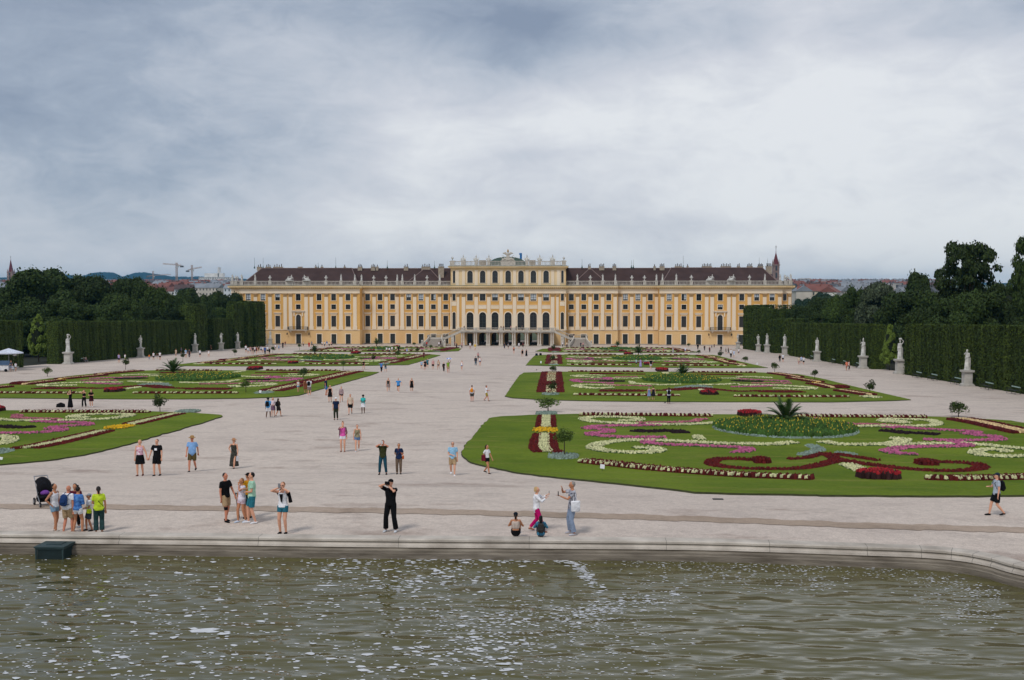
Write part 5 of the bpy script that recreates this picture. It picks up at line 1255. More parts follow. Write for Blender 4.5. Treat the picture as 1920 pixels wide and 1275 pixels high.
        if k == 'phone': m.box(q.x - .034, q.y + .0065, q.z - .065, q.x + .034, q.y + .009, q.z + .065); m.build('screen', mat('screen', (.05, .06, .08), .15, 0), t)
        else: m.lathe([(.03, 0), (.032, .004)], (0, 0, 0), 10); l_ = m.build('lens', mat('lens', (.01, .01, .01), .2, 0), t); l_.rotation_euler[0] = R(90); l_.location = q + Vector((0, -.112, 0))
    if k == 'crutch':
        for i, q in enumerate((.30, .36)): 
            m = MB(); w_ = J['arms'][0][2]; m.tube([w_ + Vector((q - .28, -.02, .06)), w_ + Vector((q - .22, -.08, -.9 * w_.z))], .013, 6)
            m.tube([w_ + Vector((q - .28, -.06, .06)), w_ + Vector((q - .28, .06, .06))], .016, 6); lab = e[2 + i] if len(e) > 2 + i else None
            t = m.build('crutch', cloth(c)); t.location = p; t.rotation_euler[2] = R(ang); t.scale = (S, S, S); tag(t, lab, 'crutch')
    if k == 'umbrella':
        w_ = J['arms'][0][2]; m = MB(); n = 10
        c0 = up(.12, 0, 1.98); m.v = [(c0.x, c0.y, c0.z + .2)] + [(c0.x + .5 * math.cos(2 * math.pi * i / n), c0.y + .5 * math.sin(2 * math.pi * i / n), c0.z) for i in range(n)]; m.f = [(0, 1 + i, 1 + (i + 1) % n) for i in range(n)]; m.m = [i % 2 for i in range(n)]
        t = m.build('umbrella', [cloth(c), cloth('white')]); t.location = p; t.rotation_euler[2] = R(ang); t.scale = (S, S, S); tag(t, lab, 'umbrella'); m = MB(); m.tube([w_, c0 + Vector((0, 0, .18))], .012, 5); m.build('shaft', IRON, t)
def flush_remesh():
    for o, vx in PENDING:
        md = o.modifiers.new('r', 'REMESH'); md.mode = 'VOXEL'; md.voxel_size = vx; md.use_smooth_shade = True
        if vx > .012:
            pass
    bpy.context.view_layer.update(); dg = bpy.context.evaluated_depsgraph_get(); out = []
    for o, vx in PENDING: out.append(bpy.data.meshes.new_from_object(o.evaluated_get(dg), preserve_all_data_layers=True, depsgraph=dg))
    for (o, vx), me in zip(PENDING, out):
        old = o.data; o.modifiers.clear()
        if len(me.polygons) > 20:
            mt = old.materials[0]; o.data = me; me.materials.clear(); me.materials.append(mt); me.polygons.foreach_set('use_smooth', [True] * len(me.polygons)); me.name = o.name.split('.')[0]
        else: bpy.data.meshes.remove(me)
    PENDING.clear()
# ---- foreground: x, feet y, height px, facing, arms, legs, clothes, hair, label
P_ = person
P_(103, 997, 91, 75, 'down', 'hip', 'step', 'tank', 'white', 'mini', '#7f9db5', 'bob', 'dk', 'woman with a dark bob, white tank top and pale denim shorts beside the stroller', 't', fem=True, shoes='#b8b0a8')
P_(127, 1000, 90, 165, 'belly', 'down', 'step', 'tee', 'white', 'shorts', 'khaki', 'bald', 'gr', 'balding man in white shirt and khaki shorts with his back turned', 'r', fat=.8, shoes='black', lean=6, extras=[('backpack', '#27406e', 'blue backpack worn by the balding man in khaki shorts')])
P_(143, 989, 84, 10, 'belly', 'belly', 'stand', 'tee', 'maroon', 'trousers', 'black', 'short', 'bk', 'dark-haired man half hidden behind the woman in the blue blouse', 't', fem=False, shoes='grey', lean=8)
P_(146, 1000, 88, 172, (.24, .02, 1.1), 'belly', 'apart', 'long', 'pat#5a90d0-#28529a', 'mini', 'white', 'bun', 'dk', 'woman in a blue patterned blouse and short white shorts with her back turned', 't', fem=True, lean=5, shoes='#c49a84')
P_(168, 995, 70, -60, 'belly', 'belly', 'step', 'tee', 'white', 'shorts', '#3f4a58', 'short', 'br', 'boy in grey cap, white shirt and dark shorts', 't', fem=False, extras=[('cap', '#8b9096'), ('handbag', '#c8dc28', 'small yellow bag held by the boy in the grey cap')], shoes='black')
P_(186, 1000, 89, -155, 'belly', 'down', 'stand', 'tee', 'lime', 'wide', '#2c4444', 'pony', 'dk', 'woman in a bright lime shirt and dark green wide trousers', 't', extras=[('strap', 'black')], shoes='black')
P_(423, 978, 92, 62, 'pole', 'down', 'step', 'tee', 'black', 'shorts', 'khaki', 'short', 'dk', 'man in black shirt and khaki shorts leaning on crutches', 'r', shoes='black', extras=[('kneebrace', 'black'), ('crutch', '#5a5a5c', 'thin grey crutch nearer to the man in the black shirt', 'thin grey crutch farther from the man in the black shirt')])
P_(454, 979, 83, -35, (.03, -.16, 1.47), 'down', 'step', 'blouse', '#dcd4e0', 'mini', '#cdb4be', 'bob', 'gi', 'woman in a pale blouse with one hand at her mouth', 't', fem=True, shoes='#cfdcf0')
P_(466, 972, 86, -120, 'belly', 'down', 'stand', 'tee', 'mustard', 'shorts', '#26403c', 'short', 'bk', 'man in mustard yellow shirt and black cap behind his friends', 't', fem=False, extras=[('cap', 'black')], shoes='black')
P_(473, 981, 96, -70, 'belly', 'low', 'step', 'tee', 'mint', 'shorts', '#2f7382', 'short', 'bk', 'tall young man in mint green shirt and teal shorts', 'l', shoes='white')
P_(531, 1001, 98, -8, 'cam', 'cam', 'stand', 'tank', 'white', 'mini', '#2d6f82', 'short', 'gi', 'woman in teal shorts photographing by the pool edge with a black shawl', 'l', fem=True, shoes='black', extras=[('shawl', 'black'), ('glasses', 0), ('phone', '#8a8a90', 'phone held up by the woman in teal shorts')])
P_(733, 997, 99, -12, (.02, -.22, 1.55), (-.07, -.2, 1.62), 'apart', 'tee', 'black', 'wide', 'black', 'short', 'bk', 'man dressed all in black aiming a camera by the pool', 'l', fem=False, shoes='#c9ccd0', extras=[('cap', 'black'), ('camera', 'black', 'black camera with lens held by the man dressed in black')])
so_ = gp(967, 1011)
P_(967, 1008, 46, 178, 'knee', 'knee', 'sit', 'crop', '#c9b8ac', 'mini', 'black', 'pony', 'dk', 'woman in beige top and black cap sitting on the pool coping', 't', extras=[('cap', '#14202c')], pos=Vector((so_.x, so_.y, RIMZ)), shoes='white')
s2_ = gp(1014, 1012)
P_(1014, 1010, 41, 182, 'knee', 'knee', 'sit', 'long', 'pat#4f96b4-#24506e', 'trousers', 'dgrey', 'long', 'bk', 'person with long black hair and blue shirt sitting on the pool coping', 'l', pos=Vector((s2_.x, s2_.y, RIMZ)), extras=[('backpack', '#3a3634', 'dark grey backpack on the person sitting in the blue shirt')])
P_(1006, 997, 86, 88, (.1, -.38, 1.4), (-.02, -.36, 1.32), 'walk', 'jacket', '#eceaf2', 'trousers', 'magenta', 'bob', 'bl', 'woman in white jacket and magenta trousers holding out a phone', 'l', fem=True, shoes='#8a5a4a', extras=[('phone', 'black', 'phone held up by the woman in the white jacket', 0)])
P_(1073, 1002, 100, -78, (.1, -.40, 1.28), (-.1, -.32, 1.5), 'apart', 'blouse', 'pat#d4d4dc-#3c3c4a', 'wide', 'greyblue', 'short', 'gr', 'person in patterned grey shirt and grey-blue trousers raising a hand', 't', fem=False, shoes='#b4b4bc', extras=[('tote', 'white', 'white tote bag on the shoulder of the person in grey-blue trousers'), ('phone', 'black', 'black phone held low by the person in grey-blue trousers', 0)])
P_(1868, 967, 82, -92, 'down', 'low', 'walk', 'tee', '#a9b4c0', 'shorts', '#15191c', 'short', 'dk', 'man in pale grey shirt, cap and black shorts walking at the right', 'l', fem=False, shoes='black', extras=[('cap', '#222c3a'), ('backpack', '#17181c', 'black backpack of the man walking alone at the right')])
# ---- middle distance
P_(263, 892, 68, 5, (.36, -.06, .86), 'down', 'step', 'cami', 'pat#eadfe4-#c06a90', 'skirt', 'black', 'bob', 'bl', 'blonde woman in pink and white top and black skirt holding hands', 'l', shoes='#5a2c28')
P_(295, 892, 69, -3, 'down', (-.36, -.06, .86), 'step', 'tee', 'black', 'shorts', 'black', 'short', 'br', 'man in black shirt with a white print holding hands with the blonde woman', 'l', shoes='black', extras=[('print', 'white')])
P_(361, 884, 67, 3, 'back', 'fwd', 'walk', 'blouse', '#7fa8d8', 'shorts', '#5c5032', 'short', 'gr', 'man in straw hat, sky blue shirt and olive shorts', 'r', fem=False, extras=[('sunhat', '#a98658')], fat=.5)
P_(439, 878, 56, -5, 'down', 'hip', 'walkb', 'tank', 'pat#1a1b18-#4a4a42', 'maxi', 'black', 'bob', 'br', 'woman in a dark dress and straw hat carrying a white bag', 'l', extras=[('sunhat', '#b88a68'), ('bag', 'white', 'white carrier bag of the woman in the dark dress', 0)])
P_(718, 890, 65, 2, 'cam', 'cam', 'apart', 'tee', '#34381f', 'trousers', '#1d4656', 'short', 'br', 'man in dark olive shirt holding up a phone with both hands', 'r', shoes='black', extras=[('phone', '#c8ccd0', 'phone of the man in the dark olive shirt')])
P_(748, 889, 58, 4, 'behind', 'behind', 'stand', 'tee', '#1b2c4c', 'trousers', '#6b5a4c', 'short', 'br', 'woman in navy shirt and brown trousers with an orange shoulder bag', 't', fem=True, extras=[('handbag', '#c8601c', 'orange shoulder bag of the woman in navy'), ('strap', 'brown')], shoes='black')
P_(849, 891, 64, 5, 'down', 'belly', 'walkb', 'polo', '#8fbcd8', 'shorts', 'khaki', 'short', 'gr', 'man in pale blue polo shirt and khaki shorts walking near the right lawn', 'l', shoes='white', extras=[('glasses', 0)])
P_(913, 888, 55, 55, 'fwd', 'back', 'walk', 'tuck', 'white', 'mini', 'black', 'pony', 'dk', 'woman in white top and black shorts striding along the lawn edge', 't', shoes='black', extras=[('tote', '#6a2030', 'dark red shoulder bag of the woman striding along the lawn edge', 1)])
P_(643, 847, 56, 5, 'down', 'face', 'stand', 'tank', 'pink', 'mini', 'white', 'bun', 'gi', 'woman in bright pink top with a hand raised to her face', 'l', extras=[('openshirt', '#7d5560')], shoes='#7a4a3c')
P_(670, 846, 51, 10, 'down', 'down', 'walk', 'tank', '#8c8468', 'mini', 'denim', 'pony', 'br', 'woman in olive vest and denim shorts beside the one in pink', 'l', shoes='white', extras=[('strap', 'black')])
P_(630, 787, 42, 3, 'down', 'down', 'step', 'tee', 'navy', 'trousers', '#2c3326', 'short', 'gr', 'man in white cap, navy shirt and dark trousers', 'l', extras=[('cap', 'white')], shoes='black')
P_(657, 777, 39, 5, 'down', 'down', 'walk', 'tee', 'beige', 'shorts', 'black', 'short', 'dk', 'man in beige shirt and black shorts walking towards the pool', 'l')
P_(681, 775, 35, 2, 'belly', 'belly', 'step', 'tee', 'turq', 'skirt', 'white', 'curl', 'bk', 'woman with curly hair, turquoise shirt and white skirt', 'd')
P_(503, 784, 39, 175, 'down', 'belly', 'apart', 'tee', '#4f9ed8', 'shorts', 'white', 'curl', 'bk', 'person in sky blue shirt and white shorts seen from behind', 'd', extras=[('backpack', 'black', 'small black backpack on the sky blue shirt')], shoes='white')
P_(512, 781, 36, 20, 'belly', 'belly', 'stand', 'tuckl', '#d8c8cc', 'skirt', '#6e5668', 'long', 'br', 'woman in pale blouse in the middle of a close trio', 'l')
P_(522, 781, 35, 150, 'down', 'belly', 'walk', 'long', '#38342c', 'shorts', '#2c2824', 'long', 'dk', 'person in dark brown on the right of a close trio', 't', extras=[('backpack', '#1c1c1e', 'black backpack of the person in dark brown')])
P_(619, 754, 32, 2, 'down', 'down', 'step', 'dress', 'black', 'dress', 'black', 'pony', 'bl', 'blonde woman in short black dress on the main path', 'l')
P_(640, 754, 30, 3, 'down', 'down', 'walk', 'long', '#a08a8c', 'mini', 'black', 'pony', 'br', 'woman in pinkish grey cardigan and black shorts', 'l')
P_(611, 741, 33, 88, 'down', 'down', 'stand', 'tee', '#1d2c44', 'shorts', '#2470a8', 'short', 'br', 'man in navy shirt and blue shorts standing at the lawn edge', 'r', shoes='#b0705a')
P_(580, 742, 33, 178, 'belly', 'belly', 'step', 'tee', 'white', 'shorts', '#8d7c78', 'short', 'br', 'man in white shirt with his back turned at the lawn edge', 'l', extras=[('backpack', 'black', 'black backpack of the man in white at the lawn edge')], shoes='white')
P_(573, 738, 28, -170, 'down', 'belly', 'stand', 'dress', '#7a4a34', 'dress', 'brown', 'long', 'br', 'woman in rust brown dress beside the man with a black backpack', 't')
P_(559, 736, 24, 40, 'belly', 'belly', 'step', 'tank', 'white', 'mini', '#7fa8c8', 'long', 'dk', 'woman in white top and pale blue shorts at the lawn edge', 'l')
P_(728, 735, 27, 2, 'down', 'down', 'walk', 'tank', '#3a3834', 'skirt', '#8a7c78', 'long', 'rd', 'woman with red hair, left of three people walking abreast', 'l', shoes='white')
P_(747, 736, 27, 0, 'wide', 'wide', 'walkb', 'tee', '#3f86c8', 'mini', 'black', 'short', 'dk', 'person in bright blue shirt in the middle of three people abreast', 'l', shoes='white')
P_(772, 735, 26.5, 0, 'down', 'down', 'step', 'dress', 'black', 'dress', 'black', 'long', 'gi', 'woman in short black dress, right of three people abreast', 'l', shoes='white')
P_(885, 753, 31, 178, 'down', 'down', 'stand', 'tee', '#dce4ec', 'shorts', '#4a4a46', 'short', 'br', 'man in white shirt standing alone near the second right lawn', 'r', extras=[('backpack', '#e08a1c', 'orange and yellow backpack of the man near the second right lawn')])
P_(912, 752, 30, 88, 'low', 'low', 'walk', 'tee', 'white', 'shorts', '#a08a3c', 'short', 'br', 'man in white shirt and mustard shorts striding right', 'r', extras=[('handbag', 'black', 'black waist bag of the man striding right')])
P_(132, 767, 36, -60, 'face', 'down', 'step', 'dress', 'black', 'maxi', 'black', 'long', 'bk', 'woman in a long black dress by the nearest left lawn', 'l', shoes='white', lean=-4)
P_(158, 763, 32, 0, 'cam', 'cam', 'apart', 'crop', 'black', 'wide', 'black', 'long', 'bk', 'woman in black cropped top and flared trousers by the nearest left lawn', 'l')
P_(171.5, 763, 33, 5, 'low', 'low', 'stand', 'tee', '#1c1214', 'skirt', '#3c1820', 'long', 'bk', 'woman in black top and dark red skirt by the nearest left lawn', 'l', shoes='white')
P_(1217, 751, 26, 170, 'down', 'belly', 'stand', 'dress', '#7f90b8', 'dress', '#8f9cc0', 'bob', 'gr', 'woman in grey-blue dress on the edge of the second right lawn', 'l')
P_(1225, 751, 27, -170, 'belly', 'down', 'stand', 'dress', '#24242c', 'dress', 'black', 'bob', 'br', 'woman in dark flowered dress on the edge of the second right lawn', 'l', extras=[('handbag', 'beige', 'beige handbag between the two women at the second right lawn', 1)])
P_(1254, 757, 31, 178, 'face', 'face', 'step', 'tee', '#d8dce4', 'trousers', '#15181e', 'long', 'dk', 'woman in white shirt and black trousers photographing the flowers', 'l', extras=[('backpack', '#181a20', 'black backpack of the woman photographing the flowers')])
# ---- far visitors (a few pixels each): x, feet y, height, facing, top, colour, bottom, colour, hair, label
F = [
 (790.5,692,16,0,'tee','ltblue','mini','black','short','man in pale blue at the left end of the far row'),(797,694,20,0,'tee','black','shorts','black','long','person in black second in the far row'),(801.5,690,18,0,'tee','teal','shorts','dteal','short','person in teal standing behind the one in black'),
 (812,692.5,19,0,'tee','rose','shorts','black','short','man in pink shirt and black shorts in the far row'),(822,693,19,0,'tank','beige','mini','navy','long','long-haired woman in pale top right of the man in pink'),(832,697,18,20,'long','black','trousers','black','short','person in black next to the umbrella holder'),
 (866,694.5,19,0,'tank','white','mini','denim','long','lone woman in white top and denim shorts on the main path'),(794.7,672,13,0,'long','maroon','trousers','maroon','short','person in maroon standing beyond the far row'),
 (892,686,18,180,'long','dgrey','trousers','#5a6a78','short','person in dark jacket left in a group of three'),(896.5,673,13,180,'tee','rose','trousers','black','long','person in pink behind two friends on the main path'),(899.8,686,18,175,'tank','white','mini','denim','long','woman in white top and denim shorts right in a group of three'),
 (963.5,663,14,180,'crop','coral','mini','black','long','person in orange top near the palace steps'),(979.5,669,15,180,'tank','black','mini','black','short','person in black shorts near the third right lawn'),(987,668.6,14,180,'dress','black','maxi','black','short','woman in a long black dress near the third right lawn'),
 (946,654,12,0,'tee','dgrey','trousers','navy','short','person in dark grey in front of the arcade'),(953,654,11,0,'tee','grey','shorts','dgrey','short','person in grey in front of the arcade'),(973,654,12,180,'tee','white','shorts','grey','short','person in white in front of the arcade'),(980.5,652,10,0,'tee','maroon','trousers','black','short','person in dark red in front of the arcade'),
 (881.6,654.6,13,0,'tee','white','mini','denim','short','person in white and denim left of the arcade columns'),(891,657.5,14,0,'tee','yellow','shorts','cream','short','person in pale yellow on the forecourt'),(856,653.5,11,0,'tee','dgrey','trousers','black','short','person in dark clothes left of the arcade'),(866,653,11,0,'tee','rose','trousers','dgrey','short','person in rose under the left end of the balcony'),(852.5,648.5,9,0,'tee','coral','shorts','grey','short','person in pink beside the staircase pier'),
 (682,693,18,0,'tee','black','mini','dgrey','long','woman in black walking left of the main path'),(715,698,20,178,'tee','#4f86c8','trousers','black','short','man in blue shirt and black trousers'),(723,697,18,180,'tee','#4c564c','shorts','greyblue','short','person in grey-green beside the man in blue'),(660.6,662.6,12,0,'dress','black','maxi','black','short','person in long black between the far left lawns'),
 (725,661,11,180,'tee','white','shorts','dgrey','short','left of a cluster in white shirts at the far left lawn'),(730,661.4,11,180,'tee','white','trousers','black','long','second of the cluster in white at the far left lawn'),(735,661,12,180,'tee','white','shorts','dgrey','short','third of the cluster in white at the far left lawn'),(742,660.5,12,180,'tee','cream','shorts','black','short','person in cream right of the cluster in white'),(747.5,660,12,180,'long','black','trousers','black','short','person in black right of the cluster in white'),(763,662,11,180,'dress','#8fa8d8','dress','blue','long','woman in pale blue dress by the far left lawn'),(786,658,8,0,'tee','dgrey','trousers','black','short','small dark figure by the far left lawn'),
 (530.5,653.5,14,0,'long','#3c2c34','trousers','black','short','tall person in dark clothes by the palace wall'),(535,650,11,0,'tee','maroon','shorts','grey','short','person in maroon by the palace wall'),(568.7,649.5,10,0,'tee','beige','trousers','brown','short','person in beige by the palace wall'),(579.5,651.5,11,180,'long','red','trousers','red','short','person in bright red by the palace wall'),(584.5,650,11,180,'tee','grey','shorts','dgrey','short','person in grey beside the one in bright red'),
 (604,649.8,10,0,'tee','white','shorts','navy','short','left of a group in white by the ground floor doors'),(608.5,650,10,180,'tee','white','trousers','dgrey','long','second of the group in white by the ground floor doors'),(613,649.6,11,0,'tee','blue','shorts','white','short','person in blue among the group in white by the doors'),(617.5,650,10,0,'tee','cream','trousers','black','short','person in cream in the group by the doors'),(621.5,650,10,180,'tee','rose','shorts','black','long','right of the group in white by the ground floor doors'),
 (516.5,656,11,0,'tee','white','shorts','grey','short','person in white left of the palm on the far path'),(523,657,11,0,'tee','ltblue','shorts','denim','long','person in pale blue on the far left path'),
 (461,661,15,180,'tee','white','shorts','navy','short','leftmost of the large crowd at the far left'),(465,664,14,180,'tee','white','mini','black','long','crowd member in white and black near its left end'),(469.5,663,14,180,'tee','rose','shorts','grey','short','crowd member in pink near its left end'),(474,665,16,180,'tee','dgrey','shorts','beige','short','crowd member in dark grey and beige'),(478,662,13,0,'tee','white','trousers','black','short','crowd member in white with black trousers'),(481,664,15,180,'tank','maroon','mini','black','long','crowd member in maroon near the middle'),(485,662,13,0,'tee','brown','shorts','khaki','short','crowd member in brown and khaki'),(489.5,661,13,180,'tee','#b8c0d0','shorts','navy','short','crowd member in pale grey near the middle'),(493,662,13,0,'tee','white','mini','denim','long','crowd member in white with denim shorts'),(497,665,17,180,'tee','#2f5fa8','trousers','navy','short','crowd member in strong blue near its right end'),(501.5,663,15,180,'tee','white','shorts','black','short','crowd member in white at its right end'),(505.5,665,13,0,'long','black','shorts','black','long','rightmost of the large crowd at the far left'),
 (280,675,11,0,'tee','orange','trousers','greyblue','short','child in orange shirt by the left hedge'),(288,675,15,0,'tee','white','shorts','black','long','person in white beside the child in orange'),(300,675,16,180,'tee','white','shorts','black','short','man in white shirt right of the child in orange'),(294.5,672.5,10,90,'tee','maroon','shorts','grey','short','small person in maroon between two in white'),(330,668,14,0,'tee','beige','shorts','beige','short','person in beige by the left hedge'),(340,663.5,12,0,'tee','#6a7a98','shorts','dgrey','short','person in grey-blue close to the left hedge'),
 (348.5,671,17,0,'tee','ltblue','mini','white','long','woman in pale blue left of the second left pedestal'),(355,671,18,180,'tee','dgrey','trousers','#3c3040','short','person in dark grey left of the pedestal'),(375,670,15,180,'tee','white','shorts','black','short','person in white and black right of the pedestal'),(391.5,669.6,13,0,'tee','white','mini','cream','long','person all in white between two left pedestals'),(395.5,659,12,0,'long','brown','trousers','brown','short','person in brown near the left hedge opening'),
 (223,680,17,180,'tee','lilac','shorts','navy','short','man in lavender shirt by the left hedge'),(234.5,677,14,180,'tee','white','shorts','green','short','person in white behind a small round tree'),(29.5,696,17,180,'tee','white','mini','grey','short','person in white at the parasol stand'),(21,697,21,0,'tee','#3a4654','shorts','greyblue','short','person in slate blue at the parasol stand'),
 (1193,686.5,14,170,'tee','#b4d0d4','shorts','dgrey','short','person in pale green by the third right lawn'),(1201,689,17,180,'dress','lilac','maxi','lilac','bob','woman in long lilac dress by the third right lawn'),(1220.5,692.5,20,178,'tee','black','shorts','#c8c8d0','short','man in black shirt and pale shorts by the third right lawn'),
 (1243.5,664,12,90,'tee','coral','shorts','black','short','person in pink shirt by the farthest right lawn'),(1261.7,661.8,12,0,'dress','#9aa4a8','maxi','grey','short','woman in long grey dress by the farthest right lawn'),(1285,662,12,0,'tee','#dce0f0','shorts','greyblue','short','person in white by the farthest right lawn'),(1308.5,656,12,180,'long','black','trousers','black','short','person in black near the right end of the farthest lawn'),(1321,658,11,0,'long','black','trousers','dgrey','short','second person in black near the right palace wing'),(1330.5,661,11,0,'tee','maroon','trousers','black','long','person in maroon on the far right path'),(1334.5,653,8,0,'tee','grey','trousers','dgrey','short','small grey figure by the right wing wall'),(1339,652,8,0,'tee','dgrey','trousers','black','short','small dark figure by the right wing wall'),
 (1352,659,11,0,'long','black','trousers','black','short','person in black beside a small round tree'),(1361,663,11,90,'tee','dgrey','shorts','black','short','left of a pair in black on the far right path'),(1365.5,663,12,90,'tee','black','trousers','black','short','right of a pair in black on the far right path'),(1370.5,671,19,0,'tee','white','trousers','black','short','tall person in white and black on the right path'),(1376,671,15,180,'tee','#c8d4f0','shorts','white','short','person in pale blue-white on the right path'),(1385,665,12,180,'tee','white','shorts','black','short','person in white near the farthest right pedestal'),
 (1462,679,15,180,'long','black','trousers','dgrey','long','woman in black beside a man in white on the right path'),(1468,679,16,180,'tee','#dfe4ee','shorts','black','short','man in white shirt and black shorts on the right path'),(1498,684,15,180,'tee','cream','shorts','rose','short','left of three in pale shirts on the right path'),(1502.5,682,15,180,'tee','#b8c8f0','shorts','grey','short','middle of three in pale shirts on the right path'),(1507,684,16,180,'tee','white','shorts','black','short','right of three in pale shirts on the right path'),(1587.3,695,19,180,'tee','coral','mini','rose','short','person in coral by the right hedge'),(1591.5,694,18,90,'tee','#d8c0b8','trousers','black','long','person in pale top and black trousers beside the one in coral'),
]
rq = random.Random(9)
for x, y, h, a, t, c1, b, c2, hr, lab in F:
    lg = rq.choice(['stand', 'step', 'walk', 'walkb']); ex = []
    P_(x, y, h, a + rq.uniform(-15, 15), rq.choice(['down', 'down', 'belly', 'fwd']), rq.choice(['down', 'down', 'belly', 'back']), lg, t, c1, b, c2, hr, rq.choice(['dk', 'br', 'bk', 'gi']), lab, rq.choice('lltr'), group='visitors in the distance' if h < 15 else None)
P_(840.5, 699, 23, 0, 'up', 'down', 'step', 'tee', 'green', 'shorts', 'khaki', 'short', 'br', 'man in yellow-green shirt carrying an umbrella', 'r', extras=[('umbrella', '#5a7ad0', 'blue and white sun umbrella over the man in yellow-green')])
for x, lab, c in ((870.5, 'dark figure at the left end of the balcony', 'dgrey'), (939.5, 'left of a pair in dark clothes on the balcony', 'maroon'), (944, 'right of a pair in dark clothes on the balcony', '#3c2c2c'), (958, 'person in pink leaning on the balcony', 'rose'), (968, 'person in dark shirt right of the middle of the balcony', 'black'), (979, 'person in grey-green on the right half of the balcony', 'dteal')):
    P_(x, 618, 10, 0, 'low', 'low', 'stand', 'tee', c, 'trousers', 'black', 'short', 'dk', lab, 't', pos=Vector((X(x, Yp + .9), Yp + .9, ZD + .02)), group='visitors on the palace balcony')
for x, z, yy, lab, c in ((826, .35, Yp - 4.6, 'person in dark clothes at the foot of the left stairs', 'black'), (823, .02, Yp - 6.3, 'person in white at the foot of the left stairs', 'white'), (800, .02, Yp - 5.0, 'person in red left of the left stairs', 'red'), (1089, .02, Yp - 6.2, 'person in navy at the foot of the right stairs', 'navy'), (1093.5, .02, Yp - 6.4, 'person in pink at the foot of the right stairs', 'rose'), (1076, 2.32, Yp + 1.2, 'person in grey on the landing of the right stairs', 'dgrey'), (1055, .02, Yp - 4.8, 'person in white under the right staircase', 'white'), (1063, .02, Yp - 5.8, 'second person in white beside the right staircase', 'cream')):
    P_(x, 648, 10, 0, 'down', 'down', 'step', 'tee', c, 'trousers', 'dgrey', 'short', 'dk', lab, 't', pos=Vector((X(x, yy), yy, z)), group='visitors at the stairs')
print('people', NP[0])
# ================================================================ statues
MARB = mat('grey_marble', srgb('#e6e4de'), .8, 0, 2.5, col2=srgb('#a9a7a0'), bump=.2)
PED = mat('pedestal_stone', srgb('#c8c4bb'), .85, 0, 1.2, col2=srgb('#a5a199'), bump=.25, bscale=8)
from collections import OrderedDict
def statue_mesh(nm, la, ra, lean, drape, turn=0, extra_=None, vox=.03):
    J = skeleton(dict(la=la, ra=ra, legs='step', lean=lean)); T = tor(drape); up = J['up']
    def hd(a, b, c): v = Matrix.Rotation(R(turn), 3, 'Z') @ Vector((a, b, c - 1.5)); return up(v.x, v.y, v.z + 1.5)
    J['head'] = hd; m = body_mesh(J, T, 1, 0); m.ball(hd(0, .02, 1.65), (.095, .1, .1), 10, 7)
    torso(m, J, T, .80, 1.40 if drape else 1.05, .03)
    if drape:
        skirt(m, J, .04, 1.02, .22)
        for i in range(7):
            a = i * .9; m.tube([up(.15 * math.cos(a), .12 * math.sin(a), 1.1), Vector((.22 * math.cos(a + .3), .2 * math.sin(a + .3), .05))], [.03, .045], 6)
    else: legwear(m, J, .5, .03, .03)
    m.tube([up(-.16, .03, 1.42), up(.0, .14, 1.2), up(.17, .10, .95), Vector((.16, .12, .4)), Vector((.13, .12, .03))], [.05, .06, .08, .09, .08], 8)
    m.tube([up(.2, -.02, 1.1), up(0, -.17, 1.02), up(-.19, -.02, .95)], [.05, .06, .05], 8)
    m.tube([(0, .06, 0), (0, .08, .55)], [.13, .07], 8)
    if extra_: extra_(m, up, J)
    m.lathe([(.28, -.12), (.3, -.05), (.27, .03)], (0, 0, 0), 12)
    me = m.mesh(nm, MARB); o = bpy.data.objects.new('tmp', me); COL.objects.link(o)
    md = o.modifiers.new('r', 'REMESH'); md.mode = 'VOXEL'; md.voxel_size = vox; md.use_smooth_shade = True
    bpy.context.view_layer.update(); dg = bpy.context.evaluated_depsgraph_get(); r_ = bpy.data.meshes.new_from_object(o.evaluated_get(dg)); bpy.data.objects.remove(o)
    r_.materials.clear(); r_.materials.append(MARB); r_.name = nm; return r_
SV = [statue_mesh('figure', 'down', 'hip', -2, True), statue_mesh('figure', 'up', 'down', 0, True, 20, lambda m, up, J: m.ball(up(0.02, .0, 1.86), (.17, .14, .12), 9, 6)), statue_mesh('figure', 'belly', 'hip', 3, False, -20),
      statue_mesh('figure', 'belly', 'face', 4, True, 25), statue_mesh('figure', 'back', 'low', 0, True, -30), statue_mesh('figure', 'cam', 'down', 2, False, 30)]
def helm(m, up, J): m.tube([up(0, .0, 1.72), up(0, .03, 1.85), up(0, .08, 1.9)], [.09, .06, .02], 7); m.tube([up(-.3, -.1, 0.1), up(-.3, -.1, 1.75)], .02, 6)
SV.append(statue_mesh('figure', 'belly', (-.3, -.12, 1.25), 0, True, 10, helm))
def pedestal(w, h):
    m = MB(); m.box(-w / 2 - .22, -w / 2 - .22, -.15, w / 2 + .22, w / 2 + .22, .22); m.box(-w / 2 - .14, -w / 2 - .14, .22, w / 2 + .14, w / 2 + .14, .34, 0, .06); m.box(-w / 2, -w / 2, .34, w / 2, w / 2, h - .3); m.box(-w / 2 - .06, -w / 2 - .06, h - .3, w / 2 + .06, w / 2 + .06, h - .22); m.box(-w / 2 - .18, -w / 2 - .18, h - .22, w / 2 + .18, w / 2 + .18, h)
    for y in (-w / 2 - .012,): m.box(-w / 2 + .14, y, .55, w / 2 - .14, y + .008, h - .5)
    return m.mesh('pedestal', PED)
PEDM = pedestal(.95, 1.95)
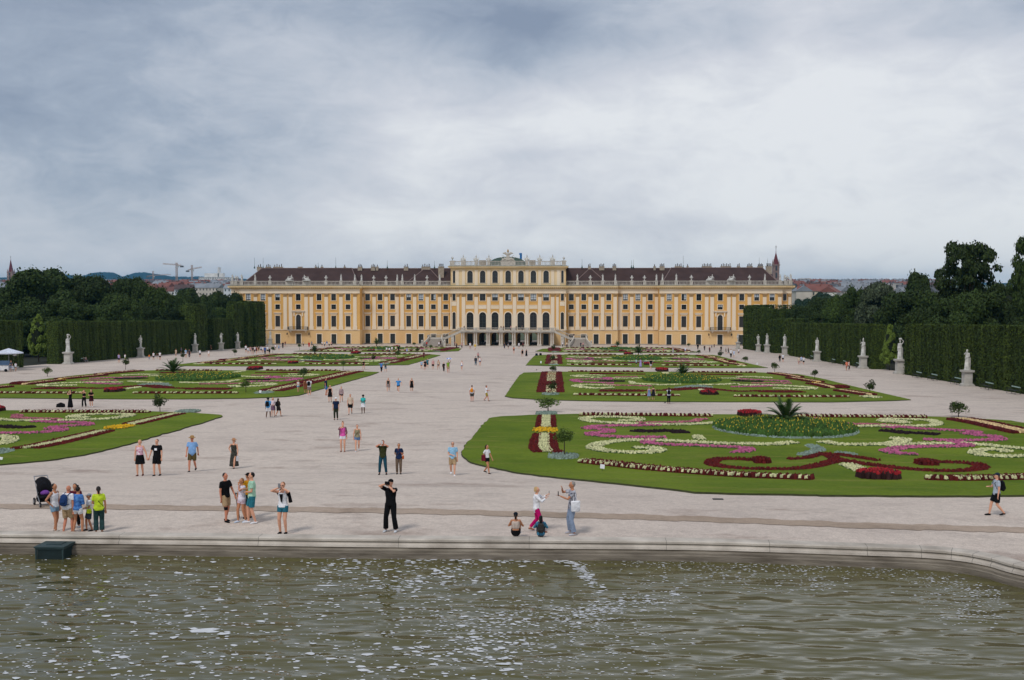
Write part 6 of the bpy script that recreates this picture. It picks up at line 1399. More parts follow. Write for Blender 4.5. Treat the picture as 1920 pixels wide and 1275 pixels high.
for x, y, top, v, a, lab in [(22, 690, 631, 1, 60, 'grey statue with raised arms rising behind the white parasol'), (128, 683, 630, 1, 50, 'statue with an arm arched over its head on a pedestal, left hedge'), (264, 670, 629, 2, 55, 'slim bare statue on a pedestal in front of the long left hedge'), (366, 661, 625, 3, 45, 'draped statue on a pedestal at the end of the long left hedge'), (415, 657, 624, 5, 40, 'bare twisting statue on a pedestal before the middle left hedge'), (446, 654, 623, 0, 30, 'draped statue beside the tall clipped screens on the left'), (507, 647.5, 619, 4, 20, 'statue with flowing cloak against the left palace wing'),
                       (1813, 724, 655, 3, -50, 'draped statue looking down, nearest on the right side'), (1687, 701, 638, 1, -40, 'statue carrying a basket on its head beside the gap in the right hedge'), (1618, 691, 636, 6, -35, 'helmeted statue in front of the right end of the long right hedge'), (1531.7, 677.8, 633, 0, -40, 'draped statue in the middle of the long right hedge'), (1471, 666.7, 627, 4, -30, 'statue at the left end of the long right hedge'), (1438, 662, 625.3, 3, -30, 'statue in front of the short hedge between the two gaps on the right'), (1421.5, 660, 627, 2, -20, 'statue just left of the short right hedge'), (1383.5, 654.5, 625, 5, 10, 'stocky statue group in front of the right palace wing')]:
    p = gp(x, y); H = (y - top) / pxm(p); hp = 1.95 * H / 4.45; r_ = empty('garden_statue', p, R(a)); tag(r_, lab, 'statue', 'garden statues on pedestals')
    s_ = H / 4.45; link('pedestal', PEDM, r_, (0, 0, 0), R(-a), s_); f = link('figure', SV[v], r_, (0, 0, 2.05 * s_), 0, (s_ * 1.38,) * 3)
# roof figures (parts of the palace)
def urnm():
    m = MB(); m.lathe([(.28, 0), (.28, .12), (.12, .2), (.1, .4), (.3, .6), (.42, .9), (.34, 1.1), (.4, 1.15), (.14, 1.3), (.2, 1.5), (.05, 1.7)], (0, 0, 0), 10); 
    for s_ in (-1, 1): m.tube([(s_ * .35, 0, .75), (s_ * .55, 0, .98), (s_ * .4, 0, 1.12)], .05, 5)
    return m.mesh('urn', MARB)
def groupm():
    m = MB(); m.tube([(-1.1, 0, .1), (-.5, 0, .5), (.1, 0, .45), (.6, 0, .7)], [.16, .32, .34, .28], 8); m.tube([(.55, 0, .6), (.7, 0, 1.15), (.66, 0, 1.4)], [.28, .2, .1], 8); m.ball((.68, 0, 1.62), .19, 8, 6); m.tube([(.5, 0, 1.25), (.0, -.15, 1.1), (-.3, -.1, .8)], [.11, .09, .07], 6); m.tube([(.8, 0, 1.2), (1.1, -.1, .9), (1.15, 0, .4)], [.11, .09, .07], 6)
    m.tube([(.1, -.1, .4), (-.6, -.2, .7), (-1.2, -.15, .15)], [.2, .15, .09], 7); m.tube([(-.3, .1, .5), (-.5, .15, 1.1), (-.3, .1, 1.3)], [.2, .13, .12], 6); m.lathe([(.1, 0), (1.3, .0), (1.25, .15), (.1, .3)], (0, 0, 0), 10); return m.mesh('reclining_figure', MARB)
def trophym():
    m = MB(); m.tube([(0, 0, 0), (0, 0, .7), (0, 0, 1.0)], [.35, .3, .16], 8); m.ball((0, 0, 1.2), .2, 8, 6)
    m.tube([(0, 0, 1.3), (0, 0, 1.75)], [.12, .02], 6)
    for i, a in enumerate((-60, -38, 36, 58)): s_ = math.sin(R(a)); c = math.cos(R(a)); m.tube([(s_ * .1, 0, .2), (s_ * 1.25, .02 * i, .2 + c * 1.15)], [.06, .02], 5)
    m.ball((-.4, -.1, .35), (.35, .12, .35), 8, 5); m.ball((.42, -.1, .3), (.3, .12, .3), 8, 5); return m.mesh('trophy', MARB)
UM, GM, TM = urnm(), groupm(), trophym()
for i, (t, x, y, z) in enumerate(FIG):
    if t == 's': o = link('roof_statue', SV[(i * 3) % 6], PAL, (x, y, z + .12), R(rnd.uniform(-40, 40)), 1.12)
    elif t == 'u': link('urn', UM, PAL, (x, y, z))
    elif t in 'gh': link('reclining_figure', GM, PAL, (x, y, z), 0, (1 if t == 'g' else -1, 1, 1))
    elif t == 't': link('trophy', TM, PAL, (x, y, z), 0, 1.15)
    else: m = MB(); m.lathe([(.2, 0), (.1, .25), (.14, .4), (.36, .62), (.4, .85), (.3, 1.1), (.08, 1.25)], (x, y, z), 10); m.build('stone_ball', MARB, PAL)
# ================================================================ hedges, trees, palms
def leafm(name, dark, light, isl=.45, hs=.15, st=None, ob=.22): return mat(name, dark, .75, 0, hs, col2=light, island=isl, spec=.25, stretch=st, objr=ob)
LF = [leafm('leaf_dark', (.020, .036, .007), (.048, .078, .014)), leafm('leaf_mid', (.032, .058, .010), (.068, .105, .018)), leafm('leaf_light', (.052, .085, .013), (.10, .15, .026)), leafm('leaf_blue', (.024, .050, .028), (.040, .075, .040)), leafm('hedge_leaf', (.031, .054, .0055), (.070, .102, .0115), .35, .5, (1, 1, .18), .08), leafm('young_leaf', (.10, .155, .022), (.19, .26, .042), .45, .5, None, 0), leafm('highlight_leaf', (.04, .06, .02), (.12, .15, .09), .7, 1.0)]  # last entry: whitish highlights on a crown, painted into the leaf colour
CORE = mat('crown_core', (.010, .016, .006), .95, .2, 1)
BARK = mat('bark', (.06, .045, .03), .9, .3, 4, bump=.5)
def shell_leaves(C, Rr, n, size, squash=1.0, low=-.35):
    d = RS.normal(size=(n, 3)); d /= np.linalg.norm(d, axis=1)[:, None]; d = d[d[:, 2] > low]; n = len(d)
    rr = Rr * (1 - .35 * RS.uniform(0, 1, n) ** 2 + .45 * (RS.uniform(0, 1, n) > .86) * RS.uniform(0, 1, n)); P = np.array(C) + d * rr[:, None] * np.array([1, 1, squash])
    a = d + RS.normal(size=(n, 3)) * .55; a /= np.linalg.norm(a, axis=1)[:, None]; b = RS.normal(size=(n, 3)); u = np.cross(a, b); u /= np.linalg.norm(u, axis=1)[:, None]; v = np.cross(a, u)
    s = (size * RS.uniform(.5, 1.2, n))[:, None]; return P, u * s, v * s * .7
def crown_mesh(seed, shape, nl, leaf, mi, dens=1.0):
    "crown of unit height 1, half width ~.5; built from many lobes"
    r_ = random.Random(seed); Ps, Us, Vs = [], [], []; core = MB()
    for i in range(nl):
        for _ in range(50):
            if shape == 'round': a = r_.uniform(0, 6.283); z = r_.uniform(.12, .9); w_ = math.sqrt(max(0, 1 - ((z - .48) / .54) ** 2)) * .40
            elif shape == 'tall': a = r_.uniform(0, 6.283); z = r_.uniform(.08, .93); w_ = (.42 * math.sin(min(1, (1 - z) * 1.6) * math.pi / 2)) * (.7 + .3 * min(1, z * 4))
            elif shape == 'cone': a = r_.uniform(0, 6.283); z = r_.uniform(.05, .95); w_ = .42 * (1 - z) ** .7 * min(1, .55 + z * 3)
            else: a = r_.uniform(0, 6.283); z = r_.uniform(.2, .95); w_ = math.sqrt(max(0, 1 - ((z - .6) / .42) ** 2)) * .44
            break
        rad = w_ * (r_.random() ** .4) if shape != 'airy' else w_ * (r_.random() ** .5)
        lr = {'round': r_.uniform(.09, .17), 'tall': r_.uniform(.08, .14), 'cone': .05 + .09 * (1 - z), 'airy': r_.uniform(.05, .10)}[shape]
        c = (rad * math.cos(a), rad * math.sin(a), z)
        n = int(dens * 13 * (lr / leaf) ** 2); P, U, V = shell_leaves(c, lr, n, leaf, .85 if shape != 'airy' else .6, -.6); Ps.append(P); Us.append(U); Vs.append(V)
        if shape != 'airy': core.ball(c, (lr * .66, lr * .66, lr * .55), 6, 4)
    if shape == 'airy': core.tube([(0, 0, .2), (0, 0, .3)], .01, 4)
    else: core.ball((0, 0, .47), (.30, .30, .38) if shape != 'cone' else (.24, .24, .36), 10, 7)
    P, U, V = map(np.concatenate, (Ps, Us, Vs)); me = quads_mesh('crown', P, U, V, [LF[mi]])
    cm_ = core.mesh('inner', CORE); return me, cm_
def joined(me, cm_, mats):
    import bmesh
    b = bmesh.new(); b.from_mesh(me); n0 = len(b.faces); b.from_mesh(cm_); b.faces.ensure_lookup_table()
    for f in b.faces[n0:]: f.material_index = 1
    out = bpy.data.meshes.new('crown'); b.to_mesh(out); b.free(); 
    for m in mats: out.materials.append(m)
    bpy.data.meshes.remove(me); bpy.data.meshes.remove(cm_); return out
PROTO = {}
def proto(shape, mi, k):
    key = (shape, mi, k)
    if key not in PROTO:
        nl, lf = {'round': (80, .0145), 'tall': (85, .0145), 'cone': (70, .019), 'airy': (150, .0125)}[shape]
        PROTO[key] = joined(*crown_mesh(hash(shape) % 97 + k * 7 if False else len(shape) * 13 + k * 7 + mi, shape, nl, lf, mi, 1.0 if shape != 'airy' else .42), [LF[mi], CORE])
    return PROTO[key]
tm = MB(); tm.tube([(0, 0, 0), (.01, 0, .25), (-.01, .01, .5), (0, 0, .75)], [.034, .026, .02, .01], 8)
for i in range(9):
    a = i * 2.4; z = .22 + i * .05; tm.tube([(0, 0, z), (.14 * math.cos(a), .14 * math.sin(a), z + .12), (.26 * math.cos(a), .26 * math.sin(a), z + .26)], [.016, .011, .005], 5)
TRUNK = tm.mesh('trunk', BARK)
def tree(px, top, hw, d, shape, mi, k, lab, group='trees behind the hedges', zb=None, base=None, lift=.0):
    if base is None and shape != 'cone' and d < 345:   # keep every crown clear of the hedge it stands behind
        need = 189000 / ((1060 - px) - .9 * hw) if px < 900 else 108500 / ((px - 1060) - .9 * hw)
        d = max(d, need)
    p = atd(px, 600, d); g0 = gh(p.y) if zb is None else zb; zt = atd(px, top, d).z; H = zt - g0; w = hw / pxm(Vector((p.x, p.y, zt))) 
    r_ = empty('tree', (p.x, p.y, g0), rnd.uniform(0, 6.28)); tag(r_, lab, 'tree', group)
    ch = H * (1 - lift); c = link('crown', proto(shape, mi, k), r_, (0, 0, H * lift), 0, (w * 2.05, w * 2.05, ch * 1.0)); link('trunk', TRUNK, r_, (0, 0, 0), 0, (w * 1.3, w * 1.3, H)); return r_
# left side masses: px centre, top y, half width px, depth
for a in [
 (75,507,72,232,'round',0,0,'big dark rounded tree rising highest behind the left hedge'),(165,520,50,238,'round',0,1,'dark rounded tree right of the biggest left one'),(8,530,52,236,'round',0,2,'dark tree at the left picture edge behind the hedge'),(228,547,40,228,'round',1,0,'lighter round tree in front of darker ones, left side'),(245,524,44,262,'round',0,1,'tall dark tree behind the lighter round one on the left'),(292,541,38,262,'round',1,2,'mid-green tree below the rooftops, left side'),(330,553,34,275,'round',0,0,'dark tree under the tall crane'),
 (352,545,40,300,'tall',0,1,'dark leafy tree right of the tall crane'),(336,574,28,268,'round',2,1,'pale green tree above the left end of the hedge'),(390,549,34,320,'round',1,0,'rounded tree left of the palace corner'),(428,546,36,322,'round',0,2,'dark rounded tree touching the left palace corner'),(455,566,18,316,'round',0,1,'small dark tree against the left palace corner'),
 (120,560,46,222,'round',0,2,'dark low tree behind the hedge next to the narrow cone tree'),(190,572,40,220,'round',0,0,'low dark tree behind the middle of the left hedge'),(270,575,36,226,'round',0,1,'low dark tree behind the left hedge, right part'),(40,575,44,222,'round',0,1,'low dark tree behind the left hedge at the edge'),(412,575,34,288,'round',1,1,'low mid-green tree behind the middle left hedge'),(425,588,24,284,'round',2,0,'pale clipped tree behind the middle left hedge'),(305,580,34,240,'round',0,0,'low dark tree above the right part of the long left hedge'),(380,572,26,300,'round',0,2,'dark tree between the clipped screens on the left')]: tree(*a)
tree(71,588,24,196,'cone',5,0,'narrow cone-shaped light green tree in the left hedge gap',lift=.12)
for a in [
 (1935,430,44,150,'airy',0,1,'tall loose tree cut by the right picture edge'),(1700,548,54,205,'round',0,0,'dark rounded tree left of the tallest right tree'),(1720,517,44,212,'tall',0,1,'dark pointed tree left of the tallest right one'),(1760,545,50,200,'round',1,2,'mid-green tree at the foot of the tallest right one'),
 (1648,530,42,218,'round',6,1,'rounded tree with pale blossoms on the right'),(1608,538,34,226,'round',0,2,'dark tree left of the tree with pale blossoms'),(1575,548,32,236,'round',1,0,'rounded tree above the middle of the right hedge'),(1543,560,30,246,'round',0,1,'dark low tree right of the far red roofs'),(1890,527,52,165,'round',0,2,'dark tree mass at the right picture edge'),(1840,548,60,160,'round',0,0,'dark tree below the tallest right one'),(1790,560,56,165,'round',0,1,'low dark tree under the tallest right one'),(1935,560,50,150,'round',0,0,'low dark tree at the right picture edge behind the hedge'),
 (1740,580,46,176,'round',0,1,'low dark tree behind the left end of the nearest right hedge'),(1660,585,30,235,'round',0,2,'low dark tree in the gap of the right hedge'),(1510,576,34,262,'round',0,0,'dark low tree behind the long right hedge, left end'),(1478,580,26,280,'round',0,1,'dark low tree behind the short right hedge'),(1545,585,34,240,'round',0,2,'dark low tree behind the long right hedge, middle'),(1600,585,36,226,'round',0,0,'dark low tree behind the long right hedge, right part')]: tree(*a)
tree(1818,455,68,168,'airy',0,0,'tallest tree on the right with sky showing through its crown')
tree(1669,607,19,176,'cone',5,1,'light green young tree in the gap of the right hedge',lift=.15)
for i,(px,top,hw,d) in enumerate([(1500,572,24,352),(1525,566,26,372),(1556,556,30,420),(1585,552,26,430),(1478,586,20,330),(1532,581,28,320),(1507,560,20,520),(1545,549,26,540),(1490,574,18,420)]):
    tree(px,top,hw,d,'round',3,i%2,['bluish green tree right of the palace corner','second bluish tree from the palace corner','bluish tree below the far white house row','bluish tree merging with the dark right trees','low bluish tree by the right palace corner','low bluish tree behind the clipped screens','distant bluish tree under the red roofs on the right','most distant bluish tree on the right','bluish tree beside the palace side wall'][i],'bluish trees right of the palace')
# ---- clipped hedges
def hedge(x0, y0, x1, y1, h, th, lab, nm='clipped_hedge', leaf=.125, seed=0, rag=.12):
    a, b = Vector((x0, y0)), Vector((x1, y1)); L_ = (b - a).length; t = (b - a) / L_; nn = Vector((-t.y, t.x)); r_ = empty(nm, (x0, y0, gh(y0)), math.atan2(t.y, t.x)); tag(r_, lab, 'hedge', 'clipped hedges')
    g1 = gh(y1) - gh(y0); gz = lambda s_: gh(y0 + (y1 - y0) * s_ / L_) - gh(y0)
    wob = lambda s_, z: .13 * math.sin(s_ * 1.7 + seed) + .10 * math.sin(s_ * 4.1 + z * .5 + seed) + .05 * math.sin(s_ * 9 + 2 * z)
    m = MB(); n = max(2, int(L_ / .8)); nz = 6
    for side_ in (0, 1):
        off = len(m.v)
        for i in range(n + 1):
            s_ = L_ * i / n
            for j in range(nz + 1): z = (h - .1) * j / nz; y = (th if side_ else 0) + (-1 if side_ else 1) * (.12 - wob(s_, z) * .6); m.v.append((s_, y, gz(s_) - .1 + z))
        for i in range(n):
            for j in range(nz): q = off + i * (nz + 1) + j; m.f.append((q, q + nz + 1, q + nz + 2, q + 1)); m.m.append(0)
    k = (n + 1) * (nz + 1)
    for i in range(n): q = i * (nz + 1) + nz; m.f.append((q, q + nz + 1, k + q + nz + 1, k + q)); m.m.append(0)
    for i in (0, n):
        for j in range(nz): q = i * (nz + 1) + j; m.f.append((q, q + 1, k + q + 1, k + q)); m.m.append(0)
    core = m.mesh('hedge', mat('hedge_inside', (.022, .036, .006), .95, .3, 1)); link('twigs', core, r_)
    Ps, Ns = [], []
    def face(cnt, fn):
        for _ in range(cnt): p, nrm = fn(); Ps.append(p); Ns.append(nrm)
    den = 1.15 / (leaf * leaf)
    rr = random.Random(seed + 3)
    def fr():
        s_ = rr.uniform(0, L_); z = h * rr.random(); return (s_, -wob(s_, z) * .8 - rr.uniform(-.12, .06), gz(s_) + z), (0, -1, .25)
    def bk(): s_ = rr.uniform(0, L_); z = h * rr.random(); return (s_, th + wob(s_, z) * .8, gz(s_) + z), (0, 1, .25)
    def tp(): s_ = rr.uniform(0, L_); return (s_, rr.uniform(0, th), gz(s_) + h + rr.uniform(-.08, rag)), (0, 0, 1)
    def e0(): z = h * rr.random(); return (-.02 + rr.uniform(-.06, .1), rr.uniform(0, th), gz(0) + z), (-1, 0, .2)
    def e1(): z = h * rr.random(); return (L_ + rr.uniform(-.1, .06), rr.uniform(0, th), gz(L_) + z), (1, 0, .2)
    face(int(L_ * h * den), fr); face(int(L_ * h * den * .35), bk); face(int(L_ * th * den * 1.3), tp); face(int(th * h * den), e0); face(int(th * h * den), e1)
    P = np.array(Ps); A = np.array(Ns, float) + RS.normal(size=P.shape) * .42; A /= np.linalg.norm(A, axis=1)[:, None]; B = RS.normal(size=P.shape); U = np.cross(A, B); U /= np.linalg.norm(U, axis=1)[:, None]; V = np.cross(A, U)
    s_ = (leaf * .62 * RS.uniform(.6, 1.2, len(P)))[:, None]; link('leaves', quads_mesh('leaves', P, U * s_, V * s_, [LF[4]]), r_); return r_
XR, XL = 68.9, -73.6
dY = lambda d: CAM.y + d
def hy(px, X0):   # depth where the plan line X = X0 is met at a picture column
    r_ = ray(px, 650); return CAM.y + (X0 - CAM.x) / r_.x * r_.y
# right hedges face -X: run from far to near so that local -y looks to the garden
hedge(XR, hy(1697, XR), XR, hy(1697, XR) - 92, 7.5, 2.2, 'nearest right hedge, tall and dark, behind the benches', leaf=.125, seed=1)
hedge(XR, hy(1480, XR), XR, hy(1636, XR), 7.4, 2.2, 'long right hedge behind three statues', leaf=.125, seed=2)
hedge(XR, hy(1431.5, XR), XR, hy(1453, XR), 8.2, 2.0, 'short right hedge between two narrow gaps', leaf=.18, seed=3)
hedge(XR + 1.5, hy(1456, XR), XR + 1.5, hy(1478, XR), 8.4, 2.0, 'dark recessed hedge left of the long right one', leaf=.18, seed=4)
hedge(XR - 1.2, hy(1393, XR - 1.2), XR - 1.2, hy(1410, XR - 1.2), 11.6, 3.4, 'tallest clipped screen against the right palace wing', leaf=.2, seed=5, rag=.5)
hedge(XR - 1, hy(1411, XR - 1), XR - 1, hy(1429, XR - 1), 11.4, 2.4, 'second tall clipped screen on the right', leaf=.2, seed=6, rag=.6)
hedge(XR + 1, hy(1430, XR), XR + 9, hy(1430, XR) + 1, 11.0, 2.4, 'ragged tall screen running back from the short right hedge', leaf=.2, seed=7, rag=1.0)
# left hedges face +X: run from near to far
hedge(XL, hy(110, XL), XL, hy(356, XL), 7.7, 2.2, 'long left hedge behind two statues', leaf=.125, seed=8)
hedge(XL, hy(20, XL) - 42, XL, hy(44, XL), 7.8, 2.2, 'left hedge at the picture edge behind the parasol', leaf=.125, seed=9)
hedge(XL, hy(402, XL), XL, hy(437, XL), 8.3, 2.0, 'middle left hedge behind a bare statue', leaf=.18, seed=10)
hedge(XL + .6, hy(362, XL), XL + .6, hy(382, XL), 11.4, 2.4, 'tall clipped screen right of the long left hedge', leaf=.2, seed=11, rag=.6)
hedge(XL - 1.5, hy(384, XL), XL - 1.5, hy(400, XL), 11.0, 2.2, 'tall dark screen in the left opening', leaf=.2, seed=12, rag=.8)
hedge(XL, hy(440, XL), XL, hy(457, XL), 12.4, 2.2, 'paler tall screen left of the dark pair on the left', leaf=.2, seed=13, rag=.6)
hedge(XL + 1, hy(459, XL), XL + 1, hy(478, XL), 12.8, 3.0, 'left of the two dark tall screens by the palace', leaf=.2, seed=14, rag=.6)
hedge(XL + 2, hy(480, XL + 2), XL + 2, hy(498, XL + 2), 12.8, 3.2, 'right of the two dark tall screens by the palace', leaf=.2, seed=15, rag=.6)
# dark ground under the trees behind the hedges
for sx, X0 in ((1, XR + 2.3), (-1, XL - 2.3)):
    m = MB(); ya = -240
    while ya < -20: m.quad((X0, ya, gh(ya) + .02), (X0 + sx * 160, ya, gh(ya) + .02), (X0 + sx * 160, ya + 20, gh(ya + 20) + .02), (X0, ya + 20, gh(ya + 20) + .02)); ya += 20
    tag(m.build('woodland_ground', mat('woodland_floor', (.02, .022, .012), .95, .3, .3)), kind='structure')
# ---- small standard trees
def ball_crown(seed, mi, n=900, leaf=.075):
    r_ = random.Random(seed); Ps, Us, Vs = [], [], []
    for i in range(11):
        c = (r_.gauss(0, .3), r_.gauss(0, .3), r_.gauss(0, .2)); P, U, V = shell_leaves(c, r_.uniform(.4, .62), n // 11, leaf, .8, -.8); Ps.append(P); Us.append(U); Vs.append(V)
    return quads_mesh('crown', *map(np.concatenate, (Ps, Us, Vs)), [LF[mi]])
BC = [ball_crown(3, 1), ball_crown(8, 0), ball_crown(5, 2)]
st_ = MB(); st_.tube([(0, 0, 0), (.01, 0, .5), (0, 0, 1.1)], [.06, .045, .035], 7)
for i in range(5): a = i * 1.26; st_.tube([(0, 0, .85), (.3 * math.cos(a), .3 * math.sin(a), 1.35)], [.025, .012], 5)
STM = st_.mesh('trunk', BARK)
SMALL = [(1027.7,772,744,21,2,'small tree standing in the silvery ring by the nearest right lawn'),(1058,857,803,17,2,'two-stemmed small tree on the nearest right lawn'),(1797,781.7,748,17,0,'small round tree at the rear edge of the nearest right lawn'),(1631,740,713,10,1,'small round tree at the front tip of the second right lawn'),(1527.5,712,691,7,0,'small round tree on the right slope of the second right lawn'),(1452.5,699.5,677,7.5,0,'small round tree at the rear right corner of the second right lawn'),(1397,679,666.5,6,0,'small round tree on the edge of the third right lawn'),(1350,671,657.5,5.5,1,'small round tree at the rear corner of the third right lawn'),(1310,663.5,655,4,0,'tiny round tree at the tip of the farthest right lawn'),(1291,650,643,3.5,1,'tiny tree by the right wing wall'),
 (89,706,688,8,2,'small round tree left of the second left lawn'),(235.5,693,671,7.5,1,'small round tree at the rear left corner of the second left lawn'),(343,680.5,661,5,1,'small round tree left of the third left lawn'),(440.6,667,653.5,5,1,'small round tree behind the third left lawn'),(511.5,663,648.5,4.5,0,'small round tree in front of the far crowd'),(561.6,656.5,644,3.5,0,'tiny round tree at the farthest left lawn'),(300,771.5,740,13,1,'small tree in the silvery ring by the nearest left lawn'),(568.7,709,687,9.5,0,'small tree on the rear part of the second left lawn'),(461,737,711.6,9,2,'small tree in the pale ring on the second left lawn'),(643.5,694,676,5,2,'small round tree at the tip of the second left lawn'),(701,682.7,665,5,1,'small round tree at the right part of the third left lawn'),(745.6,669.8,657,5,2,'small round tree behind the third left lawn, right end'),(782,663.5,651,4,0,'tiny round tree on the farthest left lawn'),(808,660.5,646,3.5,2,'tiny round tree at the right tip of the farthest left lawn'),
 (1035,740.5,714,9,1,'reddish bushy tree on the striped band of the second right lawn'),(1036,699,684,7.5,0,'small tree at the rear of the striped band, second right lawn'),(1036,681,664,6,0,'small tree on the striped band of the third right lawn'),(1037,666,646,5,1,'small tree behind the third right lawn'),(777,648,641,3.5,0,'potted tree beside the left stairs'),(815,648.5,642,3.5,1,'potted tree in front of the left stairs')]
for x, y, top, hw, k, lab in SMALL:
    p = gp(x, y); H = (y - top) / pxm(p); w = hw / pxm(p); r_ = empty('small_tree', p, rnd.uniform(0, 6)); tag(r_, lab, 'small tree', 'small round trees on the parterre'); ch = min(w * 1.0, H * .42)
    link('crown', BC[k], r_, (0, 0, H - ch * 1.0), 0, (w * 1.05, w * 1.05, ch * 1.1)); th_ = H - ch * 1.5
    link('trunk', STM, r_, (0, 0, 0), 0, (max(.7, w), max(.7, w), (H - ch * .6) / 1.3))
# ---- palms
def palm_mesh(seed, n=24):
    r_ = random.Random(seed); m = MB()
    for i in range(n):
        a = i * 2.399; th = R(8 + 72 * ((i + .5) / n) ** .9); L_ = r_.uniform(.85, 1.08); P = []; c, s_ = math.cos(a), math.sin(a)
        for j in range(9):
            t = j / 8; rr = L_ * math.sin(th) * t * (1 + .1 * t); zz_ = L_ * (math.cos(th) * t * 1.05 + .16 * t - .52 * math.sin(th) * t ** 2.6); P.append(Vector((c * rr, s_ * rr, zz_)))
        m.tube(P, [.014 - .0012 * j for j in range(9)], 4)
        side_ = Vector((-s_, c, 0))
        for j in range(1, 9):
            for q in (0, .5):
                if j == 8 and q: continue
                b = P[j].lerp(P[min(8, j + 1)], q); d = (P[j] - P[j - 1]).normalized(); ln = .20 * math.sin(math.pi * min(.97, (j + q) / 8.6)) + .05
                for sg in (-1, 1):
                    tip = b + (side_ * sg * .75 + d * .6 + Vector((0, 0, .12))).normalized() * ln; w_ = d * .036
                    m.add([b - w_, b + w_, tip], [(0, 1, 2)])
    return m.mesh('fronds', mat('palm_leaf', (.045, .088, .016), .6, .3, 3, island=.3))
PMS = [palm_mesh(1), palm_mesh(2)]
tk = MB(); tk.tube([(0, 0, -.3), (0, 0, .15), (0, 0, .3)], [.12, .14, .08], 9); TK = tk.mesh('trunk', mat('palm_trunk', (.12, .07, .04), .9, .3, 8, bump=.8))
for i, (x, y, top, hw, lab) in enumerate([(1473,800,749,47,'large palm in the yellow flower bed of the nearest right lawn'),(1280.6,708.5,684.5,22,'palm in the middle of the second right lawn'),(1197,666.5,648,12.5,'palm at the rear of the third right lawn'),(1157.7,650.5,639.5,8,'palm by the wall behind the farthest right lawn'),(325,703.5,675,27,'palm in the yellow bed of the second left lawn'),(589.7,664,647,11,'palm at the rear of the third left lawn'),(706,648.8,634,9,'palm by the wall behind the farthest left lawn')]):
    p = gp(x, y); H = (y - top) / pxm(p); w = hw / pxm(p); r_ = empty('palm', p, i * 1.3); tag(r_, lab, 'palm', 'palms in the flower beds')
    link('fronds', PMS[i % 2], r_, (0, 0, H * .22), 0, (w * 1.2, w * 1.2, H * .80)); link('trunk', TK, r_, (0, 0, .02), 0, (w * .7, w * .7, H * .75))
# ================================================================ the city, hills and cranes beyond
rc = random.Random(21)
HW = [mat('house_wall_%d' % i, srgb(c), .9, .15, .1) for i, c in enumerate(('#e0dcd4', '#cfc6b8', '#ebe8e4', '#c0bab4', '#dccdb4', '#d4d8dc'))]
HR = [mat('house_roof_%d' % i, srgb(c), .85, .2, .2) for i, c in enumerate(('#6e4a44', '#7e5148', '#574644', '#55565a', '#84888e', '#85706a'))]
WD = mat('far_window', (.05, .06, .07), .4, 0)
HP = {}
def house_meshes(w, dp, h, rh, wi, ri):
    key = (w, dp, h, rh, wi, ri)
    if key in HP: return HP[key]
    m = MB(); m.box(-w / 2, -dp / 2, -25, w / 2, dp / 2, h); m.add([(-w / 2, -dp / 2, h), (-w / 2, dp / 2, h), (-w / 2, 0, h + rh * .97)], [(0, 1, 2)]); m.add([(w / 2, -dp / 2, h), (w / 2, dp / 2, h), (w / 2, 0, h + rh * .97)], [(0, 2, 1)])
    nf = max(2, int(h / 3.3)); nc = max(3, int(w / 3.0)); q = MB()
    for i in range(nf):
        for j in range(nc):
            x = -w / 2 + (j + .5) * w / nc; z = (i + .35) * h / nf; q.box(x - .5, -dp / 2 - .06, z, x + .5, -dp / 2 + .02, z + 1.7)
    r_ = MB(); o = .5
    r_.add([(-w / 2 - o, -dp / 2 - o, h - .3), (w / 2 + o, -dp / 2 - o, h - .3), (w / 2 + o, 0, h + rh), (-w / 2 - o, 0, h + rh), (-w / 2 - o, dp / 2 + o, h - .3), (w / 2 + o, dp / 2 + o, h - .3)], [(0, 1, 2, 3), (3, 2, 5, 4), (0, 3, 4), (1, 5, 2)])
    r_.box(-w * .3 - .5, -.6, h + rh * .5, -w * .3 + .5, .6, h + rh + 1.1); r_.box(w * .2 - .5, -.6, h + rh * .5, w * .2 + .5, .6, h + rh + 1.1)
    HP[key] = (m.mesh('wall', HW[wi]), r_.mesh('roof', HR[ri]), q.mesh('window_rows', WD)); return HP[key]
FAR = [MB(), MB(), MB()]; FARM = {}
def house(px, d, key, rz, lab, group, dz=0):
    if d > 1750:      # the skyline is one mass of roofs
        p = atd(px, 560, d); z = terr(p.x, p.y); w, dp, h, rh, wi, ri = key; c_, s_ = math.cos(rz), math.sin(rz)
        for me, mb, mi in zip(house_meshes(*key), FAR, (wi, ri, 0)):
            mb.add([(p.x + v.co.x * c_ - v.co.y * s_, p.y + v.co.x * s_ + v.co.y * c_, z + v.co.z) for v in me.vertices], [tuple(f.vertices) for f in me.polygons], mi)
        return
    p = atd(px, 560, d); z = terr(p.x, p.y) + dz; r_ = empty('house', (p.x, p.y, z), rz); tag(r_, lab, 'house', group)
    a, b, c = house_meshes(*key); link('wall', a, r_); link('roof', b, r_); link('window', c, r_)
KEYS = [(15, 10, 11, 4, i % 6, (i * 5 + i // 3) % 6) for i in range(8)] + [(22, 11, 12, 3.5, (i + 2) % 6, (i * 3 + 1) % 6) for i in range(6)] + [(10, 9, 9, 4, (i * 2) % 6, (i * 4 + 2) % 6) for i in range(5)]
RN = ['dull red', 'red', 'dark brown', 'dark grey', 'pale grey', 'light brown']
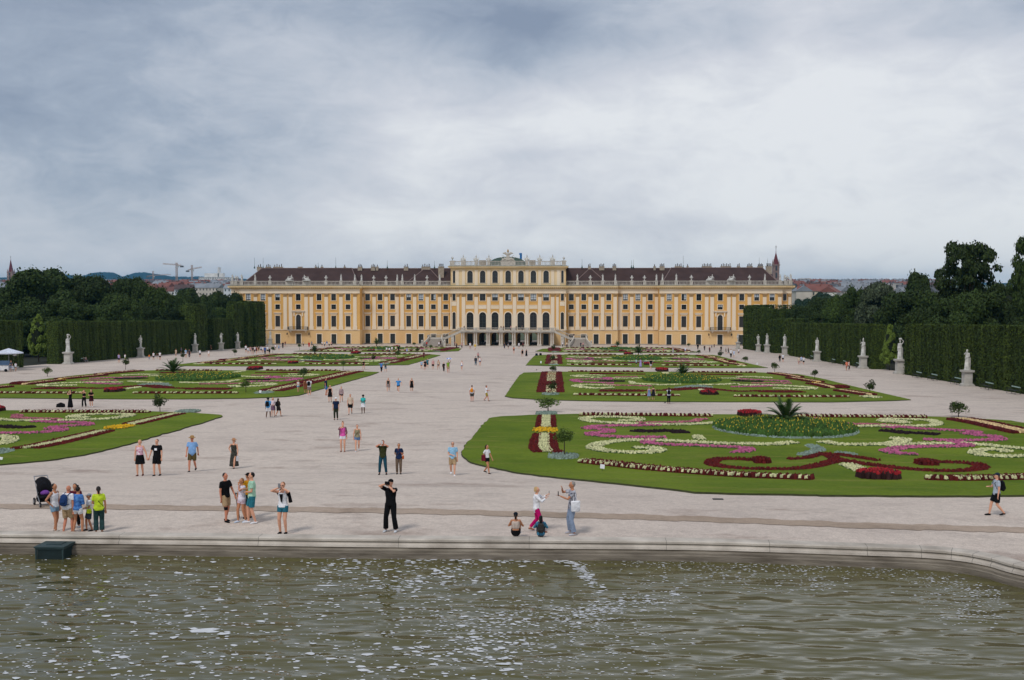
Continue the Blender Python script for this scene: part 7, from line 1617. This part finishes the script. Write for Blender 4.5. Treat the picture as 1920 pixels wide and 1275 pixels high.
for side_, lo, hi in (('left', -20, 452), ('right', 1478, 1780)):
    for d, step in ((760, 27), (900, 23), (1080, 19), (1300, 16), (1600, 14), (2000, 12), (2500, 10), (3200, 10), (4200, 11)):
        if side_ == 'left' and d < 850: continue
        x = lo + rc.uniform(0, step)
        while x < hi:
            k = rc.choice(KEYS); s_ = rc.uniform(-.7, .7) + (math.pi / 2 if rc.random() < .25 else 0)
            dist = 'near the palace park' if d < 1000 else ('in the middle of the city' if d < 1800 else 'on the skyline')
            house(x, d * rc.uniform(.95, 1.05), k, s_, '%s-roofed town house %s, %s of the palace' % (RN[k[5]], dist, side_), 'town houses %s of the palace' % side_)
            x += step * rc.uniform(.8, 1.3)
fo_ = MB()
for mb, off in zip(FAR, (0, 6, 12)): o_ = len(fo_.v); fo_.v += mb.v; fo_.f += [tuple(i + o_ for i in f) for f in mb.f]; fo_.m += [m_ + off for m_ in mb.m]
tag(fo_.build('city_skyline', HW + HR + [WD]), 'mass of small pale houses and roofs along the skyline', kind='stuff')
# city trees between the houses
for side_, xs_ in (('left', [200, 262, 284, 350, 430, 446]), ('right', [1500, 1530, 1570, 1600, 1640])):
    for i, x in enumerate(xs_):
        d = 820 + 130 * (i % 3); p = atd(x, 560, d); z = terr(p.x, p.y); r_ = empty('tree', (p.x, p.y, z)); tag(r_, 'distant tree among the town houses, %s of the palace' % side_, 'tree', 'distant town trees %s of the palace' % side_); link('crown', proto('round', 3, i % 2), r_, (0, 0, 0), 0, (16, 16, 13)); link('trunk', TRUNK, r_, (0, 0, 0), 0, (12, 12, 13))
# long pale buildings
def block(px0, px1, top, d, wi, lab, flo, steps=(), nm='apartment_block'):
    a, b = atd(px0, 540, d), atd(px1, 540, d); zt = atd((px0 + px1) / 2, top, d).z; z0 = terr(a.x, a.y); r_ = empty(nm, ((a.x + b.x) / 2, a.y, z0)); tag(r_, lab, 'building')
    w = (b.x - a.x); h = zt - z0; m = MB(); m.box(-w / 2, 0, -10, w / 2, 18, h)
    for f0, f1, e in steps: m.box(-w / 2 + w * f0, 1, h, -w / 2 + w * f1, 16, h + e)
    m.build('wall', HW[wi], r_); q = MB()
    for i in range(flo):
        z = (i + .3) * h / flo; n = int(w / 4.5)
        for j in range(n): x = -w / 2 + (j + .5) * w / n; q.box(x - 1.3, -.1, z, x + 1.3, .02, z + h / flo * .5)
    q.build('window_row', WD, r_); m = MB(); m.box(-w / 2 - .3, -.3, h + .02, w / 2 + .3, .98, h + .6); m.build('roof_edge', HR[4], r_)
block(373, 408, 520, 2350, 2, 'white hospital-like block, left half, on the skyline', 5, ((.3, .8, 9),)); block(399, 430, 520, 2300, 2, 'white hospital-like block with a chimney, right half, on the skyline', 5, ((.05, .6, 9), (.3, .36, 22)))
block(1535, 1572, 543, 1150, 5, 'long white building with rows of windows right of the palace', 3); block(1492, 1530, 527, 2400, 3, 'grey block on the right skyline', 4, ((.2, .5, 6),)); block(1508, 1522, 526, 2300, 3, 'small square block on the right skyline', 3, ((.3, .9, 5),)); block(1674, 1692, 531.5, 900, 3, 'grey villa with dark roof peeping over the right trees', 3, nm='villa')
# church towers
def church(px, top, base, wpx, d, lab, kcol, scol):
    p = atd(px, top, d); s_ = pxm(p); zt = p.z; zb_ = atd(px, base, d).z; w = wpx / s_; g0 = terr(p.x, p.y); r_ = empty('church_tower', (p.x, p.y, g0)); tag(r_, lab, 'church'); H = zt - g0; hb = H - (zt - zb_)
    sh = hb + (zt - zb_) * .36; m = MB(); m.box(-w / 2, -w / 2, -5, w / 2, w / 2, sh); m.box(-w / 2 - .4, -w / 2 - .4, sh - 1, w / 2 + .4, w / 2 + .4, sh)
    for sx in (-1, 1):
        for sy in (-1, 1): m.lathe([(w * .10, sh - 3), (w * .10, sh + 1), (.05, sh + 4.5)], (sx * w * .42, sy * w * .42, 0), 6)
    m.build('tower', mat('church_' + kcol, srgb(kcol), .9, .2, .5), r_)
    sp_ = MB(); sp_.lathe([(w * .46, sh), (w * .26, sh + (H - sh) * .42), (w * .05, H - 3), (.1, H)], (0, 0, 0), 8); so_ = sp_.build('spire', mat('spire_' + scol, srgb(scol), .8, .15, .5), r_); c = MB(); c.box(-.15, -.15, H, .15, .15, H + 3); c.box(-.9, -.15, H + 1.6, .9, .15, H + 1.9); c.build('cross', IRON, so_)
    q = MB()
    for z in (sh - 5, sh - 11): q.lathe([(w * .14, z), (w * .14, z + 3.5), (.1, z + 4.5)], (0, -w / 2, 0), 6)
    q.build('window', WD, r_)
    n = MB(); n.box(-w * .5 - 28 if px > 900 else w * .5, -8, -5, -w * .5 if px > 900 else w * .5 + 30, 12, hb * .62); x0_, x1_ = (-w * .5 - 28, -w * .5) if px > 900 else (w * .5, w * .5 + 30); n.build('nave', mat('church_' + kcol, srgb(kcol)), r_); q = MB(); q.add([(x0_, -9, hb * .62), (x1_, -9, hb * .62), (x1_, 13, hb * .62), (x0_, 13, hb * .62), (x0_, 2, hb * .62 + 9), (x1_, 2, hb * .62 + 9)], [(0, 1, 5, 4), (1, 2, 5), (2, 3, 4, 5), (3, 0, 4)]); q.build('nave_roof', HR[2], r_)
church(20, 484, 524, 10, 1500, 'church tower with dark red spire at the far left', '#9a7f78', '#6a2a2e'); church(1455, 467, 512, 11.5, 900, 'church tower with steep reddish spire right of the palace roof', '#8f7a74', '#6a3438')
# cranes
def crane(px, top, jl, jr, jy0, jy1, d, lab, nm='tower_crane', luff=None):
    p = atd(px, top, d); z0 = terr(p.x, p.y); r_ = empty(nm, (p.x, p.y, z0)); tag(r_, lab, 'crane'); cm_ = mat('crane_paint', srgb('#b59a8a'), .6, .1); H = p.z - z0; k = 1 / pxm(p)
    def latt(a, b, w, mb):
        a, b = Vector(a), Vector(b); d_ = (b - a).normalized(); u = Vector((0, 1, 0)); v = d_.cross(u); n = max(4, int((b - a).length / (w * 1.6)))
        for su in (-1, 1):
            for sv in (-1, 1): mb.tube([a + u * su * w / 2 + v * sv * w / 2, b + u * su * w / 2 + v * sv * w / 2], w * .13, 4)
        for i in range(n):
            q, t = a.lerp(b, i / n), a.lerp(b, (i + 1) / n); s_ = 1 if i % 2 else -1
            for su in (-1, 1): mb.tube([q + u * su * w / 2 + v * s_ * w / 2, t + u * su * w / 2 - v * s_ * w / 2], w * .09, 4)
    m = MB(); jz = H - (jy0 + jy1 - 2 * top) / 2 * k; latt((0, 0, 0), (0, 0, H), 2.6, m); m.build('mast', cm_, r_); m = MB(); latt(((jl - px) * k, 0, H - (jy0 - top) * k), (0, 0, jz), 1.9, m); latt((0, 0, jz), ((jr - px) * k, 0, H - (jy1 - top) * k), 1.9, m); m.build('jib', cm_, r_)
    e = jr if abs(jr - px) < abs(jl - px) else jl; zy = jy1 if e == jr else jy0; m = MB(); xx = (e - px) * k; zz_ = H - (zy - top) * k; m.box(xx - 3, -1.5, zz_ - 3.2, xx + 3, 1.5, zz_); m.build('counterweight', mat('concrete_grey', (.12, .12, .12), .9, .1), r_)
    m = MB(); m.box(.8, -1.6, jz - 4.5, 3.6, 1.6, jz - 1.6); m.build('cab', mat('crane_cab', (.5, .5, .48), .6, 0), r_)
crane(331, 492.5, 305, 341, 494.5, 498, 1900, 'tall tower crane with a long jib pointing left'); crane(359.8, 497, 351.5, 378.5, 507, 501, 2100, 'shorter tower crane with a jib rising to the right'); crane(287, 508, 276, 321, 518, 514.5, 2600, 'faint low crane in front of the hill, left of the tall one')
# hills
def hills(prof, d0, d1, lab_):
    P = catmull([Vector(p) for p in prof], 6, False); m = MB(); rows = 9; nn = len(P)
    for j in range(rows):
        t = j / (rows - 1); d = d0 + (d1 - d0) * t
        for i, p in enumerate(P):
            q = atd(p.x, p.y, d1); f = math.sin(t * math.pi / 2) ** 1.1; e = atd(p.x, 550, d); zz_ = 40 + (q.z - 40) * f; m.v.append((e.x, e.y, zz_ + rc.uniform(-3, 3) * (1 if t < 1 else 1.2)))
    for j in range(rows - 1):
        for i in range(nn - 1): a = j * nn + i; m.f.append((a, a + 1, a + nn + 1, a + nn)); m.m.append(0)
    off = (rows - 1) * nn; b0 = len(m.v)
    for i, p in enumerate(P): e = atd(p.x, 550, d1 + 700); m.v.append((e.x, e.y, 30))
    for i in range(nn - 1): m.f.append((off + i, off + i + 1, b0 + i + 1, b0 + i)); m.m.append(0)
    tag(m.build('hills', mat('hazed_hill_forest', (.004, .016, .016), .95, .35, .004), smooth=True), kind='structure')  # teal of the distant haze is mixed into the forest colour
hills([(-350, 522), (-150, 521), (0, 521), (60, 519.5), (92, 516), (108, 513), (122, 514), (138, 517), (152, 518), (166, 514), (180, 511), (197, 510.3), (212, 511.5), (224, 516), (230, 519), (242, 515), (255, 512), (268, 511), (285, 512.5), (300, 515), (318, 518), (345, 519.3), (373, 519), (400, 520), (440, 522), (520, 526), (700, 530)], 6200, 7600, '')
hills([(1100, 534), (1300, 533), (1480, 531), (1560, 530.5), (1650, 529), (1750, 528), (1850, 530), (1950, 531), (2300, 532)], 6200, 7600, '')
# air
m = MB(); m.box(-9100, -425, -4, 9100, 10520, 185); hz_ = bpy.data.materials.new('haze'); hz_.use_nodes = True; nt = hz_.node_tree; nt.nodes.clear(); pv = nt.nodes.new('ShaderNodeVolumePrincipled'); pv.inputs['Color'].default_value = (.13, .52, .88, 1); pv.inputs['Density'].default_value = HAZE; pv.inputs['Anisotropy'].default_value = 0.0; ou = nt.nodes.new('ShaderNodeOutputMaterial'); nt.links.new(pv.outputs[0], ou.inputs['Volume'])
tag(m.build('haze', hz_), kind='stuff')
# ================================================================ small furniture
WPT = mat('bench_paint', srgb('#a9c0b4'), .6, .1, 4); BIR = mat('bench_iron', (.03, .035, .033), .6, .1)
def bench_meshes():
    a = MB(); b = MB(); c = MB()
    for i in range(4): a.box(-1.2, -.42 + i * .12, .43, 1.2, -.33 + i * .12, .47)
    b.box(-1.2, .12, .74, 1.2, .15, .86)
    c.tube([(0, -.4, 0), (0, -.38, .42), (0, .02, .42)], .03, 5); c.tube([(0, .16, 0), (0, .04, .45), (0, .15, .95)], .03, 5); c.tube([(0, -.4, .62), (0, .08, .62)], .022, 5)
    return a.mesh('seat', BIR), b.mesh('backrest', WPT), c.mesh('leg', BIR)
BN = bench_meshes()
def bench(p, rz, lab):
    r_ = empty('bench', p, rz); tag(r_, lab, 'bench', 'park benches along the hedges'); link('seat', BN[0], r_); link('backrest', BN[1], r_)
    for x in (-1.1, 1.1): link('leg', BN[2], r_, (x, 0, 0))
for px, lab in ((1722, 'bench nearest the statue with a basket, nearest right hedge'), (1751, 'second bench left of the nearest right statue'), (1795, 'bench just left of the nearest right statue'), (1854, 'bench just right of the nearest right statue'), (1904, 'rightmost bench at the picture edge'), (1521, 'leftmost bench of the long right hedge'), (1562, 'bench between two statues of the long right hedge, left one'), (1583, 'bench between two statues of the long right hedge, middle one'), (1607.5, 'bench left of the helmeted statue')):
    y = hy(px, XR - .9); bench((XR - .9, y, gh(y)), R(-90), lab)
y = hy(158, XL + .9); bench((XL + .9, y, gh(y)), R(90), 'bench with two people on it along the long left hedge')
for dy, c, l in ((-.4, 'dgrey', 'person in dark clothes sitting on the left bench'), (.45, 'rose', 'person in pinkish clothes sitting on the left bench')):
    P_(158, 676, 10, 90, 'belly', 'belly', 'chair', 'tee', c, 'trousers', 'grey', 'short', 'dk', l, 'l', pos=Vector((XL + .95, y + dy, gh(y) + .0)), lod=2)
# parasol stand at the left edge
p = gp(17, 694.5); r_ = empty('parasol', p); tag(r_, 'large white parasol over a sales cart at the left edge', 'parasol'); s_ = 1.0; m = MB(); n = 8
m.v = [(0, 0, 3.55)] + [(2.15 * math.cos(2 * math.pi * i / n + .4), 2.15 * math.sin(2 * math.pi * i / n + .4), 2.85) for i in range(n)] + [(2.15 * math.cos(2 * math.pi * i / n + .4), 2.15 * math.sin(2 * math.pi * i / n + .4), 2.68) for i in range(n)]
for i in range(n): j = (i + 1) % n; m.f += [(0, 1 + i, 1 + j), (1 + i, 1 + n + i, 1 + n + j, 1 + j)]; m.m += [0, 0]
m.build('canopy', cloth('#d8dff0'), r_); m = MB(); m.tube([(0, 0, 0), (0, 0, 3.5)], .04, 6); m.lathe([(.4, 0), (.4, .08), (.08, .12)], (0, 0, 0), 10); m.build('pole', mat('pole_metal', (.4, .4, .4), .5, 0), r_)
m = MB(); m.box(-.12, -2.06, 2.72, .12, -2.03, 2.8) if False else None
p2 = gp(6, 697); r_ = empty('sales_cart', p2); tag(r_, 'sales cart with white sides under the parasol', 'cart'); m = MB(); m.box(-1.3, -.5, .25, 1.0, .5, 1.05); m.build('body', cloth('white'), r_); m = MB(); m.box(-1.4, -.58, 1.05, 1.1, .58, 1.12); m.box(-1.2, .3, 1.12, .9, .35, 1.7); m.build('counter', mat('cart_blue', (.10, .16, .26), .5, .1), r_)
for x in (-1.0, .7): m = MB(); m.tube([(x, -.55, .25), (x, -.49, .25)], .25, 12); m.build('wheel', cloth('black'), r_)
for k, (x, w_) in enumerate(((17.5, .5), (25, .45))):
    p3 = gp(x, 697); r_ = empty('cafe_chair', p3, 1.2 * k); tag(r_, ['white folding chair left of the parasol pole', 'white folding chair right of the parasol pole'][k], 'chair'); m = MB(); m.box(-.22, -.22, .44, .22, .22, .47); m.build('seat', cloth('white'), r_); m = MB(); m.box(-.22, .2, .47, .22, .23, .9); m.build('backrest', cloth('white'), r_)
    for a in (-.2, .2):
        for b in (-.2, .2): m = MB(); m.tube([(a, b, 0), (a, b, .44)], .015, 5); m.build('leg', BIR, r_)
# signs on the lawns
for x, y, h, lab in ((1129, 886, 15, 'small white sign on the nearest right lawn'), (487.5, 741, 9, 'small white sign on the second left lawn'), (1014, 685, 8, 'small white sign on the third right lawn, left end'), (1419.5, 688, 8, 'small white sign on the third right lawn, right end'), (0.5, 866, 9, 'small white sign at the left edge of the nearest left lawn')):
    p = gp(x, y); k = 1 / pxm(p); H = h * k; r_ = empty('lawn_sign', p, R(10)); tag(r_, lab, 'sign', 'small signs on the lawns'); m = MB(); m.tube([(0, 0, 0), (0, 0, H * .55)], .012, 5); m.build('stake', BIR, r_); b = MB(); b.box(-.12, -.008, 0, .12, .008, H * .55); o = b.build('board', mat('sign_white', (.75, .75, .76), .5, .05), r_); o.location = (0, -.02, H * .5); o.rotation_euler = (R(-25), R(10), 0)
# drain, floodlights, things left on the ground
p = gp(1346, 936.7); r_ = empty('drain_grate', (p.x, p.y, p.z + .012)); r_.scale = (.55, .8, 1); tag(r_, 'black slotted drain grate in the gravel', 'drain'); m = MB(); m.box(-.38, -.15, 0, .38, -.11, .02); m.box(-.38, .11, 0, .38, .15, .02)
for i in range(9): m.box(-.37 + i * .09, -.11, 0, -.33 + i * .09, .11, .018)
m.build('grate', BIR, r_)
for x, y, lab in ((1006, 667.5, 'blue-black lamp box at the corner of the third right lawn'), (1013.5, 667, 'black lamp box beside the blue-black one')):
    p = gp(x, y); r_ = empty('floodlight', p); tag(r_, lab, 'floodlight'); m = MB(); m.box(-.3, -.2, .12, .3, .2, .6, 0, .06); m.build('housing', cloth('#18243c' if x < 1010 else 'black'), r_); m = MB(); m.box(-.2, -.05, 0, .2, .05, .119); m.build('foot', BIR, r_)
p = gp(114, 763.5); m = MB(); m.tube([(-.42, 0, .0), (-.3, 0, .12), (0, 0, .2), (.3, 0, .14), (.4, 0, .05)], [.06, .2, .26, .2, .05], 10); o = m.build('bag', cloth('black')); o.location = p; tag(o, 'black bag lying on the gravel left of the woman in the long black dress', 'bag'); PENDING.append((o, .02))
for x, y, lab in ((1247, 757, 'small dark bird on the gravel behind the photographing woman'), (1006, 695, 'pigeon on the path before the second right lawn')):
    p = gp(x, y); m = MB(); m.tube([(-.16, 0, .12), (-.05, 0, .13), (.08, 0, .15), (.13, 0, .2), (.17, 0, .21)], [.015, .06, .055, .035, .01], 8); m.tube([(0, .02, .1), (0, .02, 0)], .008, 4); m.tube([(.02, -.02, .1), (.02, -.02, 0)], .008, 4); o = m.build('pigeon', cloth('#3a3a40')); o.location = p; o.rotation_euler[2] = 1; tag(o, lab, 'bird'); PENDING.append((o, .012))
# stroller
p = gp(83, 948); k = 1 / pxm(p); r_ = empty('stroller', p, R(40)); tag(r_, 'black stroller with raised hood and purple blanket', 'stroller'); r_.scale = (1.0, 1.0, 1.0); BLK = cloth('#1a1a1e'); ALU = mat('stroller_metal', (.35, .36, .38), .4, 0, metal=.6)
m = MB()
for s_ in (-.24, .24): m.tube([(s_, -.42, .14), (s_, -.05, .42), (s_, .32, .95), (s_, .48, 1.08)], .016, 6); m.tube([(s_, .36, .14), (s_, .05, .40), (s_, -.15, .55)], .016, 6)
m.tube([(-.24, .48, 1.08), (.24, .48, 1.08)], .02, 6); m.tube([(-.24, .36, .14), (.24, .36, .14)], .014, 6); m.tube([(-.24, -.42, .14), (.24, -.42, .14)], .014, 6); m.build('frame', ALU, r_)
m = MB(); m.tube([(0, -.42, .40), (0, -.25, .36), (0, .05, .40), (0, .22, .7), (0, .26, .85)], [(.16, .05), (.22, .07), (.24, .09), (.22, .06), (.2, .04)], 10, hint=(1, 0, 0)); o = m.build('seat', BLK, r_); PENDING.append((o, .018))
m = MB()
for i in range(9):
    a = i / 8 * 2.0; y_, z_ = .26 - .44 * math.sin(a) * 1.0 + .02, .72 + .36 * math.cos(a * .95) * 1.0
    for j in range(7): t = -1 + j / 3; m.v.append((t * .27 * (1 if abs(t) < .8 else .98), y_, z_ + .0 - .16 * t * t))
for i in range(8):
    for j in range(6): a = i * 7 + j; m.f.append((a, a + 1, a + 8, a + 7)); m.m.append(0)
m.build('hood', BLK, r_); m = MB(); m.ball((0, -.12, .52), (.17, .16, .10), 10, 7); o = m.build('blanket', cloth('#7a4a9a'), r_); PENDING.append((o, .015)); m = MB(); m.box(-.2, -.1, .16, .2, .28, .3, 0, -.02); m.build('basket', BLK, r_)
for x, y, rr in ((-.27, .36, .14), (.27, .36, .14), (-.24, -.42, .11), (.24, -.42, .11)): m = MB(); m.tube([(x - .02, y, rr), (x + .02, y, rr)], rr, 14); w_ = m.build('wheel', cloth('#26262a'), r_); m = MB(); m.tube([(x - .024, y, rr), (x + .024, y, rr)], rr * .55, 10); m.build('hub', ALU, w_)
flush_remesh()
